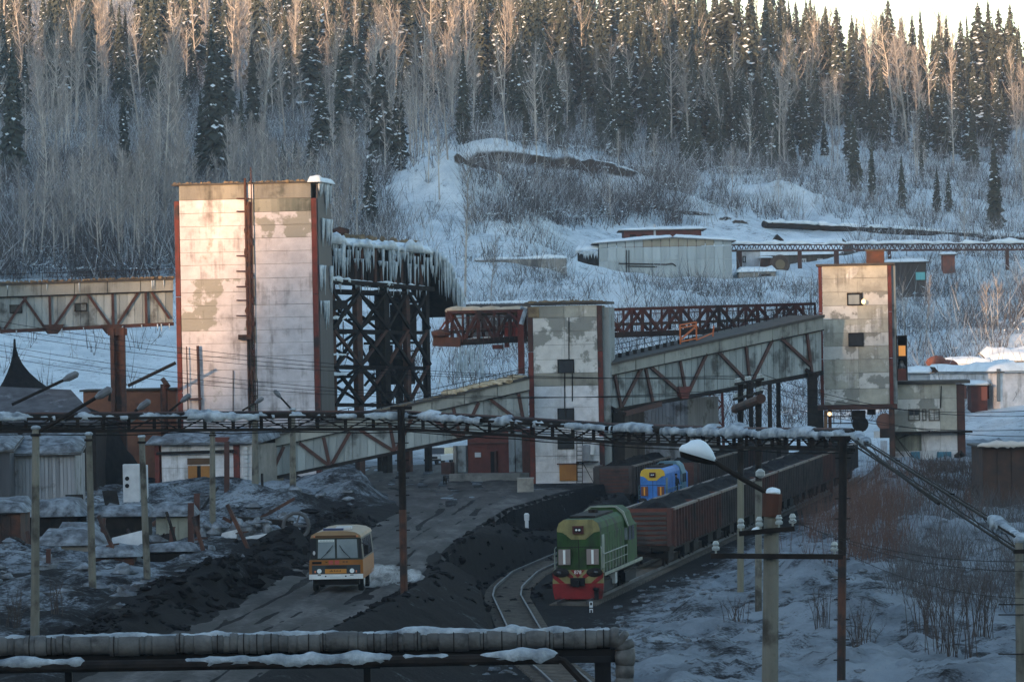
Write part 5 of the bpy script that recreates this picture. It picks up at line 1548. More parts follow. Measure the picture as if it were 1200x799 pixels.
window(t, ax, 870, 874, 300, 308, out=.14, mull=0, fw=.15)
t, ax, z0, z1 = shed('concrete_hut', 'low concrete hut with rounded snowy roof in front of the brown drum', 'hut', 866, 909, 319, 331, 640, 7, CONC, snow=.7, over=.4)
b = MB(); ax.pbox(b, 889, 903, 321, 330, -.1, .06); b.build('opening', DARK, t)
b = MB(); c = P(914, 310, 646); b.lathe([(.3, -.6), (1.2, -.6), (1.45, -.4), (1.45, .4), (1.2, .6), (.3, .6)], c, 26, 'y'); o = thing('winch_drum', b, mat('brown_drum2', (.09, .06, .045), (.055, .04, .033), 1, .8), 'big round brown drum standing on edge in the snow before the wooden house', 'drum')
b = MB(); b.lathe([(.7, 0), (.7, .12)], (0, -.72, 0.0), 18, 'y'); 
b.v = [(x, y, z + 1.45) for x, y, z in b.v]; link('hub', b.mesh('hub', mat('tan_hub', (.17, .13, .08), None)), o)
t, ax, z0, z1 = shed('rusty_shed', 'small rusty lean-to between the block building and the drum', 'shed', 891, 905, 303, 318, 652, 4, RUST, over=.2, snow=.2)
t, ax, z0, z1 = shed('brown_shed', 'dark brown shed with a turquoise door behind the right tower', 'shed', 1040, 1085.5, 308, 330, 622, 7, mat('dark_planks', (.07, .06, .056), (.045, .04, .038), 1, .9, streak=True, vary=.2), snow=.45, roof=ROOFT, over=.6, pieces=14, piece_name='plank')
b = MB(); ax.pbox(b, 1073, 1084, 319, 328, .1, .22); b.build('door', TURQ, t)
t, ax, z0, z1 = shed('brick_hut', 'tiny brick hut alone on the snow under the trestle pipeline at right', 'hut', 1105, 1119, 299, 314, 645, 2.6, BRICK2, snow=.4, roof=ROOFT, over=.45)

# trestle pipe gallery with zigzag truss
def pipe_trestle():
    xs = [857, 900, 940, 985, 1030, 1080, 1130, 1180, 1240]
    t = root('pipe_trestle', 'long snow-topped zigzag pipe trestle on red posts crossing behind the right tower', 'pipeline', P(857, 320, 655))
    D = 655
    def top(px): return P(px, 286.5 + (px - 857) * -.004, D)
    def bot(px): return P(px, 294.0 + (px - 857) * -.004, D)
    b = MB(); b.beam(top(857), top(1240), .35); b.build('top_chord', BROWNST, t)
    b = MB(); b.beam(bot(857), bot(1240), .3); b.build('bottom_chord', BROWNST, t)
    b = MB(); n = 64
    for i in range(n):
        a = 857 + 383 * i / n; c = 857 + 383 * (i + .5) / n; e = 857 + 383 * (i + 1) / n
        b.beam(bot(a), top(c), .14); b.beam(top(c), bot(e), .14)
    b.build('zigzag', BROWNST, t, kind='stuff')
    b = MB(); snow_ridge(b, [top(857) + Vector((0, 0, .1)), top(1240) + Vector((0, 0, .1))], 1.6, .5, 4, .8); b.build('snow', SNOW, t, smooth=True)
    for px, w in ((866, .8), (937, .6), (980, .7), (1042, .5), (1103, .3), (1180, .5)):
        q = bot(px); b = MB(); b.beam(Vector((q.x, q.y, gz(q.x, q.y) - .5)), q, w); b.build('post', BROWNST if w > .4 else WHITEP, t)
    # the upper pipe on its low supports
    t2 = root('snowy_pipeline', 'snow-covered pipeline running along the upper slope at right', 'pipeline', P(880, 265, 770))
    ks = [(760, 247), (800, 250), (878, 266), (900, 262.5), (960, 265.5), (1020, 268), (1090, 271), (1150, 275), (1240, 280)]
    ks = [(895, 263), (960, 266), (1020, 269), (1090, 273), (1150, 277), (1240, 283)]
    pts = []
    for px, y in ks:
        g = ground(px, y + 3); 
        pts.append(P(px, y, (g.y if g else 800) - 1.0))
    b = MB(); b.tube(pts, .62, 10); b.build('pipe', DARK, t2)
    b = MB(); snow_ridge(b, [p + Vector((0, 0, .45)) for p in pts], 1.3, .55, 6, .8); b.build('snow', SNOW, t2, smooth=True)
    for p in pts[1:]:
        b = MB(); b.beam(Vector((p.x, p.y, gz(p.x, p.y) - .6)), p, .5); b.build('support', CONC, t2)
pipe_trestle()

# garages and sheds at the right
t, ax, z0, z1 = shed('garage_row', 'long pale garage row under thick roof snow, behind the cream building at right', 'garage', 1088, 1172, 437, 468, 482, 7, WHITEW, snow=.9, roof=ROOFT, D1=470, over=.5, pieces=9, piece_name='wall_panel')
b = MB(); b.beam(ax.pt(1172, 432, .2), ax.pt(1172, 470, .2), .35); b.build('corner_post', mat('blue_grey_post', (.12, .15, .17), None), t)
for x0, x1, m in ((1128, 1134, BRICK2), (1150, 1160, BRICK)):
    b = MB(); ax.pbox(b, x0, x1, 450, 467, .1, .2); b.build('garage_door', m, t)
b = MB(); ax.pbox(b, 1123, 1129, 435.5, 437, .2, .5); l = b.build('wall_fixture', DARK, t)
t, ax, z0, z1 = shed('small_garage', 'dark red little garage with a rounded snow cap in front of the pale garage row', 'garage', 1138, 1157, 452, 466, 470, 4, mat('dark_red_wall', (.085, .03, .025), (.05, .022, .02), 1, .9), snow=.6, roof=ROOFT, over=.4)
b = MB(); ax.pbox(b, 1150, 1157, 453, 469, -.05, .1); b.build('garage_door', mat('red_door', (.20, .07, .05), None), t)
t, ax, z0, z1 = shed('site_hut', 'small light grey gabled hut with a snowy roof left of the garage row', 'hut', 1067, 1090, 438, 451, 462, 5, mat('light_grey_boards', (.36, .39, .42), (.28, .3, .33), 1, .8, vary=.1), snow=.7, roof=ROOFT, over=.4, pieces=6, piece_name='board')
b = MB(); e = ax.at(ax.W, 0, 0); b.add([ax.pt(1090.5, 438, .3), ax.pt(1100, 436, .3), ax.pt(1095, 430, .3), ax.pt(1090.5, 438, -5), ax.pt(1100, 436, -5), ax.pt(1095, 430, -5)], [(0, 1, 2), (3, 5, 4), (0, 2, 5, 3), (1, 4, 5, 2), (0, 3, 4, 1)]); b.build('gable_roof', DARK, t)
t, ax, z0, z1 = shed('grey_store', 'grey-white upright store with patched walls right of the garage row', 'shed', 1172, 1187, 428, 467, 476, 5, WHITEW, snow=.5, roof=ROOFT, over=.5, pieces=2, piece_name='wall_panel')
b = MB(); ax.pbox(b, 1173, 1186, 452, 467, .05, .16); b.build('garage_door', BRICK2, t)
t, ax, z0, z1 = shed('brick_garage', 'red brick garage with snow on top at the right edge behind the snowfield', 'garage', 1187, 1225, 436, 468, 474, 8, BRICK2, snow=.6, roof=ROOFT, over=.4)
b = MB(); ax.pbox(b, 1190, 1206, 442, 467, .02, .14); b.build('garage_door', TERRA, t)
t, ax, z0, z1 = shed('long_shed', 'dark long shed with a wide snowy roof behind the garages at the right edge', 'shed', 1165, 1240, 424, 440, 505, 9, DARK, snow=.8, roof=ROOFT, over=.8, roof_slope=1.0)
t, ax, z0, z1 = shed('snow_shed', 'low shed buried in snow behind the garage row', 'shed', 1110, 1165, 428, 440, 500, 8, CONC, snow=.8, roof=ROOFT, over=.6)
b = MB(); q = P(1097, 424, 490); b.ball(q, 1.2, 1, .7, 10, 6, .2); b.ball(q + Vector((1.2, 0, -.4)), 1.3, 1, .6, 10, 6, .2); b.beam(q - Vector((0, 0, 4)), q, .6); b.beam(q - Vector((-1.2, 0, 4)), q + Vector((1.2, 0, -.4)), .7); thing('timber_stack', b, BRICK2, 'snow-topped brown stack of scrap beside the garages', 'scrap stack')
t, ax, z0, z1 = shed('rusty_container', 'dark rusty metal shed with a sun-tinted snowy roof edge at the right edge below the snowfield', 'shed', 1152, 1235, 524, 602, 330, 8, mat('rusty_plate', (.075, .04, .028), (.035, .027, .024), .9, .85, (.13, .06, .035), .6, .68), roof=ROOFT, over=.3)
b = MB(); snow_ridge(b, [ax.at(-.4, z1 + .18, .3), ax.at(ax.W + .4, z1 + .18, .3)], .9, .25, 2); b.build('roof_snow', mat('sun_tinted_snow', (.55, .50, .45), None), t, smooth=True)  # warm sunlight on the edge put into the snow colour
for i in range(5):
    b = MB(); ax.box(b, ax.W * i / 5 + .05, ax.W * (i + 1) / 5 - .05, 0.001, .07, z0, z1 - .1); b.build('wall_plate', MATS['rusty_plate'], t)

# ------------------------------------------------------------ left yard
def coal_tip():
    c = P(18, 470, 372)
    z0 = gz(c.x, c.y) - .5
    zp = P(18, 397, 372).z
    H = zp - z0
    mb = MB(); n = 30; m = 18
    vs = []; fs = []
    for j in range(m + 1):
        f = j / m
        for i in range(n):
            a = 6.283 * i / n
            r0 = .12 + min(37.0 * (1 - f) ** 2.28, 10.5 - 4 * f)
            r = r0 * (1 - .62 * max(0, -math.cos(a)) * (f > .25)) * (1 + .10 * float(fbm(math.cos(a) * 3 + 5, f * 7 + math.sin(a) * 2, 3)))
            vs.append((c.x + r * math.cos(a) - .25 * (1 - f), c.y + r * math.sin(a), z0 + H * f))
    for j in range(m):
        for i in range(n):
            i2 = (i + 1) % n; fs.append((j * n + i, j * n + i2, (j + 1) * n + i2, (j + 1) * n + i))
    fs.append(tuple(m * n + i for i in range(n)))
    mb.add(vs, fs)
    thing('coal_heap', mb, COAL, 'black pointed coal heap with steep concave sides at the left edge', 'coal heap', (c.x, c.y, z0), smooth=True)
coal_tip()
t, ax, z0, z1 = shed('coal_bunker', 'dark sloping snow-dusted roof of a low bunker in front of the coal heap', 'bunker', -60, 112, 492, 515, 358, 10, DARK, over=.2)
b = MB(); p = [ax.pt(-60, 494, .4), ax.pt(118, 494, .4), ax.pt(70, 458, -9), ax.pt(-60, 452, -9)]; b.hexa([q - Vector((0, 0, .3)) for q in p] + p); b.build('roof', mat('sooty_roof', (.10, .10, .11), (.05, .05, .055), 1, .9, (.2, .21, .23), .6, .66), t)
t, ax, z0, z1 = shed('terracotta_building', 'low terracotta-plastered building under the left gallery', 'building', 98, 207, 458, 520, 384, 7, TERRA, roof=ROOFT, over=.3, pieces=7, piece_name='wall_panel')
b = MB(); q = P(192, 462, 381); b.tube([q - Vector((0, 0, 4)), P(192, 450, 381)], .32, 10); b.tube([P(192, 450, 381), P(196, 447, 381)], .5, 10); b.build('flue', RUST, t)
b = MB(); b.tube([P(120, 462, 381), P(126, 455, 381), P(131, 458, 381), P(129, 470, 381)], .2, 8); b.build('bent_pipe', DARK, t)
# sloping braces near the column
for (x0, y0), (x1, y1), lab in (((150, 452), (206, 425), 'black sloping strut propped against the tallest tower beside the rusty column'),
                                ):
    D = 373 if x0 > 100 else 345
    b = MB(); b.tube([P(x0, y0, D), P(x1, y1, D)], .14, 6); thing('strut', b, DARK, lab, 'strut')
# white building with ochre doors
def white_building():
    ax = Axis(183, 302, 349, 347, 545)
    z0 = gz(ax.at(4, 0, 0).x, ax.at(4, 0, 0).y) - .6
    t = root('white_building', 'low whitewashed building with ochre double doors below the tallest tower', 'building', (ax.a.x, ax.a.y, z0))
    zs = [z0, ax.z(240, 548), ax.z(240, 533), ax.z(240, 521)]
    xs = [.5, ax.x(222), ax.x(250), ax.x(277), ax.W]
    panel_grid(t, ax, xs, zs, lambda i, j: WHITEW, depth=7)
    for x0, x1 in ((183, 188), (275, 282), (264.5, 268)):
        b = MB(); ax.pbox(b, x0, x1, 521, 580, -.2, .3); b.build('pier', REDST, t)
    b = MB(); ax.pbox(b, 220.5, 248, 536.5, 544, .1, .22); b.build('fanlight', mat('brown_boards', (.11, .06, .03), (.08, .045, .025), 1, .8), t)
    for x0, x1 in ((221.5, 232), (236.5, 247)):
        b = MB(); ax.pbox(b, x0, x1, 545.5, 566, .1, .24); b.build('door', OCHRE, t)
    b = MB(); ax.pbox(b, 232, 236.5, 545.5, 566, .1, .17); b.build('door_gap', BLACK, t)
    b = MB(); ax.pbox(b, 259, 265, 560, 570, .1, .2); b.build('hatch', DARK, t)
    b = MB(); p = [ax.at(-.6, zs[-1] + .02, .8), ax.at(ax.W + .3, zs[-1] + .02, .8), ax.at(ax.W + .3, zs[-1] + .5, -7), ax.at(-.6, zs[-1] + .5, -7)]; b.hexa(p + [q + Vector((0, 0, .15)) for q in p]); b.build('roof', ROOFT, t)
    b = MB(); snow_slab(b, [q + Vector((0, 0, .16)) for q in p], .6, .1, n=24, m=8, lump=.6); b.build('roof_snow', DSNOW, t, smooth=True)
    for i, (y, ) in enumerate(((529,), )): 
        b = MB(); b.tube([ax.pt(186, 531, .5), ax.pt(276, 528, .5)], .12, 6); b.build('wall_pipe', DARK, t)
    b = MB(); ax.pbox(b, 252, 269, 512, 520, .0, .6); b.build('brick_box', BRICK, t)
    b = MB()
    for k in range(9): ax.pbox(b, 287, 292, 523 + k * 5, 527 + k * 5, .1, .5)
    b.build('block_pier', WHITEP, t)
white_building()
# corrugated shed at the left edge, sheet by sheet
t, ax, z0, z1 = shed('tin_shed', 'weathered corrugated metal shed with a snowy roof at the left edge', 'shed', 13, 88, 534, 598, 300, 7, CORR, snow=.55, roof=ROOFT, over=.5, pieces=17, piece_name='wall_sheet', sm=DSNOW, roof_slope=1.1)
t, ax, z0, z1 = shed('lean_to', 'dark grey sheet lean-to cut by the left edge of the photograph', 'shed', -50, 12, 531, 600, 297, 6, mat('dark_sheet', (.075, .08, .09), (.05, .052, .06), 1, .7, streak=True, vary=.1), snow=.5, roof=ROOFT, over=.3, pieces=6, piece_name='wall_sheet', sm=DSNOW, roof_slope=.8)
t, ax, z0, z1 = shed('white_cabinet', 'white metal cabinet with two round black holes standing in the yard snow', 'cabinet', 144, 163, 544, 575, 325, 1.4, WHITEP)
for y in (560.5, 569):
    b = MB(); b.lathe([(.16, -.02), (.16, .05)], ax.pt(149, y, .03), 12, 'y'); b.build('hole', BLACK, t)
t, ax, z0, z1 = shed('white_cabinet', 'narrow white metal cabinet beside the holed one', 'cabinet', 164.5, 172, 545, 574, 326, 1.2, WHITEP)
# snow-buried sheds and junk of the yard
JUNK = [
 ('scrap_shed', 'low collapsed shed under a smooth snow cushion, furthest left in the yard', 'shed', -20, 24, 602, 622, 252, 5, RUST, .7),
 ('scrap_shed', 'dark low shed under rolling snow behind the first concrete pole', 'shed', 26, 92, 606, 619, 262, 5, DARK, .9),
 ('scrap_shed', 'low rust-red crate shed with a thick snow loaf between the two nearest poles', 'shed', 73, 106, 628, 643, 248, 3.5, RUST, .8),
 ('scrap_shed', 'long low rusty shed with a flat snow slab between the second and third poles', 'shed', 112, 157, 654, 674, 236, 3.5, RUST, .6),
 ('scrap_shed', 'snow-topped dark shed behind the white sheet leaning in the yard', 'shed', 120, 172, 606, 640, 262, 4, DARK, .7),
 ('scrap_shed', 'pale green panelled hut with dirty snow on top behind the brown posts', 'hut', 183, 222, 606, 650, 258, 4, mat('pale_green_panel', (.23, .24, .20), (.15, .155, .135), 1, .85, vary=.1), .7),
 ('scrap_shed', 'flat snow-laden hut in the yard left of the brown posts', 'hut', 48, 116, 640, 652, 240, 4, CONC, .8),
 ('scrap_shed', 'low dark rusty box under snow at the foot of the third pole', 'shed', 160, 226, 648, 668, 240, 3, DARK, .5),
]
for nm, lab, cat, x0, x1, y0, y1, D, dp, m, sn in JUNK:
    shed(nm, lab, cat, x0, x1, y0, y1, D, dp, m, snow=sn, roof=None, over=.4, sm=DSNOW, pieces=max(3, int((x1 - x0) / 11)), piece_name='wall_plate')
b = MB(); q = P(152, 632, 243); b.hexa([Vector(v) + q for v in ((-1.0, 0, -.8), (.9, .1, -1), (.9, .16, -1), (-1.0, .06, -.8), (-1.0, .3, .1), (.75, .4, .5), (.75, .46, .5), (-1.0, .36, .1))]); thing('metal_sheet', b, WHITEP, 'pale grey-white metal sheet leaning between the second and third poles', 'metal sheet')
for px, y0, y1, D, w, lab in ((57, 644, 678, 232, .22, 'short red-brown steel post in the snow left of the second pole'), (121, 608, 642, 250, .25, 'short dark brown post behind the second pole'),
                              (224, 590, 662, 250, .32, 'tall brown steel post, left one of a close pair in the yard'), (231, 579, 640, 262, .32, 'tall brown steel post, right one of a close pair in the yard'),
                              (202, 618, 664, 246, .28, 'brown post left of the close pair in the yard'), (266, 518, 591, 330, .36, 'dark red-brown post in front of the white building, black at its foot'),
                              (78, 700, 700, 230, .1, None)):
    if lab is None: continue
    a, c = P(px, y0, D), P(px, y1, D); c.z = min(c.z, gz(c.x, c.y)) - .3
    b = MB(); b.beam(c, a, w, w * .9, up=(0, 1, 0)); b.beam(a - Vector((0, 0, .01)), a + Vector((0, 0, .05)), w * 1.2, w, up=(0, 1, 0)); b.beam(c + Vector((-w * .52, -.02, .3)), a + Vector((-w * .52, -.02, -.1)), .05)
    thing('steel_post', b, BROWNST, lab, 'post', (c.x, c.y, c.z + .3))

# old conveyor frame with a wheel
def conveyor():
    t = root('scrap_conveyor', 'old black conveyor frame with a spoked wheel lying beside the road left of the bus', 'conveyor', P(300, 640, 262))
    a0, a1 = P(272, 607, 262), P(342, 613, 258); l0, l1 = P(285, 627, 262), P(342, 620, 258)
    b = MB(); b.beam(a0, a1, .3); b.build('top_beam', DARK, t)
    b = MB(); b.beam(l0, l1, .22); b.build('bottom_beam', mat('grey_steel', (.13, .13, .14), None, rough=.6), t)
    for i in range(5):
        f = i / 4; b = MB(); b.beam(a0.lerp(a1, f), l0.lerp(l1, min(1, f + .12)), .12); b.build('strut', DARK, t)
    b = MB(); c = P(347, 616, 258); R, r_ = .75, .6
    pts = [c + Vector((math.cos(k * .4488) * R, 0, math.sin(k * .4488) * R)) for k in range(15)]
    b.tube(pts, .12, 6); 
    for k in range(5): b.beam(c, c + Vector((math.cos(k * 1.2566) * R, 0, math.sin(k * 1.2566) * R)), .1)
    b.ball(c, .18, .18, .18); b.build('wheel', mat('wheel_grey', (.10, .10, .105), (.06, .06, .06), 1, .7), t)
    b = MB(); b.beam(P(350, 626, 258), P(353, 645, 257), .2); b.build('prop', DARK, t)
    for (x, y, w, h) in ((262, 640, 1.0, 1.9), (296, 634, 1.6, .9)):
        b = MB(); q = P(x, y, 254); b.hexa([Vector(v) + q for v in ((-w / 2, 0, -h / 2), (w / 2, 0, -h / 2 + .2), (w / 2, .3, -h / 2 + .2), (-w / 2, .3, -h / 2), (-w / 2 + .4, .2, h / 2 - .2), (w / 2 + .3, .2, h / 2), (w / 2 + .3, .5, h / 2), (-w / 2 + .4, .5, h / 2 - .2))]); b.build('guard_plate', WHITEP, t)
    b = MB()
    for i in range(26): 
        q = P(random.uniform(235, 330), random.uniform(612, 648), 258); b.ball(q, random.uniform(.2, .7), .5, random.uniform(.15, .5), 7, 5, .6)
    b.build('frozen_rubble', DSNOW, t, kind='stuff')
conveyor()

# red brick gate house under the lower gallery
def gate_house():
    ax = Axis(548, 612, 372, 370, 530)
    z0 = gz(ax.at(3, 0, 0).x, ax.at(3, 0, 0).y) - .4
    t = root('gate_house', 'dark red brick gatehouse with a black doorway under the lower gallery', 'building', (ax.a.x, ax.a.y, z0))
    zt_ = ax.z(580, 504)
    b = MB(); ax.box(b, 0, ax.W, -7, 0, z0, zt_); b.build('wall', BRICK, t)
    b = MB(); ax.pbox(b, 549, 596, 518.5, 520, 0, .1); b.build('ledge', BROWNST, t)
    b = MB(); ax.pbox(b, 575.5, 580, 529, 553.5, .02, .12); b.build('doorway', BLACK, t)
    b = MB(); ax.pbox(b, 580.5, 583, 528, 553.5, .02, .2); b.build('door', BROWNST, t)
    b = MB(); ax.pbox(b, 557, 564, 530, 535.5, .03, .1); b.build('notice_board', WHITEP, t)
    b = MB(); ax.pbox(b, 538, 547.5, 522, 553, -1, .3); b.build('side_panel', SHEET, t)
    b = MB(); ax.pbox(b, 534.5, 538, 522, 555, -1, .6); b.build('pier', CONC, t)
    for x0, x1 in ((597, 604), (605, 612)):
        b = MB(); ax.pbox(b, x0, x1, 505, 553, .02, .14); b.build('sheet_door', SHEET, t)
    b = MB(); ax.pbox(b, 525, 536, 541, 555, .4, 1.4); b.build('rubble_bin', BROWNST, t)
    b = MB(); ax.box(b, -1, ax.W + .5, -.2, 1.6, z0, ax.z(580, 554)); b.build('apron', CONC, t)
gate_house()
b = MB(); q = P(616, 582, 340); z0 = gz(q.x, q.y); b.hexa([(q.x + x * k, q.y + y * k, z0 + z) for z, k in ((-.3, 1.04), (1.05, 1)) for x, y in ((-.62, -.6), (.62, -.6), (.62, .6), (-.62, .6))]); b.box(q.x - .66, q.x + .66, q.y - .64, q.y + .64, z0 + 1.06, z0 + 1.16)
thing('concrete_block', b, CONC, 'square concrete block at the foot of the middle tower', 'concrete block', (q.x, q.y, z0))
b = MB(); q = P(617, 596, 290); z0 = gz(q.x, q.y); b.lathe([(.12, -.2), (.12, .55), (.16, .56), (.18, .95), (.1, 1.05)], (q.x, q.y, z0), 10); thing('marker_post', b, WHITEP, 'short white-topped marker post on the black bank left of the green locomotive', 'post', (q.x, q.y, z0))
# stray dog on the pad
b = MB(); q = P(521, 564, 362); z0 = 2.42
b.tube([(q.x, q.y, z0 + .38), (q.x + .05, q.y + .28, z0 + .48), (q.x + .06, q.y + .6, z0 + .46)], [.13, .14, .11], 8)
b.tube([(q.x, q.y - .02, z0 + .42), (q.x - .02, q.y - .18, z0 + .62), (q.x - .03, q.y - .34, z0 + .62), (q.x - .03, q.y - .48, z0 + .58)], [.10, .09, .09, .04], 8)
for dx, dy in ((-.08, .05), (.09, .05), (-.05, .52), (.14, .52)):
    b.tube([(q.x + dx, q.y + dy, z0 + .42), (q.x + dx, q.y + dy + (.06 if dy > .3 else 0), z0 + .2), (q.x + dx, q.y + dy, z0)], [.06, .035, .03], 6)
b.tube([(q.x + .06, q.y + .62, z0 + .5), (q.x + .1, q.y + .8, z0 + .72)], [.03, .015], 5)
for s in (-1, 1): b.tube([(q.x - .03 + s * .05, q.y - .32, z0 + .68), (q.x - .03 + s * .06, q.y - .33, z0 + .77)], [.035, .008], 5)
thing('dog', b, DARK, 'small dark dog standing on the grey pad before the gatehouse', 'dog', (q.x, q.y, z0), smooth=True)

# loose scrap over the left yard
rsx = random.Random(91)
for i in range(44):
    px = rsx.uniform(5, 335); D = rsx.uniform(228, 318)
    x = (px - 600) / F * D
    if x > float(road_l(D)) - 3: continue
    z = gz(x, D); an = rsx.uniform(0, 3.14); L = rsx.uniform(.8, 3.0); tilt = rsx.choice([0.05, .1, .5, 1.1])
    d = Vector((math.cos(an) * math.cos(tilt), math.sin(an) * math.cos(tilt), math.sin(tilt)))
    b = MB(); k = i % 3
    p = Vector((x, D, z + .05))
    if k == 0: b.beam(p - d * .3, p + d * L, .14, .2); b.beam(p + d * L * .3 - Vector((.3, 0, 0)), p + d * L * .3 + Vector((.4, .1, .1)), .08)
    elif k == 1: b.tube([p - d * .3, p + d * L * .6, p + d * L + Vector((0, 0, -.1))], .09, 7)
    elif k == 2: b.beam(p - d * .2, p + d * L * .6, 1.1, .07); b.beam(p - d * .2 + Vector((0, 0, .06)), p + d * L * .55 + Vector((0, 0, .06)), .07, .07)
    else: b.tube([p + Vector((math.cos(q * .7) * .5, math.sin(q * .7) * .12, .5 + math.sin(q * .7) * .5)) for q in range(10)], .13, 6)
    nm = ('scrap_beam', 'scrap_pipe', 'scrap_plate', 'old_tyre')[k]
    thing(nm, b, (RUST, DARK, WHITEP if i % 8 == 2 else DARK, BLACK)[k], ('rusty beam end sticking out of the dirty yard snow at left', 'dark bent pipe lying in the dirty yard snow at left', ('pale' if i % 8 == 2 else 'dark') + ' sheet of scrap lying in the dirty yard snow at left', 'black old tyre half sunk in the dirty yard snow at left')[k], ('beam', 'pipe', 'scrap sheet', 'tyre')[k], (x, D, z), ('scrap beams in the left yard', 'scrap pipes in the left yard', ('pale' if i % 8 == 2 else 'dark') + ' scrap sheets in the left yard', 'old tyres in the left yard')[k])
# ------------------------------------------------------------ railway
RAILM = mat('worn_rail', (.085, .08, .08), (.03, .026, .025), .5, .6)
def rails(label, pts, sleepers=True):
    """pts: centre line"""
    t = root('railway_track', label, 'railway track', pts[0]); t['kind'] = 'structure'; del t['category']
    for s in (-.76, .76):
        q = []
        for i, p in enumerate(pts):
            d = (pts[min(i + 1, len(pts) - 1)] - pts[max(0, i - 1)]).normalized(); n = Vector((d.y, -d.x, 0))
            q.append(p + n * s + Vector((0, 0, .16)))
        b = MB(); 
        for a, c in zip(q, q[1:]): b.beam(a, c, .09, .16)
        b.build('rail', RAILM, t)
    if sleepers:
        b = MB()
        for a, c in zip(pts, pts[1:]):
            L = (c - a).length; k = max(1, int(L / .7)); d = (c - a).normalized(); n = Vector((d.y, -d.x, 0))
            for i in range(k):
                p = a.lerp(c, (i + .5) / k); b.beam(p - n * 1.25 + Vector((0, 0, .0)), p + n * 1.25 + Vector((0, 0, .0)), .24, .16)
        b.build('sleepers', WOOD, t, kind='stuff')
    return t
ys = list(range(172, 290, 4))
pts = [Vector((float(np.interp(y, SD, SX)), y, .06)) for y in ys] + [Vector((x, y, .06)) for x, y in ((6.0, 305), (8.4, 325), (track_x(342) - 8.9, 342), (track_x(480) - 8.9, 480))]
rails('curved railway track bending through the black yard left of the locomotive', pts)
rails('straight railway track under the green locomotive and its coal train', [Vector((track_x(y), y, .06)) for y in (233, 300, 380, 470)])
rails('straight railway track furthest left, under the coal wagons by the middle tower', [Vector((track_x(y) - 13.5, y, .06)) for y in (352, 420, 470)])

# ------------------------------------------------------------ coal wagons
WCOL = [mat('wagon_red_brown', (.15, .048, .034), (.09, .034, .026), 1.2, .85, (.035, .027, .025), .5, .58),
        mat('wagon_dark_brown', (.10, .043, .034), (.06, .03, .026), 1.2, .85, (.03, .026, .025), .5, .58),
        mat('wagon_grey_brown', (.07, .055, .05), (.042, .036, .034), 1.2, .85, (.028, .025, .025), .5, .58)]
def gondola():
    t = root('coal_wagon', 'open coal wagon', 'coal wagon', (0, 0, 0), 0, 'coal wagons on the tracks')
    L, w, z0, z1 = 13.0, 1.5, 1.35, 3.5
    def mk(b, n, m, kind=None, par=t): return b.build(n, m, par, local=True, kind=kind)
    for s in (-1, 1):
        b = MB(); b.box(s * w - .05, s * w + .05, .1, L - .1, z0, z1); sw = mk(b, 'side_wall', WCOL[0])
        b = MB()
        for i in range(9):
            y = .15 + (L - .3) * i / 8; b.box(s * w + (.05 if s > 0 else -.20), s * w + (.20 if s > 0 else -.05), y - .08, y + .08, z0 - .1, z1 - .04)
        rb = b.build('side_ribs', WCOL[1], sw, local=True, kind='stuff')
        b = MB(); b.box(s * w - .10, s * w + .16, 0, L, z1 - .03, z1 + .10); mk(b, 'top_rail', mat('worn_edge', (.20, .16, .13), (.11, .08, .07), 1.4, .8))
    for y in (0, L):
        b = MB(); b.box(-w - .05, w + .05, y - .04, y + .06, z0, z1 + .08); ew = mk(b, 'end_wall', WCOL[0])
        sy = -1 if y == 0 else 1
        for k in range(7):
            z = z0 + .18 + k * .29; b = MB(); b.box(-w + .32, w - .32, y + (-.13 if sy < 0 else .065), y + (-.045 if sy < 0 else .13), z - .09, z + .09); b.build('end_rib', WCOL[2], ew, local=True)
        for s in (-1, 1):
            b = MB(); b.box(s * (w - .16) - .14, s * (w - .16) + .14, y + (-.2 if sy < 0 else .07), y + (-.05 if sy < 0 else .2), z0 - .05, z1 + .09); b.build('corner_post', WCOL[1], ew, local=True)
    # coal heaped above the rim
    n, m = 26, 8; vs = []; fs = []
    for i in range(n + 1):
        for j in range(m + 1):
            u, v = i / n, j / m
            e = min(1, min(u, 1 - u) * 9, min(v, 1 - v) * 4)
            vs.append((-w + .06 + (2 * w - .12) * v, .08 + (L - .16) * u, z1 - .12 + .52 * e * (.75 + .9 * float(fbm(u * 6 + 2, v * 3, 3)))))
    for i in range(n):
        for j in range(m):
            a = i * (m + 1) + j; fs.append((a, a + 1, a + m + 2, a + m + 1))
    b = MB(); b.add(vs, fs); mk(b, 'coal_load', COAL)
    b = MB(); b.box(-1.3, 1.3, .0, L, 1.0, 1.33); b.box(-.25, .25, -.45, L + .45, .95, 1.2); mk(b, 'underframe', DARK)
    for y in (2.1, L - 2.1):
        b = MB(); b.box(-1.1, 1.1, y - 1.5, y + 1.5, .55, .85); b.box(-1.15, -.9, y - 1.4, y + 1.4, .35, .95); b.box(.9, 1.15, y - 1.4, y + 1.4, .35, .95); bg = mk(b, 'bogie', DARK)
        for dy in (-.92, .92):
            for s in (-1, 1):
                b = MB(); b.lathe([(.12, -.08), (.44, -.07), (.47, .06), (.12, .08)], (s * .78, y + dy, .48), 14, 'x'); b.build('wheel', DARK, bg, local=True)
    return t
W0 = gondola()
def recolor(t, k):
    for o in [t] + list(t.children_recursive):
        if o.type == 'MESH' and o.data.materials and o.data.materials[0] in WCOL:
            i = WCOL.index(o.data.materials[0])
            o.material_slots[0].link = 'OBJECT'; o.material_slots[0].material = WCOL[((0, 1, 2), (1, 2, 1), (2, 2, 1))[k][i]]
ORD = ['first', 'second', 'third', 'fourth', 'fifth', 'sixth', 'seventh', 'eighth', 'ninth', 'tenth', 'eleventh', 'twelfth']
YAW = -math.atan(0.15)
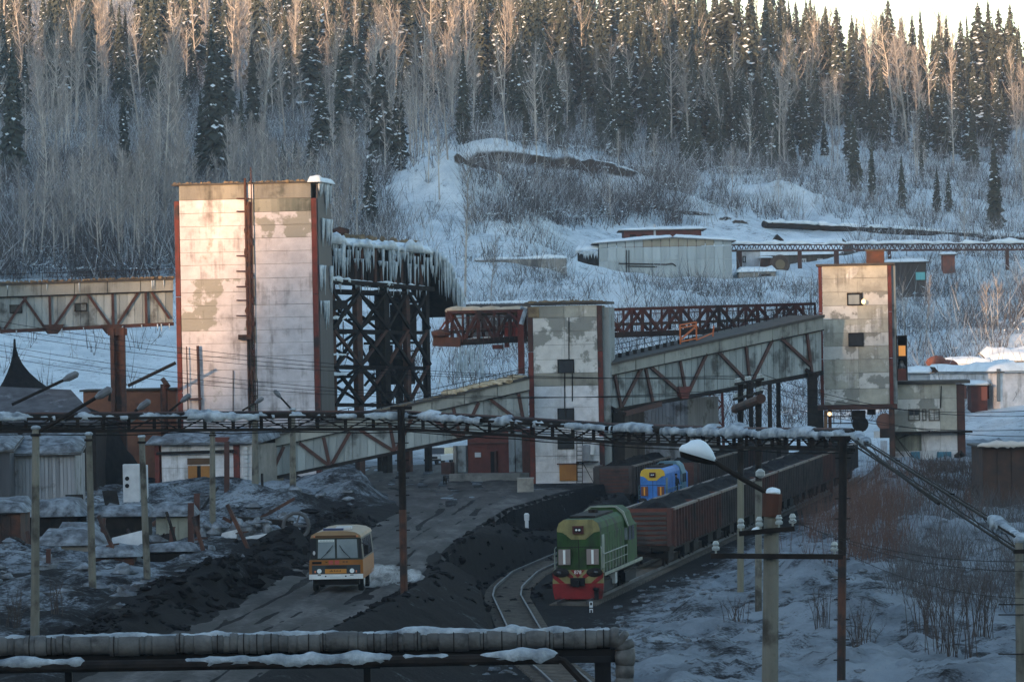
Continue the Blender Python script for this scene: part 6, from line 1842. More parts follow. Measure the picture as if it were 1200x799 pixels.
cs, sn = math.cos(YAW), math.sin(YAW)
dirv = Vector((-sn, cs, 0))
def on_track(y, off): return Vector((track_x(y) - off, y, .22))
first = True
wag = []
y = 266.5
for i in range(11):
    o = W0 if i == 0 else copy_tree(W0)
    o.location = on_track(y, 0); o.rotation_euler = (0, 0, YAW)
    o['label'] = 'brown open coal wagon heaped with coal, %s behind the green locomotive' % ORD[i]
    wag.append((o, [0, 0, 2, 1, 0, 2, 2, 1, 0, 2, 1][i])); y += 14.1 * cs
y = 363.0
for i in range(6):
    o = copy_tree(W0); o.location = on_track(y, 8.9); o.rotation_euler = (0, 0, YAW)
    o['label'] = 'dark open coal wagon on the middle track, %s behind the blue locomotive' % ORD[i]
    wag.append((o, [1, 2, 1, 0, 1, 2, 1][i])); y += 14.1 * cs
y = 357.0
for i in range(3):
    o = copy_tree(W0); o.location = on_track(y, 13.5); o.rotation_euler = (0, 0, YAW)
    o['label'] = 'dark grey-brown coal wagon on the left track by the middle tower, %s from the front' % ORD[i]
    wag.append((o, 2)); y += 14.1 * cs
for o, k in wag: recolor(o, k)

# ------------------------------------------------------------ diesel locomotives
def text_mesh(s, size):
    cu = bpy.data.curves.new('digits', 'FONT'); cu.body = s; cu.size = size; cu.align_x = 'CENTER'; cu.align_y = 'CENTER'; cu.extrude = .006
    o = bpy.data.objects.new('digits', cu); COL.objects.link(o)
    dg = bpy.context.evaluated_depsgraph_get(); dg.update()
    me = bpy.data.meshes.new_from_object(o.evaluated_get(dg)); bpy.data.objects.remove(o)
    return me
def loco(label, loc, A, B_, plate, chev, panel, stripe, rail_m, number=None, cabm=None, sc_=(.88, 1, .91)):
    t = root('diesel_locomotive', label, 'locomotive', loc)
    t.rotation_euler = (0, 0, YAW)
    t.scale = sc_
    cabm = cabm or A
    def mk(b, n, m, par=t, kind=None, smooth=False): return b.build(n, m, par, local=True, kind=kind, smooth=smooth)
    # front beam
    b = MB(); b.prism([(-1.42, .18), (1.42, .18), (1.52, .62), (1.55, 1.08), (-1.55, 1.08), (-1.52, .62)], -.16, .2); mk(b, 'buffer_beam', plate)
    b = MB(); b.prism([(-1.55, 1.09), (1.55, 1.09), (1.5, 1.86), (-1.5, 1.86)], -.12, .2); fp = mk(b, 'front_plate', chev)
    for s in (-1, 1):
        b = MB(); pts_ = [(s * 1.54, 1.72), (s * 1.54, 1.40), (s * 1.0, 1.10), (s * .62, 1.10)]
        pts_ = [(s * 1.54, 1.74), (s * .78, 1.10), (s * 1.12, 1.10), (s * 1.54, 1.42)]
        b.prism(pts_ if s > 0 else pts_[::-1], -.14, -.115); mk(b, 'warning_stripe', plate, fp)
        b = MB(); pts_ = [(s * .95, 1.72), (s * .28, 1.25), (s * .28, 1.52), (s * .55, 1.72)]
        b.prism(pts_ if s > 0 else pts_[::-1], -.14, -.115); mk(b, 'warning_stripe', plate, fp)
        b = MB(); b.ball((s * 1.02, -.16, 1.72), .50, .14, .27, 14, 8); hl = mk(b, 'buffer_lamp', DARK, smooth=True)
        b = MB(); b.ball((s * 1.12, -.27, 1.72), .16, .06, .12, 10, 6); mk(b, 'lens', GLASS, hl, smooth=True)
        b = MB(); b.box(s * .86 - .36, s * .86 + .36, .20, .36, 2.16, 3.06); pn = mk(b, 'step_panel', panel)
        b = MB(); b.box(s * .86 - .07, s * .86 + .07, .17, .199, 2.2, 3.02); mk(b, 'panel_stripe', stripe, pn)
        b = MB(); b.tube([(s * 1.42, .1, 1.9), (s * 1.42, .1, 3.1), (s * 1.36, .3, 3.2)], .03, 5); mk(b, 'grab_rail', rail_m)
    b = MB(); b.prism([(-.44, 1.87), (.44, 1.87), (.0, 1.42)], -.145, -.113); tr = mk(b, 'number_plate', plate, fp)
    if number:
        me = text_mesh(number, .30); me.materials.append(mat('number_white', (.75, .75, .72)))
        o = link('number', me, fp, loc=(0, -.155, 1.73), rot=(math.pi / 2, 0, 0))
    b = MB(); b.box(-.42, .42, -.42, -.125, .95, 1.42); b.box(-.22, .12, -.8, -.42, .92, 1.32); b.box(.02, .14, -.95, -.8, .92, 1.32); mk(b, 'coupler', BLACK)
    b = MB(); b.box(1.0, 1.25, -.35, -.165, .15, .75); b.ball((1.1, -.3, .75), .18, .14, .12, 8, 6); mk(b, 'hose', BLACK)
    b = MB(); b.box(-1.55, 1.55, .2, 17.0, 1.42, 1.66); mk(b, 'platform', DARK)
    b = MB(); b.box(1.551, 1.60, .25, 16.9, 1.50, 1.68); mk(b, 'platform_edge', rail_m)
    # long hood
    hw = 1.31
    prof = [(-hw, 1.66), (hw, 1.66), (hw, 4.25), (hw - .12, 4.58), (hw - .42, 4.78), (-hw + .42, 4.78), (-hw + .12, 4.58), (-hw, 4.25)]
    b = MB(); b.prism(prof, .37, 10.8); hood = mk(b, 'hood', A)
    b = MB(); b.prism([(-hw + .02, 3.95), (-.62, 3.95), (-.38, 3.66), (.38, 3.66), (.62, 3.95), (hw - .02, 4.22), (hw - .13, 4.56), (hw - .43, 4.76), (-hw + .43, 4.76), (-hw + .13, 4.56), (-hw + .02, 4.22)][0:0] or [(-hw + .01, 4.08), (-.95, 4.02), (-.42, 3.62), (.42, 3.62), (.95, 4.02), (hw - .01, 4.08), (hw - .01, 4.25), (hw - .13, 4.575), (hw - .43, 4.775), (-hw + .43, 4.775), (-hw + .13, 4.575), (-hw + .01, 4.25)], .33, .368); mk(b, 'nose_band', B_, hood)
    b = MB(); b.box(-.33, .33, .2, .329, 3.95, 4.42); hb = mk(b, 'headlight_box', mat('dark_red_box', (.07, .02, .018), None))
    b = MB(); b.box(-.22, .22, .17, .199, 4.05, 4.32); mk(b, 'reflector', GLASS, hb)
    for s in (-1, 1):
        b = MB(); b.ball((s * .09, .16, 4.18), .07, .03, .06, 8, 6); mk(b, 'headlight', mat('clear_lens', (.75, .75, .72), None, rough=.2), hb)
    b = MB(); b.box(-hw - .012, hw + .012, .355, .369, 3.16, 3.2); b.box(-.02, .02, .35, .369, 1.9, 3.9); b.box(-.55, -.53, .352, .369, 1.9, 3.15); b.box(.53, .55, .352, .369, 1.9, 3.15); mk(b, 'door_gap', DARK, hood)
    b = MB(); b.box(-1.2, -.72, .25, .369, 3.55, 3.9); mk(b, 'hatch_box', A, hood)
    for k in range(9):
        y0 = .9 + k * 1.08
        for s in (-1, 1):
            b = MB(); b.box(s * hw - (.0 if s > 0 else .05), s * hw + (.05 if s > 0 else .0), y0, y0 + .98, 1.9, 3.85); mk(b, 'side_door', A if k else mat('pale_louvre', (.24, .27, .23), (.17, .19, .165), 1.2, .7), hood)
    b = MB(); b.box(-.8, .8, 2.0, 9.5, 4.78, 4.92); b.lathe([(.3, 4.9), (.3, 5.1)], (0, 6.5, 0), 12); mk(b, 'roof_unit', DARK)
    # cab
    cz = 5.05
    prof = [(-1.52, 1.66), (1.52, 1.66), (1.52, 3.9), (1.25, 4.7), (.8, cz), (-.8, cz), (-1.25, 4.7), (-1.52, 3.9)]
    b = MB(); b.prism(prof, 10.82, 13.9); cab = mk(b, 'cab', cabm)
    prof2 = [(x * 1.04, z + (.07 if z > 4 else .0)) for x, z in prof[2:]]
    b = MB(); b.prism(prof2 + [(-1.5, 3.95), (-1.2, 4.64), (-.76, cz - .02), (.76, cz - .02), (1.2, 4.64), (1.5, 3.95)], 10.75, 10.95); mk(b, 'cab_rim', rail_m, cab)
    for s in (-1, 1):
        for y0 in (11.2, 12.6):
            b = MB(); b.box(s * 1.52 - .04, s * 1.52 + .04, y0, y0 + .95, 3.0, 3.85); w = mk(b, 'window', GLASS, cab)
        b = MB(); b.box(s * 1.40 - .11, s * 1.40 + .11, 10.78, 10.819, 3.05, 3.8); mk(b, 'front_window', mat('pale_glass', (.25, .28, .28), (.1, .11, .11), 1.5, .15), cab)
    b = MB(); b.prism([(-hw, 1.66), (hw, 1.66), (hw, 3.8), (hw - .3, 4.1), (-hw + .3, 4.1), (-hw, 3.8)], 13.92, 16.5); mk(b, 'rear_hood', A)
    b = MB()
    for s in (-1, 1):
        pts_ = [(s * 1.5, .5, 2.75), (s * 1.5, 10.7, 2.75)]
        b.tube(pts_, .04, 5); b.tube([(s * 1.5, .5, 2.2), (s * 1.5, 10.7, 2.2)], .025, 5)
        for k in range(9): b.tube([(s * 1.5, .5 + k * 1.27, 1.66), (s * 1.5, .5 + k * 1.27, 2.75)], .03, 5)
    mk(b, 'handrail', rail_m, kind='stuff')
    b = MB(); b.box(-.9, .9, 6.2, 10.6, .55, 1.4); mk(b, 'fuel_tank', DARK)
    b = MB(); b.box(1.1, 1.5, 5.2, 6.0, .75, 1.41); mk(b, 'ladder_box', mat('pale_steel', (.4, .4, .38), None))
    for y in (3.3, 13.4):
        b = MB(); b.box(-1.2, 1.2, y - 2.3, y + 2.3, .8, 1.2); b.box(-1.3, -1.05, y - 2.4, y + 2.4, .45, 1.05); b.box(1.05, 1.3, y - 2.4, y + 2.4, .45, 1.05); bg = mk(b, 'bogie', BLACK)
        for dy in (-1.85, 0, 1.85):
            for s in (-1, 1):
                b = MB(); b.lathe([(.15, -.08), (.50, -.07), (.54, .06), (.15, .08)], (s * .82, y + dy, .54), 16, 'x'); mk(b, 'wheel', DARK, bg)
    return t
GREEN = mat('loco_green', (.036, .085, .026), (.026, .062, .020), 1.3, .75, (.028, .032, .024), .8, .57, stain=(.02, .02, .018), st=.56, spec=.12)
CREAMY = mat('loco_cream', (.27, .235, .10), (.20, .175, .08), 1.5, .75, spec=.12, stain=(.06, .055, .03), st=.58)
REDP = mat('loco_red', (.25, .022, .024), (.18, .018, .02), 1.3, .55, (.05, .018, .018), .9, .60, stain=(.02, .015, .015), st=.58, spec=.12)
PPAN = mat('pinkish_panel', (.24, .19, .175), (.18, .15, .14), 1.5, .6)
WSTR = mat('white_stripe', (.75, .77, .75), None)
BLUE = mat('loco_blue', (.055, .20, .54), (.045, .16, .44), 1.3, .5, stain=(.03, .06, .12), st=.6, spec=.15)
YEL = mat('loco_yellow', (.66, .43, .04), (.55, .35, .035), 1.5, .5)
PALE = mat('pale_rail', (.25, .27, .22), (.15, .17, .14), 1.5, .6)
loco('green diesel locomotive with cream nose band and red buffer beam hauling the nearest coal train', on_track(235.5, 0) - Vector((0, 0, .12)), GREEN, CREAMY, REDP, CREAMY, PPAN, WSTR, PALE, number='878')
loco('blue diesel locomotive with yellow nose band standing between two rows of coal wagons', on_track(344, 8.9) - Vector((0, 0, .15)), BLUE, YEL, BLUE, BLUE, mat('brown_panel', (.16, .06, .035), None), mat('orange_stripe', (.75, .33, .05), None), mat('teal_rail', (.16, .26, .28), (.1, .18, .2), 1, .6), sc_=(.74, 1, .80), cabm=mat('teal_cab', (.10, .22, .27), (.07, .15, .19), 1.2, .6))

# ------------------------------------------------------------ figure on the blue locomotive
def person():
    base = on_track(351, 8.9) + Vector((1.05, 0, 1.22))
    V = [(0, 0, .95), (0, 0, 1.2), (0, .0, 1.42), (0, -.01, 1.52), (0, -.03, 1.66),
         (.19, 0, 1.40), (.25, -.02, 1.14), (.20, -.2, .98), (-.19, 0, 1.40), (-.25, -.06, 1.15), (-.16, -.26, 1.08),
         (.10, 0, .90), (.11, -.02, .48), (.11, .03, .08), (.11, -.12, .04), (-.10, 0, .90), (-.11, .0, .48), (-.12, .03, .08), (-.12, -.12, .04)]
    E = [(0, 1), (1, 2), (2, 3), (3, 4), (2, 5), (5, 6), (6, 7), (2, 8), (8, 9), (9, 10), (0, 11), (11, 12), (12, 13), (13, 14), (0, 15), (15, 16), (16, 17), (17, 18)]
    R = [.17, .18, .16, .07, .11, .09, .07, .055, .09, .07, .055, .11, .085, .07, .05, .11, .085, .07, .05]
    me = bpy.data.meshes.new('person'); me.from_pydata(V, E, [])
    o = bpy.data.objects.new('person', me); COL.objects.link(o)
    sk = o.modifiers.new('skin', 'SKIN'); sb = o.modifiers.new('sub', 'SUBSURF'); sb.levels = 1; sb.render_levels = 2
    for i, v in enumerate(me.skin_vertices[0].data):
        v.radius = (R[i], R[i] * .85); v.use_root = (i == 0)
    me.materials.append(mat('black_workwear', (.016, .016, .02), (.03, .03, .034), 3, .9))
    o.location = base; o.rotation_euler = (0, 0, .5)
    tag(o, 'person in dark work clothes standing on the walkway of the blue locomotive', 'person')
    b = MB(); b.ball((0, -.045, 1.68), .095, .10, .125, 12, 9); b.ball((0, -.15, 1.67), .018, .025, .02, 6, 4)
    for s in (-1, 1): b.ball((s * .1, -.04, 1.68), .015, .025, .03, 6, 4)
    link('head', b.mesh('head', mat('skin', (.42, .24, .17), None, rough=.6), True), o)
    b = MB(); b.lathe([(.105, 1.72), (.112, 1.76), (.09, 1.83), (.02, 1.86)], (0, -.04, 0), 12); b.box(-.07, .07, -.2, -.1, 1.73, 1.745); link('cap', b.mesh('cap', BLACK), o)
person()

# ------------------------------------------------------------ bus
def bus():
    p = P(394.5, 690, 207); p.z = 2.44
    t = root('bus', 'small ochre and white bus with a split windscreen driving towards us on the dirt road', 'bus', p); t.rotation_euler = (0, 0, -.04)
    ORB = mat('bus_ochre', (.30, .11, .018), (.22, .085, .016), 1.4, .5, (.20, .12, .07), .9, .66)
    CRB = mat('bus_cream', (.30, .20, .11), (.22, .15, .085), 1.2, .6, (.20, .16, .12), .8, .6)
    def mk(b, n, m, par=t, kind=None, smooth=False): return b.build(n, m, par, local=True, kind=kind, smooth=smooth)
    L = 7.0; w = 1.25
    low = [(-w, .62), (w, .62), (w + .02, .9), (w, 1.52), (-w, 1.52), (-w - .02, .9)]
    b = MB(); b.prism(low, 0, L); body = mk(b, 'body', ORB)
    up = [(-w, 1.52), (w, 1.52), (w - .10, 2.56), (-w + .10, 2.56)]
    b = MB(); b.prism(up, .1, L); cabin = mk(b, 'window_band', mat('bus_dark_frame', (.03, .04, .035), None, rough=.5))
    roof = [(-w + .06, 2.55), (w - .06, 2.55), (w - .12, 2.68), (w - .34, 2.80), (.5, 2.87), (-.5, 2.87), (-w + .34, 2.80), (-w + .12, 2.68)]
    b = MB(); b.prism(roof, -.02, L + .02); rf = mk(b, 'roof', CRB)
    b = MB(); b.box(-.95, .95, -.04, -.022, 2.57, 2.66); mk(b, 'destination_strip', mat('brown_strip', (.09, .045, .02), None), rf)
    for i, x in enumerate((-1.0, 1.0)):
        b = MB(); b.ball((x, -.03, 2.62), .05, .03, .04, 8, 5); mk(b, 'marker_lamp', mat('amber', (.6, .18, .08), None, rough=.3), rf)
    b = MB(); b.box(-.62, .32, .5, .9, 2.87, 2.97); mk(b, 'light_bar', mat('navy_bar', (.02, .035, .10), (.03, .05, .13), 2, .4), rf)
    b = MB(); b.box(-.1, .62, 1.4, 2.2, 2.87, 2.99); mk(b, 'roof_hatch', WHITEP, rf)
    WG = mat('bus_glass', (.25, .30, .32), (.17, .21, .23), .8, .08, spec=.9)
    for x0, x1 in ((-.86, -.05), (.05, 1.02)):
        b = MB(); b.hexa([(x0, .04, 1.60), (x1, .04, 1.60), (x1, .09, 1.60), (x0, .09, 1.60), (x0 * .96, .04, 2.48), (x1 * .96, .04, 2.48), (x1 * .96, .09, 2.48), (x0 * .96, .09, 2.48)])
        pane = mk(b, 'windscreen', WG)
        if x0 < -.5:
            b = MB(); b.box(-.82, -.08, .015, .036, 2.36, 2.47); mk(b, 'sun_strip', mat('strip_white', (.62, .68, .66), None), pane)
            b = MB()
            for k in range(9): b.box(-.74 + k * .07, -.70 + k * .07, .008, .0145, 2.39, 2.44)
            mk(b, 'strip_lettering', mat('strip_grey', (.30, .34, .34), None), pane, kind='stuff')
        b = MB(); s = 1 if x0 > 0 else -1
        b.beam((x0 + .62 * (1 if s > 0 else .25), .0, 1.6), (x0 + (.22 if s > 0 else .62), .0, 2.0), .035, .02); b.beam((x0 + (.34 if s > 0 else .42), -.01, 1.85), (x0 + (.12 if s > 0 else .72), -.01, 2.2), .05, .02); mk(b, 'wiper', BLACK, pane)
    b = MB(); b.box(-1.2, -.92, .06, .1, 1.58, 2.5); mk(b, 'quarter_window', GLASS)
    b = MB(); b.box(1.06, 1.19, .06, .1, 1.58, 2.5); mk(b, 'quarter_window', GLASS)
    # front panel
    b = MB(); b.box(-1.13, 1.13, -.05, -.001, .88, 1.28); gr = mk(b, 'grille', mat('grille_dark', (.025, .035, .04), None, rough=.6))
    b = MB(); b.box(-.52, .48, -.075, -.051, .90, 1.10); pl = mk(b, 'grille_panel', mat('plate_orange', (.46, .20, .04), None), gr)
    b = MB()
    for k, (a, h) in enumerate(((0, .05), (.06, .09), (.12, .06), (.2, .09), (.27, .05), (.33, .08), (.41, .06), (.48, .08))): b.box(-.30 + a, -.26 + a, -.083, -.0755, .97, .97 + h)
    mk(b, 'lettering', mat('dark_letter', (.10, .05, .02), None), pl, kind='stuff')
    b = MB()
    for k in range(6): b.box(-.5, .5, -.058, -.051, 1.12 + k * .026, 1.13 + k * .026)
    mk(b, 'slats', DARK, gr, kind='stuff')
    for x in (-.79, .74):
        b = MB(); b.lathe([(.105, -.09), (.11, -.05)], (x, 0, 1.01), 14, 'y'); h = mk(b, 'headlight', mat('lens_white', (.72, .76, .76), None, rough=.15), gr)
        b = MB(); b.box(x + (-.22 if x < 0 else .17), x + (-.16 if x < 0 else .23), -.07, -.051, .93, 1.03); mk(b, 'indicator', MATS['amber'], gr)
    b = MB(); b.box(-1.12, -.68, -.03, -.001, 1.34, 1.45); mk(b, 'vent', BLACK, body)
    for x in (-.34, -.06):
        b = MB(); b.box(x, x + .2, -.02, -.001, 1.31, 1.5); mk(b, 'red_mark', mat('red_mark_paint', (.45, .06, .05), (.36, .08, .06), 3, .6), body)
    for x in (.3, .45, -.5): 
        b = MB(); b.box(x, x + .1, -.015, -.001, 1.40, 1.45); mk(b, 'small_mark', MATS['brown_strip'], body)
    b = MB(); b.prism([(-1.26, .64), (1.26, .64), (1.26, .86), (-1.26, .86)], -.20, -.055); bp = mk(b, 'bumper', mat('bumper_white', (.70, .73, .73), (.55, .58, .58), 1.5, .6))
    for x, z0, z1, q in ((-.86, .80, .84, .16), (.66, .80, .84, .16), (-.52, .74, .80, .07), (.42, .74, .80, .07)):
        b = MB(); b.box(x, x + q, -.21, -.201, z0, z1); mk(b, 'bumper_slot', BLACK, bp)
    b = MB(); b.box(-.28, .24, -.212, -.201, .68, .77); mk(b, 'number_plate', mat('plate_white', (.55, .58, .57), None), bp)
    b = MB(); b.box(-1.05, 1.05, .1, L - .2, .35, .62); mk(b, 'chassis', BLACK)
    for y in (1.25, 4.9):
        for s in (-1, 1):
            b = MB(); b.lathe([(.18, -.12), (.42, -.12), (.46, -.06), (.46, .08), (.42, .13), (.18, .13)], (s * 1.06, y, .46), 18, 'x'); wl = mk(b, 'wheel', BLACK, smooth=False)
            b = MB(); b.lathe([(.05, -.02), (.24, .0), (.24, .03)], (s * 1.2, y, .46), 14, 'x'); mk(b, 'hub', WHITEP, wl)
    for y0 in np.arange(1.0, 6.4, 1.08):
        for s in (-1, 1):
            b = MB(); b.hexa([(s * w * 1.006, y0, 1.6), (s * w * 1.006, y0 + .92, 1.6), (s * (w - .02), y0 + .92, 1.6), (s * (w - .02), y0, 1.6), (s * (w - .085), y0, 2.45), (s * (w - .085), y0 + .92, 2.45), (s * (w - .12), y0 + .92, 2.45), (s * (w - .12), y0, 2.45)]); mk(b, 'side_window', GLASS, cabin)
    for s in (-1, 1):
        b = MB(); b.beam((s * 1.2, .1, 2.3), (s * 1.42, -.12, 2.2), .03); b.box(s * 1.42 - .1, s * 1.42 + .1, -.2, -.12, 1.78, 2.2); mk(b, 'mirror', BLACK)
    b = MB(); b.ball((-1.03, .055, 1.85), .06, .02, .1, 8, 6); mk(b, 'painted_reflection', WHITEP)  # white blob painted in as a reflection on the quarter window
    # breath of exhaust behind it
    b = MB()
    c = p + Vector((1.75, 6.6, .45))
    rb = random.Random(4)
    for k in range(16):
        f = k / 15; b.ball(c + Vector((-.5 + 2.3 * f + rb.uniform(-.3, .3), rb.uniform(-1.6, 1.4), -.15 + rb.uniform(-.1, .45) * (1 - f * .5))), rb.uniform(.45, .8) * (1 - .35 * f), rb.uniform(.7, 1.1), rb.uniform(.3, .5) * (1 - .4 * f), 14, 10, .12)
    m = bpy.data.materials.new('exhaust_smoke'); m.use_nodes = True
    nn = m.node_tree.nodes; ll = m.node_tree.links; nn.remove(nn['Principled BSDF'])
    v = nn.new('ShaderNodeVolumePrincipled'); v.inputs['Color'].default_value = (.95, .96, .98, 1)
    tx = nn.new('ShaderNodeTexNoise'); tx.inputs['Scale'].default_value = 1.5; tx.inputs['Detail'].default_value = 9; tx.inputs['Roughness'].default_value = .7; geo = nn.new('ShaderNodeNewGeometry'); ll.new(geo.outputs['Position'], tx.inputs['Vector'])
    r = nn.new('ShaderNodeMapRange'); r.inputs[1].default_value = .44; r.inputs[2].default_value = .68; r.inputs[4].default_value = 1.6; ll.new(tx.outputs[0], r.inputs[0])
    ll.new(r.outputs[0], v.inputs['Density']); ll.new(v.outputs[0], nn['Material Output'].inputs['Volume'])
    o = thing('exhaust_smoke', b, m, 'white puff of exhaust smoke behind the bus', None, (c.x, c.y, c.z), kind='stuff', smooth=True)
bus()
# small white car beyond the gallery
def car():
    p = P(507, 533, 420); p.z = gz(p.x, p.y) + .02
    t = root('off_road_car', 'small white off-road car parked beyond the lower gallery, facing us', 'car', p); t.rotation_euler = (0, 0, -.35)
    WC = mat('car_white', (.62, .63, .64), None, rough=.4)
    def mk(b, n, m, par=t): return b.build(n, m, par, local=True)
    b = MB(); b.prism([(-.85, .45), (.85, .45), (.85, .95), (.78, 1.02), (-.78, 1.02), (-.85, .95)], 0, 3.8); mk(b, 'body', WC)
    b = MB(); b.hexa([(-.78, 1.0, 1.02), (.78, 1.0, 1.02), (.78, 3.7, 1.02), (-.78, 3.7, 1.02), (-.68, 1.35, 1.62), (.68, 1.35, 1.62), (.68, 3.6, 1.62), (-.68, 3.6, 1.62)]); mk(b, 'cabin', GLASS)
    b = MB(); b.box(-.72, .72, 1.3, 3.65, 1.62, 1.70); mk(b, 'roof', WC)
    b = MB(); b.box(-.5, .5, -.04, 0, .62, .84); g = mk(b, 'grille', BLACK)
    for s in (-1, 1):
        b = MB(); b.lathe([(.11, -.06), (.12, 0)], (s * .62, 0, .74), 12, 'y'); mk(b, 'headlight', MATS['lens_white'])
        for y in (.75, 2.95):
            b = MB(); b.lathe([(.15, -.1), (.34, -.09), (.34, .09), (.15, .1)], (s * .74, y, .34), 14, 'x'); mk(b, 'wheel', BLACK)
    b = MB(); b.box(-.86, .86, -.14, -.045, .42, .58); mk(b, 'bumper', DARK)
car()

# ------------------------------------------------------------ snow-topped pipe bridge across the yard
def pipe_bridge():
    KP = [(-90, 492, 199), (0, 491, 200), (240, 489, 203), (470, 488, 205), (600, 495, 201), (720, 503, 196), (860, 508, 187), (1000, 510, 176)]
    t = root('pipe_bridge', 'long thin trussed pipe bridge topped with ragged snow crossing the whole yard', 'pipe bridge', P(470, 730, 205))
    top = [P(*k) for k in KP]
    H = .58
    bot = [p - Vector((0, 0, H)) for p in top]
    for off in (0, .8):
        o = Vector((0, off, 0))
        for nm, line, w in (('top_chord', top, .12), ('bottom_chord', bot, .13)):
            b = MB()
            for a, c in zip(line, line[1:]): b.beam(a + o, c + o, w)
            b.build(nm, DARK, t)
    k = 0
    tot = []
    for a, c, a2, c2 in zip(top, top[1:], bot, bot[1:]):
        n = max(1, round((c - a).length / 1.25))
        for i in range(n):
            p0, p1 = a.lerp(c, i / n), a.lerp(c, (i + 1) / n); q0, q1 = a2.lerp(c2, i / n), a2.lerp(c2, (i + 1) / n)
            b = MB(); b.beam(p0, q0, .16, .08); b.build('post', DARK, t)
            b = MB(); b.beam(p0 if k % 2 else q0, q1 if k % 2 else p1, .06); b.build('diagonal', DARK, t)
            k += 1
    for off, dz, r, m in ((.2, .10, .12, DARK), (.55, .12, .16, RUST)):
        b = MB(); b.tube([p + Vector((0, off, dz)) for p in top], r, 7); b.build('pipe', m, t)
    b = MB()
    for off, dz in ((-.12, -.18), (-.1, -.42), (.9, -.3), (.3, -.72)):
        pts_ = []
        for i in range(60):
            f = i / 59 * (len(top) - 1); j = min(int(f), len(top) - 2); p = top[j].lerp(top[j + 1], f - j)
            pts_.append(p + Vector((0, off, dz + .12 * float(vnoise(i * .5, dz * 7)))))
        b.tube(pts_, .025, 4)
    b.build('cables', BLACK, t, kind='stuff')
    b = MB(); snow_ridge(b, [p + Vector((0, .35, .04)) for p in top], .8, .25, 11, .12); b.build('snow', PSNOW, t, smooth=True)
    b = MB(); snow_ridge(b, [p + Vector((0, -.1, .02)) for p in top], .34, .15, 17, .12, gap=.42); b.build('snow', PSNOW, t, smooth=True, kind='stuff')
    # descending right leg towards the near concrete post
    a, c = P(1000, 510, 176), P(1197, 633, 112)
    t2 = root('pipe_bridge', 'bare narrow pipe bridge sloping down from the post to the right edge', 'pipe bridge', c)
    for off, h, w_ in ((0, 0, .06), (.22, -.05, .03), (0, -.38, .05), (.22, -.42, .03)):
        b = MB(); b.beam(a + Vector((off, 0, h)), c + Vector((off, 0, h)), w_); b.build('chord', DARK, t2)
    n = 12
    for i in range(n):
        p, q = a.lerp(c, i / n), a.lerp(c, (i + 1) / n); b = MB(); b.beam(p, q - Vector((0, 0, .38)), .02); b.build('diagonal', DARK, t2)
        if i % 4 == 0: b = MB(); b.beam(p, p + Vector((.22, 0, 0)), .05); b.build('tie', DARK, t2)
    b = MB(); snow_ridge(b, [a.lerp(c, .86) + Vector((.1, 0, .03)), c + Vector((.1, 0, .03))], .28, .10, 3); b.build('snow', PSNOW, t2, smooth=True)
    b = MB(); snow_ridge(b, [a.lerp(c, .0) + Vector((.1, 0, .03)), a.lerp(c, .10) + Vector((.1, 0, .03))], .4, .15, 5); b.build('snow', PSNOW, t2, smooth=True)
    b = MB(); b.tube([P(1000, 515, 175.5), P(1060, 560, 150), P(1100, 590, 138)], .06, 6); b.build('pipe', DARK, t2)
pipe_bridge()
def steel_pole(px, y0, y1, D, w, label, steps=True, px1=None, m1=DARK, m2=RUST, split=.45):
    a = P(px, y0, D); c = P(px1 or px, y1, D); c.z = min(c.z, gz(c.x, c.y)) - .5
    t = root('steel_pole', label, 'pole', (c.x, c.y, c.z + .5))
    mid = c.lerp(a, 1 - split)
    b = MB(); b.tube([mid, a], w / 2, 8); b.build('upper_shaft', m1, t)
    b = MB(); b.tube([c, mid + Vector((0, 0, .02))], w / 2 * 1.04, 8); b.build('lower_shaft', m2, t)
    if steps:
        b = MB(); n = int((a.z - c.z) / .75)
        for i in range(2, n):
            p = c.lerp(a, i / n); b.beam(p + Vector((-w * .95, 0, 0)), p + Vector((w * .95, 0, 0)), .05)
        b.build('step_pegs', DARK, t, kind='stuff')
    b = MB(); b.beam(a + Vector((-.5, 0, 0)), a + Vector((.5, 0, 0)), .16); b.build('head', DARK, t)
    return t
steel_pole(470, 478, 731, 204.6, .34, 'tall rusty steel pole with pegs carrying the pipe bridge right of the bus', px1=474)
steel_pole(988, 513, 786, 176, .33, 'tall rusty steel pole at the right end of the straight pipe bridge', px1=985)

def concrete_pole(px, y0, y1, D, w, label, px1=None, lamp=None, cat='pole'):
    a = P(px, y0, D); c = P(px1 or px, y1, D); g = gz(c.x, c.y); c.z = min(c.z, g) - .6
    t = root('concrete_pole', label, cat, (c.x, c.y, g))
    b = MB(); n = 6
    pts_ = [c.lerp(a, i / n) for i in range(n + 1)]
    b.tube(pts_, [w / 2 * (1.12 - .24 * i / n) for i in range(n + 1)], 8); b.build('shaft', POLEC, t)
    b = MB(); b.beam(a - Vector((w * .6, 0, .25)), a + Vector((w * .6, 0, -.25)), w * 1.15, .10); b.build('clamp', DARK, t)
    b = MB(); b.ball(a + Vector((0, 0, .03)), w * .62, w * .62, .1, 8, 6); b.build('snow_cap', PSNOW, t)
    if lamp:
        (x, y, xs_) = lamp
        e = P(x, y, D); s = P(xs_[0], xs_[1], D) if xs_ else a - Vector((0, 0, .2))
        d = (e - s).normalized()
        b = MB(); b.tube([s, e - d * .7], .07, 6); ar = b.build('lamp_arm', DARK, t)
        b = MB(); b.tube([e - d * .75, e - d * .5, e - d * .1, e], [.08, .17, .16, .05], 8); hd = b.build('lamp_head', mat('lamp_grey', (.16, .17, .18), (.09, .09, .1), 2, .5), ar)
    return t
concrete_pole(42, 502, 745, 175.5, .33, 'nearest concrete lamp pole at the left, its long arm reaching up to the right', px1=40.5, lamp=(131, 455, None))
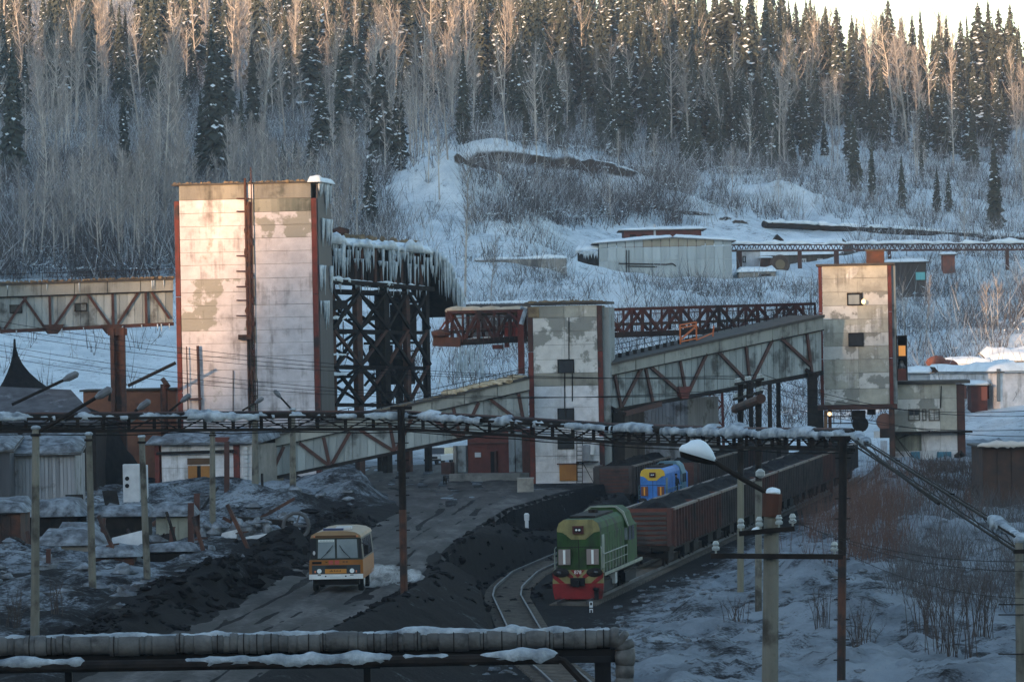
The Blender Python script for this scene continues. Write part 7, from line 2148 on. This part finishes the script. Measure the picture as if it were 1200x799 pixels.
concrete_pole(104, 509, 702, 200, .32, 'second concrete lamp pole from the left in the receding row', px1=109, lamp=(92, 437, (14, 474)))
concrete_pole(166, 512, 681, 214, .32, 'third concrete lamp pole from the left in the receding row', px1=173, lamp=(176, 469, (158, 482)))
concrete_pole(249, 505, 624, 270, .36, 'fourth concrete lamp pole from the left in front of the white building', lamp=(223, 462, (196, 484)))
concrete_pole(299, 488, 582, 333, .5, 'fifth concrete lamp pole from the left at the corner of the white building', lamp=(309, 466, (284, 481)))
concrete_pole(343, 480, 586, 325, .45, 'sixth concrete lamp pole from the left in front of the lower gallery', lamp=(321, 457, (343, 481)))
t = concrete_pole(1194, 634, 800, 112, .24, 'pale concrete post at the right edge carrying the sloping pipe bridge')
b = MB()
for y in (708, 720, 766): b.beam(P(1170, y, 111.8), P(1200, y, 111.8), .03)
b.build('wire_brackets', DARK, t, kind='stuff')

# wooden pole pair with crossbars and insulators
INS = mat('porcelain', (.40, .43, .41), (.26, .28, .27), 3, .3)
def h_frame():
    c = P(868, 720, 226); t = root('pole_pair', 'pair of tall poles joined by crossbars with white insulators and a thick brown cross pipe', 'pole', (c.x, c.y, gz(c.x, c.y)))
    PC = mat('mossy_pole', (.20, .19, .14), (.13, .12, .09), 1.5, .9, streak=True)
    for px, D, y0, y1, m in ((868, 226, 449, 722, PC), (889, 217, 446, 738, POLEC)):
        a = P(px, y0, D); q = P(px, y1, D); q.z = gz(q.x, q.y) - .6; mid = q.lerp(a, .58)
        b = MB(); b.tube([q, mid], .17, 8); b.build('lower_pole', m, t)
        b = MB(); b.tube([mid, a], .155, 8); b.build('upper_pole', DARK, t)
    b = MB(); b.tube([P(877.5, 447, 221), P(877.5, 474, 221)], .13, 7); b.build('middle_post', DARK, t)
    b = MB(); b.tube([P(862, 479, 228), P(892, 467, 214)], .24, 10); b.build('cross_pipe', RUST, t)
    lines = []
    for (x0, y0, D0), (x1, y1, D1) in (((862, 450, 228), (894, 444, 215)), ((860, 468, 228), (893, 459, 215))):
        a, e = P(x0, y0, D0), P(x1, y1, D1); b = MB(); b.beam(a, e, .12); b.build('crossarm', DARK, t)
        for f in (.04, .14, .42, .52, .86, .96):
            p = a.lerp(e, f); b = MB(); b.lathe([(.03, .05), (.10, .08), (.07, .14), (.11, .18), (.05, .28)], p, 8); b.build('insulator', INS, t)
            lines.append(p + Vector((0, 0, .25)))
    return lines
HL = h_frame()
def wire(a, e, sag, r, n=24):
    b = MB(); pts_ = []
    for i in range(n + 1):
        f = i / n; pts_.append(a.lerp(e, f) - Vector((0, 0, sag * 4 * f * (1 - f))))
    return b.tube(pts_, r, 4)
for i, (p, (x, y)) in enumerate(zip([HL[0], HL[2], HL[4], HL[6], HL[8], HL[10]], ((-80, 362), (-80, 369), (-80, 376), (-80, 388), (-80, 395), (-80, 402)))):
    e = P(x, y, 262)
    b = wire(p, e, 1.1 + .1 * i, .014)
    thing('power_line', b, BLACK, ['wire strung left from pole pair across the towers, %s of six' % k for k in ('topmost', 'second from the top', 'third from the top', 'fourth from the top', 'fifth from the top', 'lowest')][i], 'power line', p)
for i, (p, (x, y)) in enumerate(zip([HL[1], HL[5], HL[7], HL[11]], ((1280, 474), (1280, 482), (1280, 497), (1280, 508)))):
    b = wire(p, P(x, y, 190), .9, .014)
    thing('power_line', b, BLACK, 'power line strung right from the pole pair past the cream building, %s of four' % ('topmost', 'second', 'third', 'lowest')[i], 'power line', p)

# near lamp post
def near_post():
    D = 95; c = P(893, 880, D); c.z = gz(c.x, c.y) - .5
    t = root('lamp_post', 'near concrete lamp post with a snow-loaded street lamp and two insulator crossarms', 'lamp post', (c.x, c.y, c.z + .5))
    a = P(904, 604, D); top = P(905.5, 578, D)
    b = MB(); b.tube([c, c.lerp(a, .5), a], [.22, .19, .165], 4 + 6); b.build('shaft', POLEC, t)
    b = MB(); b.tube([a - Vector((0, 0, .02)), top], .215, 10); b.build('sleeve', mat('dark_rust', (.075, .028, .017), (.04, .018, .013), 2, .8), t)
    b = MB(); b.ball(top + Vector((0, 0, .03)), .17, .17, .10, 10, 6, .2); b.build('snow_cap', SNOW, t)
    lp = P(838, 541, D); tip = P(797, 529, D)
    b = MB(); b.tube([top - Vector((0, 0, .05)), P(870, 561, D), lp], .055, 8); ar = b.build('lamp_arm', DARK, t)
    b = MB(); d = tip - lp
    b.tube([lp, lp + d * .2, lp + d * .6, lp + d * .95, tip], [.07, .10, .13, .10, .03], 8); hd = b.build('lamp_head', DARK, ar)
    b = MB()
    n = 12; sec = 7; vs = []; fs = []
    for i in range(n + 1):
        f = i / n; p = lp.lerp(tip, f * 1.06 - .03); e = math.sin(math.pi * min(1, max(0, f))) ** .45
        hh = (.17 + .17 * math.sin(math.pi * min(1, f * .9 + .22)) ) * e + .03 * float(vnoise(i * .9, 2.2)); ww = .24 * e
        for j in range(sec):
            an = math.pi * j / (sec - 1); vs.append(p + Vector((0, math.cos(an) * ww, .06 + math.sin(an) ** .8 * hh - (.05 if j in (0, sec - 1) else 0))))
    for i in range(n):
        for j in range(sec - 1): q = i * sec + j; fs.append((q, q + 1, q + sec + 1, q + sec))
        fs.append((i * sec + sec - 1, i * sec, (i + 1) * sec, (i + 1) * sec + sec - 1))
    b.add(vs, fs); b.build('lamp_snow', SNOW, ar, smooth=True)
    for (x0, y0), (x1, y1), w, ins in (((866, 625), (931, 619), .10, (868.5, 890, 913, 929)), ((833, 651), (988, 652), .10, (839, 978))):
        p, q = P(x0, y0, D - .25), P(x1, y1, D - .25)
        b = MB(); b.beam(p, q, w, w * 1.1); arm = b.build('crossarm', RUST if w > .5 else DARK, t)
        for x in ins:
            r = p.lerp(q, (x - x0) / (x1 - x0)) + Vector((0, 0, .05)); b = MB(); b.lathe([(.02, 0), (.02, .06), (.075, .07), (.085, .12), (.05, .16), (.075, .20), (.04, .27)], r, 10); b.build('insulator', INS, arm)
        if w == .10 and y0 == 625:
            b = MB(); snow_ridge(b, [p + Vector((.25, 0, .05)), q - Vector((.75, 0, -.05))], .12, .06, 2, .1); b.build('arm_snow', SNOW, arm, smooth=True)
    b = MB(); b.lathe([(.02, 0), (.1, .05), (.1, .14), (.03, .2)], P(891, 560, D), 10); b.build('insulator', INS, ar)
near_post()
for i, (x0, y0, x1, y1) in enumerate(((978, 640, 1260, 700), (929, 609, 1260, 668), (913, 604, 1260, 655))):
    b = wire(P(x0, y0, 94.7), P(x1, y1, 70 + 200 * 0), .35, .006)
    thing('power_line', b, DARK, 'thin wire running right from the near lamp post, %s of three' % ('lowest', 'middle', 'topmost')[i], 'power line', P(x0, y0, 94.7))

# ------------------------------------------------------------ near insulated pipes across the bottom
def near_pipes():
    D = 100
    WRAP = mat('pipe_wrap', (.125, .122, .115), (.065, .063, .06), 2.5, .6, (.035, .033, .032), 1.6, .60, bump=.5, bscale=7, vary=.18)
    t = root('insulated_pipe', 'thick insulated pipe in the foreground with ragged snow, turning down at its right end', 'pipe', P(300, 757, D))
    a, c = P(-60, 758, D), P(716, 747, D)
    f0 = 0.0
    Lp = (c - a).length
    while f0 < 1.0:
        f1 = min(1.0, f0 + random.choice((.16, .22, .26, .30, .45, .62)) * random.uniform(.8, 1.2) / Lp); p, q = a.lerp(c, f0), a.lerp(c, f1)
        r = .222 + random.uniform(-.012, .014); sag = Vector((0, random.uniform(-.02, .02), random.uniform(-.025, .02)))
        d = (q - p); k = min(.04 / max(d.length, .05), .3)
        b = MB(); ps = [p + sag, p + sag + d * k] + [p + sag + d * u for u in (.35, .65)] + [p + sag + d * (1 - k), q + sag]
        b.tube(ps, [r * .965, r * 1.0, r * random.uniform(.98, 1.04), r * random.uniform(.97, 1.04), r * .99, r * .955], 14); b.build('wrap_section', WRAP, t, smooth=True)
        if random.random() < .5:
            b = MB(); b.tube([p + sag + d * .5 - Vector((.012, 0, 0)), p + sag + d * .5 + Vector((.012, 0, 0))], r * 1.07, 14); b.build('wire_band', DARK, t)
        f0 = f1
    e = [c, c + Vector((.16, 0, -.01)), c + Vector((.27, 0, -.10)), c + Vector((.32, 0, -.26)), c + Vector((.30, .0, -.6)), c + Vector((.28, 0, -1.2)), c + Vector((.27, 0, -2.6))]
    for k, (p, q) in enumerate(zip(e, e[1:])):
        m_ = max(1, round((q - p).length / .25))
        for i in range(m_):
            b = MB(); u, v = p.lerp(q, i / m_), p.lerp(q, (i + 1) / m_); r = .23 + random.uniform(-.02, .02); b.tube([u - (v - u) * .08, u.lerp(v, .5), v + (v - u) * .05], [r * .93, r * 1.03, r * .93], 14); b.build('wrap_section', WRAP, t, smooth=True)
    b = MB(); snow_ridge(b, [a + Vector((0, 0, .17)), c + Vector((-.1, 0, .17))], .22, .10, 31, .06); b.build('snow', PSNOW, t, smooth=True)
    b = MB(); snow_ridge(b, [a.lerp(c, .5) + Vector((0, -.02, .18)), c + Vector((0, -.02, .18))], .27, .13, 37, .06); b.build('snow', PSNOW, t, smooth=True)
    # lower pipe and beam
    t2 = root('lower_pipe', 'dark lower pipe with patchy snow beneath the thick insulated pipe', 'pipe', P(300, 781, D))
    a2, c2 = P(-60, 783, D - .5), P(655, 771, D - .5)
    b = MB(); b.tube([a2, c2], .13, 10); b.build('pipe', DARK, t2)
    b = MB(); b.tube([c2 - Vector((.1, 0, 0)), c2 + Vector((.1, 0, -.05)), P(692, 808, D - .5), P(720, 850, D - .5)], .085, 8); b.build('drop_pipe', DARK, t2)
    b = MB(); b.beam(P(-60, 771, D + .2), P(716, 763, D + .2), .25, .22); b.beam(P(640, 773, D - .3), P(716, 772, D - .3), .1, .14); b.build('beam', BLACK, t2)
    b = MB(); snow_ridge(b, [a2 + Vector((0, 0, .09)), P(100, 780, D - .5) + Vector((0, 0, .09))], .28, .14, 41, .10); snow_ridge(b, [P(214, 779, D - .5) + Vector((0, 0, .09)), P(462, 775, D - .5) + Vector((0, 0, .09))], .28, .13, 43, .10); snow_ridge(b, [P(470, 775, D - .5) + Vector((0, 0, .09)), c2 + Vector((0, 0, .09))], .26, .12, 47, .10); b.build('snow', PSNOW, t2, smooth=True, kind='stuff')
    q = P(706, 768, D + .1)
    b = MB(); b.beam(q, Vector((q.x, q.y, gz(q.x, q.y) - .5)), .36, .4, up=(0, 1, 0)); b.beam(q + Vector((-.28, 0, 0)), q + Vector((.3, 0, 0)), .14, .3); b.beam(q + Vector((.05, -.23, -.3)), q + Vector((.05, -.23, -2.5)), .03, .03)
    thing('pipe_support', b, BLACK, 'black steel support under the right end of the foreground pipes', 'support', (q.x, q.y, gz(q.x, q.y)))
    for px in (430, 80):
        q = P(px, 770, D + .3); b = MB(); b.beam(q, Vector((q.x, q.y, gz(q.x, q.y) - .5)), .16, .16, up=(0, 1, 0)); b.beam(q + Vector((-.3, 0, -.1)), q + Vector((.3, 0, -.1)), .12, .3)
        thing('pipe_support', b, BLACK, 'thin black support under the foreground pipes %s' % ('below the tall rusty pole' if px == 430 else 'near the left edge'), 'support', (q.x, q.y, gz(q.x, q.y)))
near_pipes()
# striped limit post before the locomotive
b = MB(); q = P(693, 727, 228); z0 = gz(q.x, q.y)
b.box(q.x - .09, q.x + .09, q.y - .05, q.y + .05, z0 - .3, z0 + .55)
o = thing('limit_post', b, mat('post_white', (.62, .64, .66), None), 'small white limit post with black marks before the green locomotive', 'post', (q.x, q.y, z0))
b = MB(); b.box(-.05, .05, -.06, -.051, .36, .50); b.box(-.09, .09, -.058, -.051, .18, .24); b.box(-.04, .04, -.06, -.051, -.02, .12); link('marks', b.mesh('marks', BLACK), o, kind='stuff')

# ------------------------------------------------------------ near brush
def bush(label, px, py, D, h, n, spread, m, seed, group=None, thick=.018):
    r = np.random.default_rng(seed); p = P(px, py, D); p.z = gz(p.x, p.y)
    t = root('bush', label, 'bush', p, 0, group)
    mb = MB(); tw = []
    for i in range(n):
        a = r.random() * 6.28; l = h * r.uniform(.55, 1.0); s = spread * r.uniform(.1, 1)
        b0 = Vector((r.normal() * .25 * spread, r.normal() * .25 * spread, -.15)); b1 = b0 + Vector((math.cos(a) * s * .35, math.sin(a) * s * .35, l * .55)); b2 = b0 + Vector((math.cos(a) * s, math.sin(a) * s, l))
        mb.tube([b0, b1, b2], [thick, thick * .7, thick * .2], 4, caps=False)
        for q in range(16):
            f = r.uniform(.25, 1); c = b0.lerp(b1, f * 2) if f < .5 else b1.lerp(b2, f * 2 - 1)
            dd = Vector((r.normal() * .5, r.normal() * .5, abs(r.normal()) + .5)).normalized() * h * r.uniform(.06, .2)
            w = Vector((r.normal(), r.normal(), 0)).normalized() * thick * .55
            tw += [c - w, c + w, c + dd]
    link('stems', mb.mesh('stems', m), t, kind='stuff'); link('twigs', tri_part('twigs', [tuple(v) for v in tw], m), t, kind='stuff')
    return t
DKB = mat('dark_bush', (.050, .038, .034), (.075, .058, .05), 1, .95)
bush('big dark leafless bush at the bottom right beside the pale concrete post', 1118, 786, 188, 4.6, 34, 2.2, DKB, 51)
bush('dark leafless bush left of the big one at the bottom right', 1090, 770, 195, 3.4, 20, 1.6, DKB, 52)
bush('tall thin bush right of the big one at the bottom right', 1150, 770, 200, 3.6, 22, 1.4, DKB, 53)
bush('small dark bush at the foot of the right steel pole', 1008, 745, 196, 2.4, 18, 1.0, DKB, 54)
bush('wispy bush beside the right steel pole, left side', 962, 742, 205, 2.2, 14, 1.0, DKB, 55)
bush('low scrubby bush in the snow below the near lamp post', 862, 745, 212, 1.5, 14, .9, DKB, 56)
bush('thin weeds in the snow by the nearest left concrete pole', 16, 748, 184, 2.0, 12, .6, DKB, 57)
bush('thin weeds between the first and second left poles', 66, 742, 186, 1.8, 9, .5, DKB, 58)
bush('reddish bush at the snow edge before the rusty shed', 1140, 640, 300, 3.2, 26, 1.8, REDBR, 59)
rs = np.random.default_rng(77); sp = []
for i in range(300):
    px = rs.normal(1008, 34); D = rs.uniform(258, 345)
    x = (px - 600) / F * D
    if x < track_x(D) + 3.4: continue
    sp.append((x, D, gz(x, D)))
tag(brush('red_brush_thicket', sp, 1.2, 4.8, 13, REDBR, .017, 78, .2), 'reddish thicket of thin bare saplings between the train and the works building')
sp = []
for i in range(520):
    px = rs.uniform(1035, 1230); D = rs.uniform(215, 330); x = (px - 600) / F * D
    if rs.random() > .35 + .5 * float(fbm(np.array([x * .3]), np.array([D * .15]), 3)[0] + .5): continue
    sp.append((x, D, gz(x, D)))
tag(brush('grey_brush_thicket', sp, .9, 3.0, 18, BRUSHM, .018, 79, .35), 'grey tangle of bare brush on the snow at the lower right')
sp = []
for i in range(240):
    px = rs.uniform(1065, 1225); D = rs.uniform(325, 372); x = (px - 600) / F * D
    sp.append((x, D, gz(x, D)))
tag(brush('dark_scrub', sp, .8, 2.2, 18, DKB, .03, 80, .5), 'dark scrub in front of the works building and the rusty shed')
# lumps of dirty snow and coal on the near ground
def rubble(name, label, spots, m, lo, hi, seed):
    r = np.random.default_rng(seed); random.seed(seed); b = MB()
    for x, y in spots:
        s = r.uniform(lo, hi); z = gz(x, y); b.ball((x, y, z + s * .05), s * r.uniform(.6, 1.7), s * r.uniform(.6, 1.5), s * r.uniform(.35, .75), 6, 4, .9)
    o = thing(name, b, m, label, None, (0, 200, 0), kind='stuff'); return o
r_ = np.random.default_rng(5)
sp = []
for i in range(520):
    D = r_.uniform(165, 290); sp.append((float(road_l(D)) - 1.6 + r_.normal() * 1.1, D))
rubble('coal_clods', 'black coal clods along the left road berm', sp, COAL, .10, .38, 1)
sp = []
for i in range(500):
    D = r_.uniform(165, 330); e = float(edge_x(D)); sp.append((e + r_.uniform(-.3, 6.5), D))
rubble('bank_clods', 'black clods on the bank between road and railway', [s_ for s_ in sp if s_[0] < track_x(s_[1]) - 2], COAL, .08, .3, 2)
sp = []
for i in range(420):
    D = r_.uniform(190, 330); sp.append((float(road_l(D)) - r_.uniform(2.5, 26), D))
rubble('snow_clods', 'dirty snow lumps strewn over the left yard', [s_ for s_ in sp if abs(s_[0] / s_[1]) < .13], DSNOW, .12, .5, 3)
sp = []
for i in range(600):
    D = r_.uniform(180, 320); sp.append((track_x(D) + 2.6 + abs(r_.normal()) * 7, D))
rubble('bank_snow_clods', 'snow lumps along the right side of the coal train', [q for q in sp if q[0] / q[1] < .125], DSNOW, .05, .2, 4)

# ------------------------------------------------------------ the cold hazy air of the valley
b = MB(); b.box(-7400, 7400, -2800, 4700, -8, 330)
hm = bpy.data.materials.new('haze'); hm.use_nodes = True
hn = hm.node_tree.nodes; hn.remove(hn['Principled BSDF'])
hv = hn.new('ShaderNodeVolumePrincipled'); hv.inputs['Color'].default_value = (0.80, 0.90, 1.0, 1)
hv.inputs['Density'].default_value = 0.00008; hv.inputs['Anisotropy'].default_value = 0.0
hm.node_tree.links.new(hv.outputs[0], hn['Material Output'].inputs['Volume'])
hz = link('haze', b.mesh('haze', hm), kind='stuff')
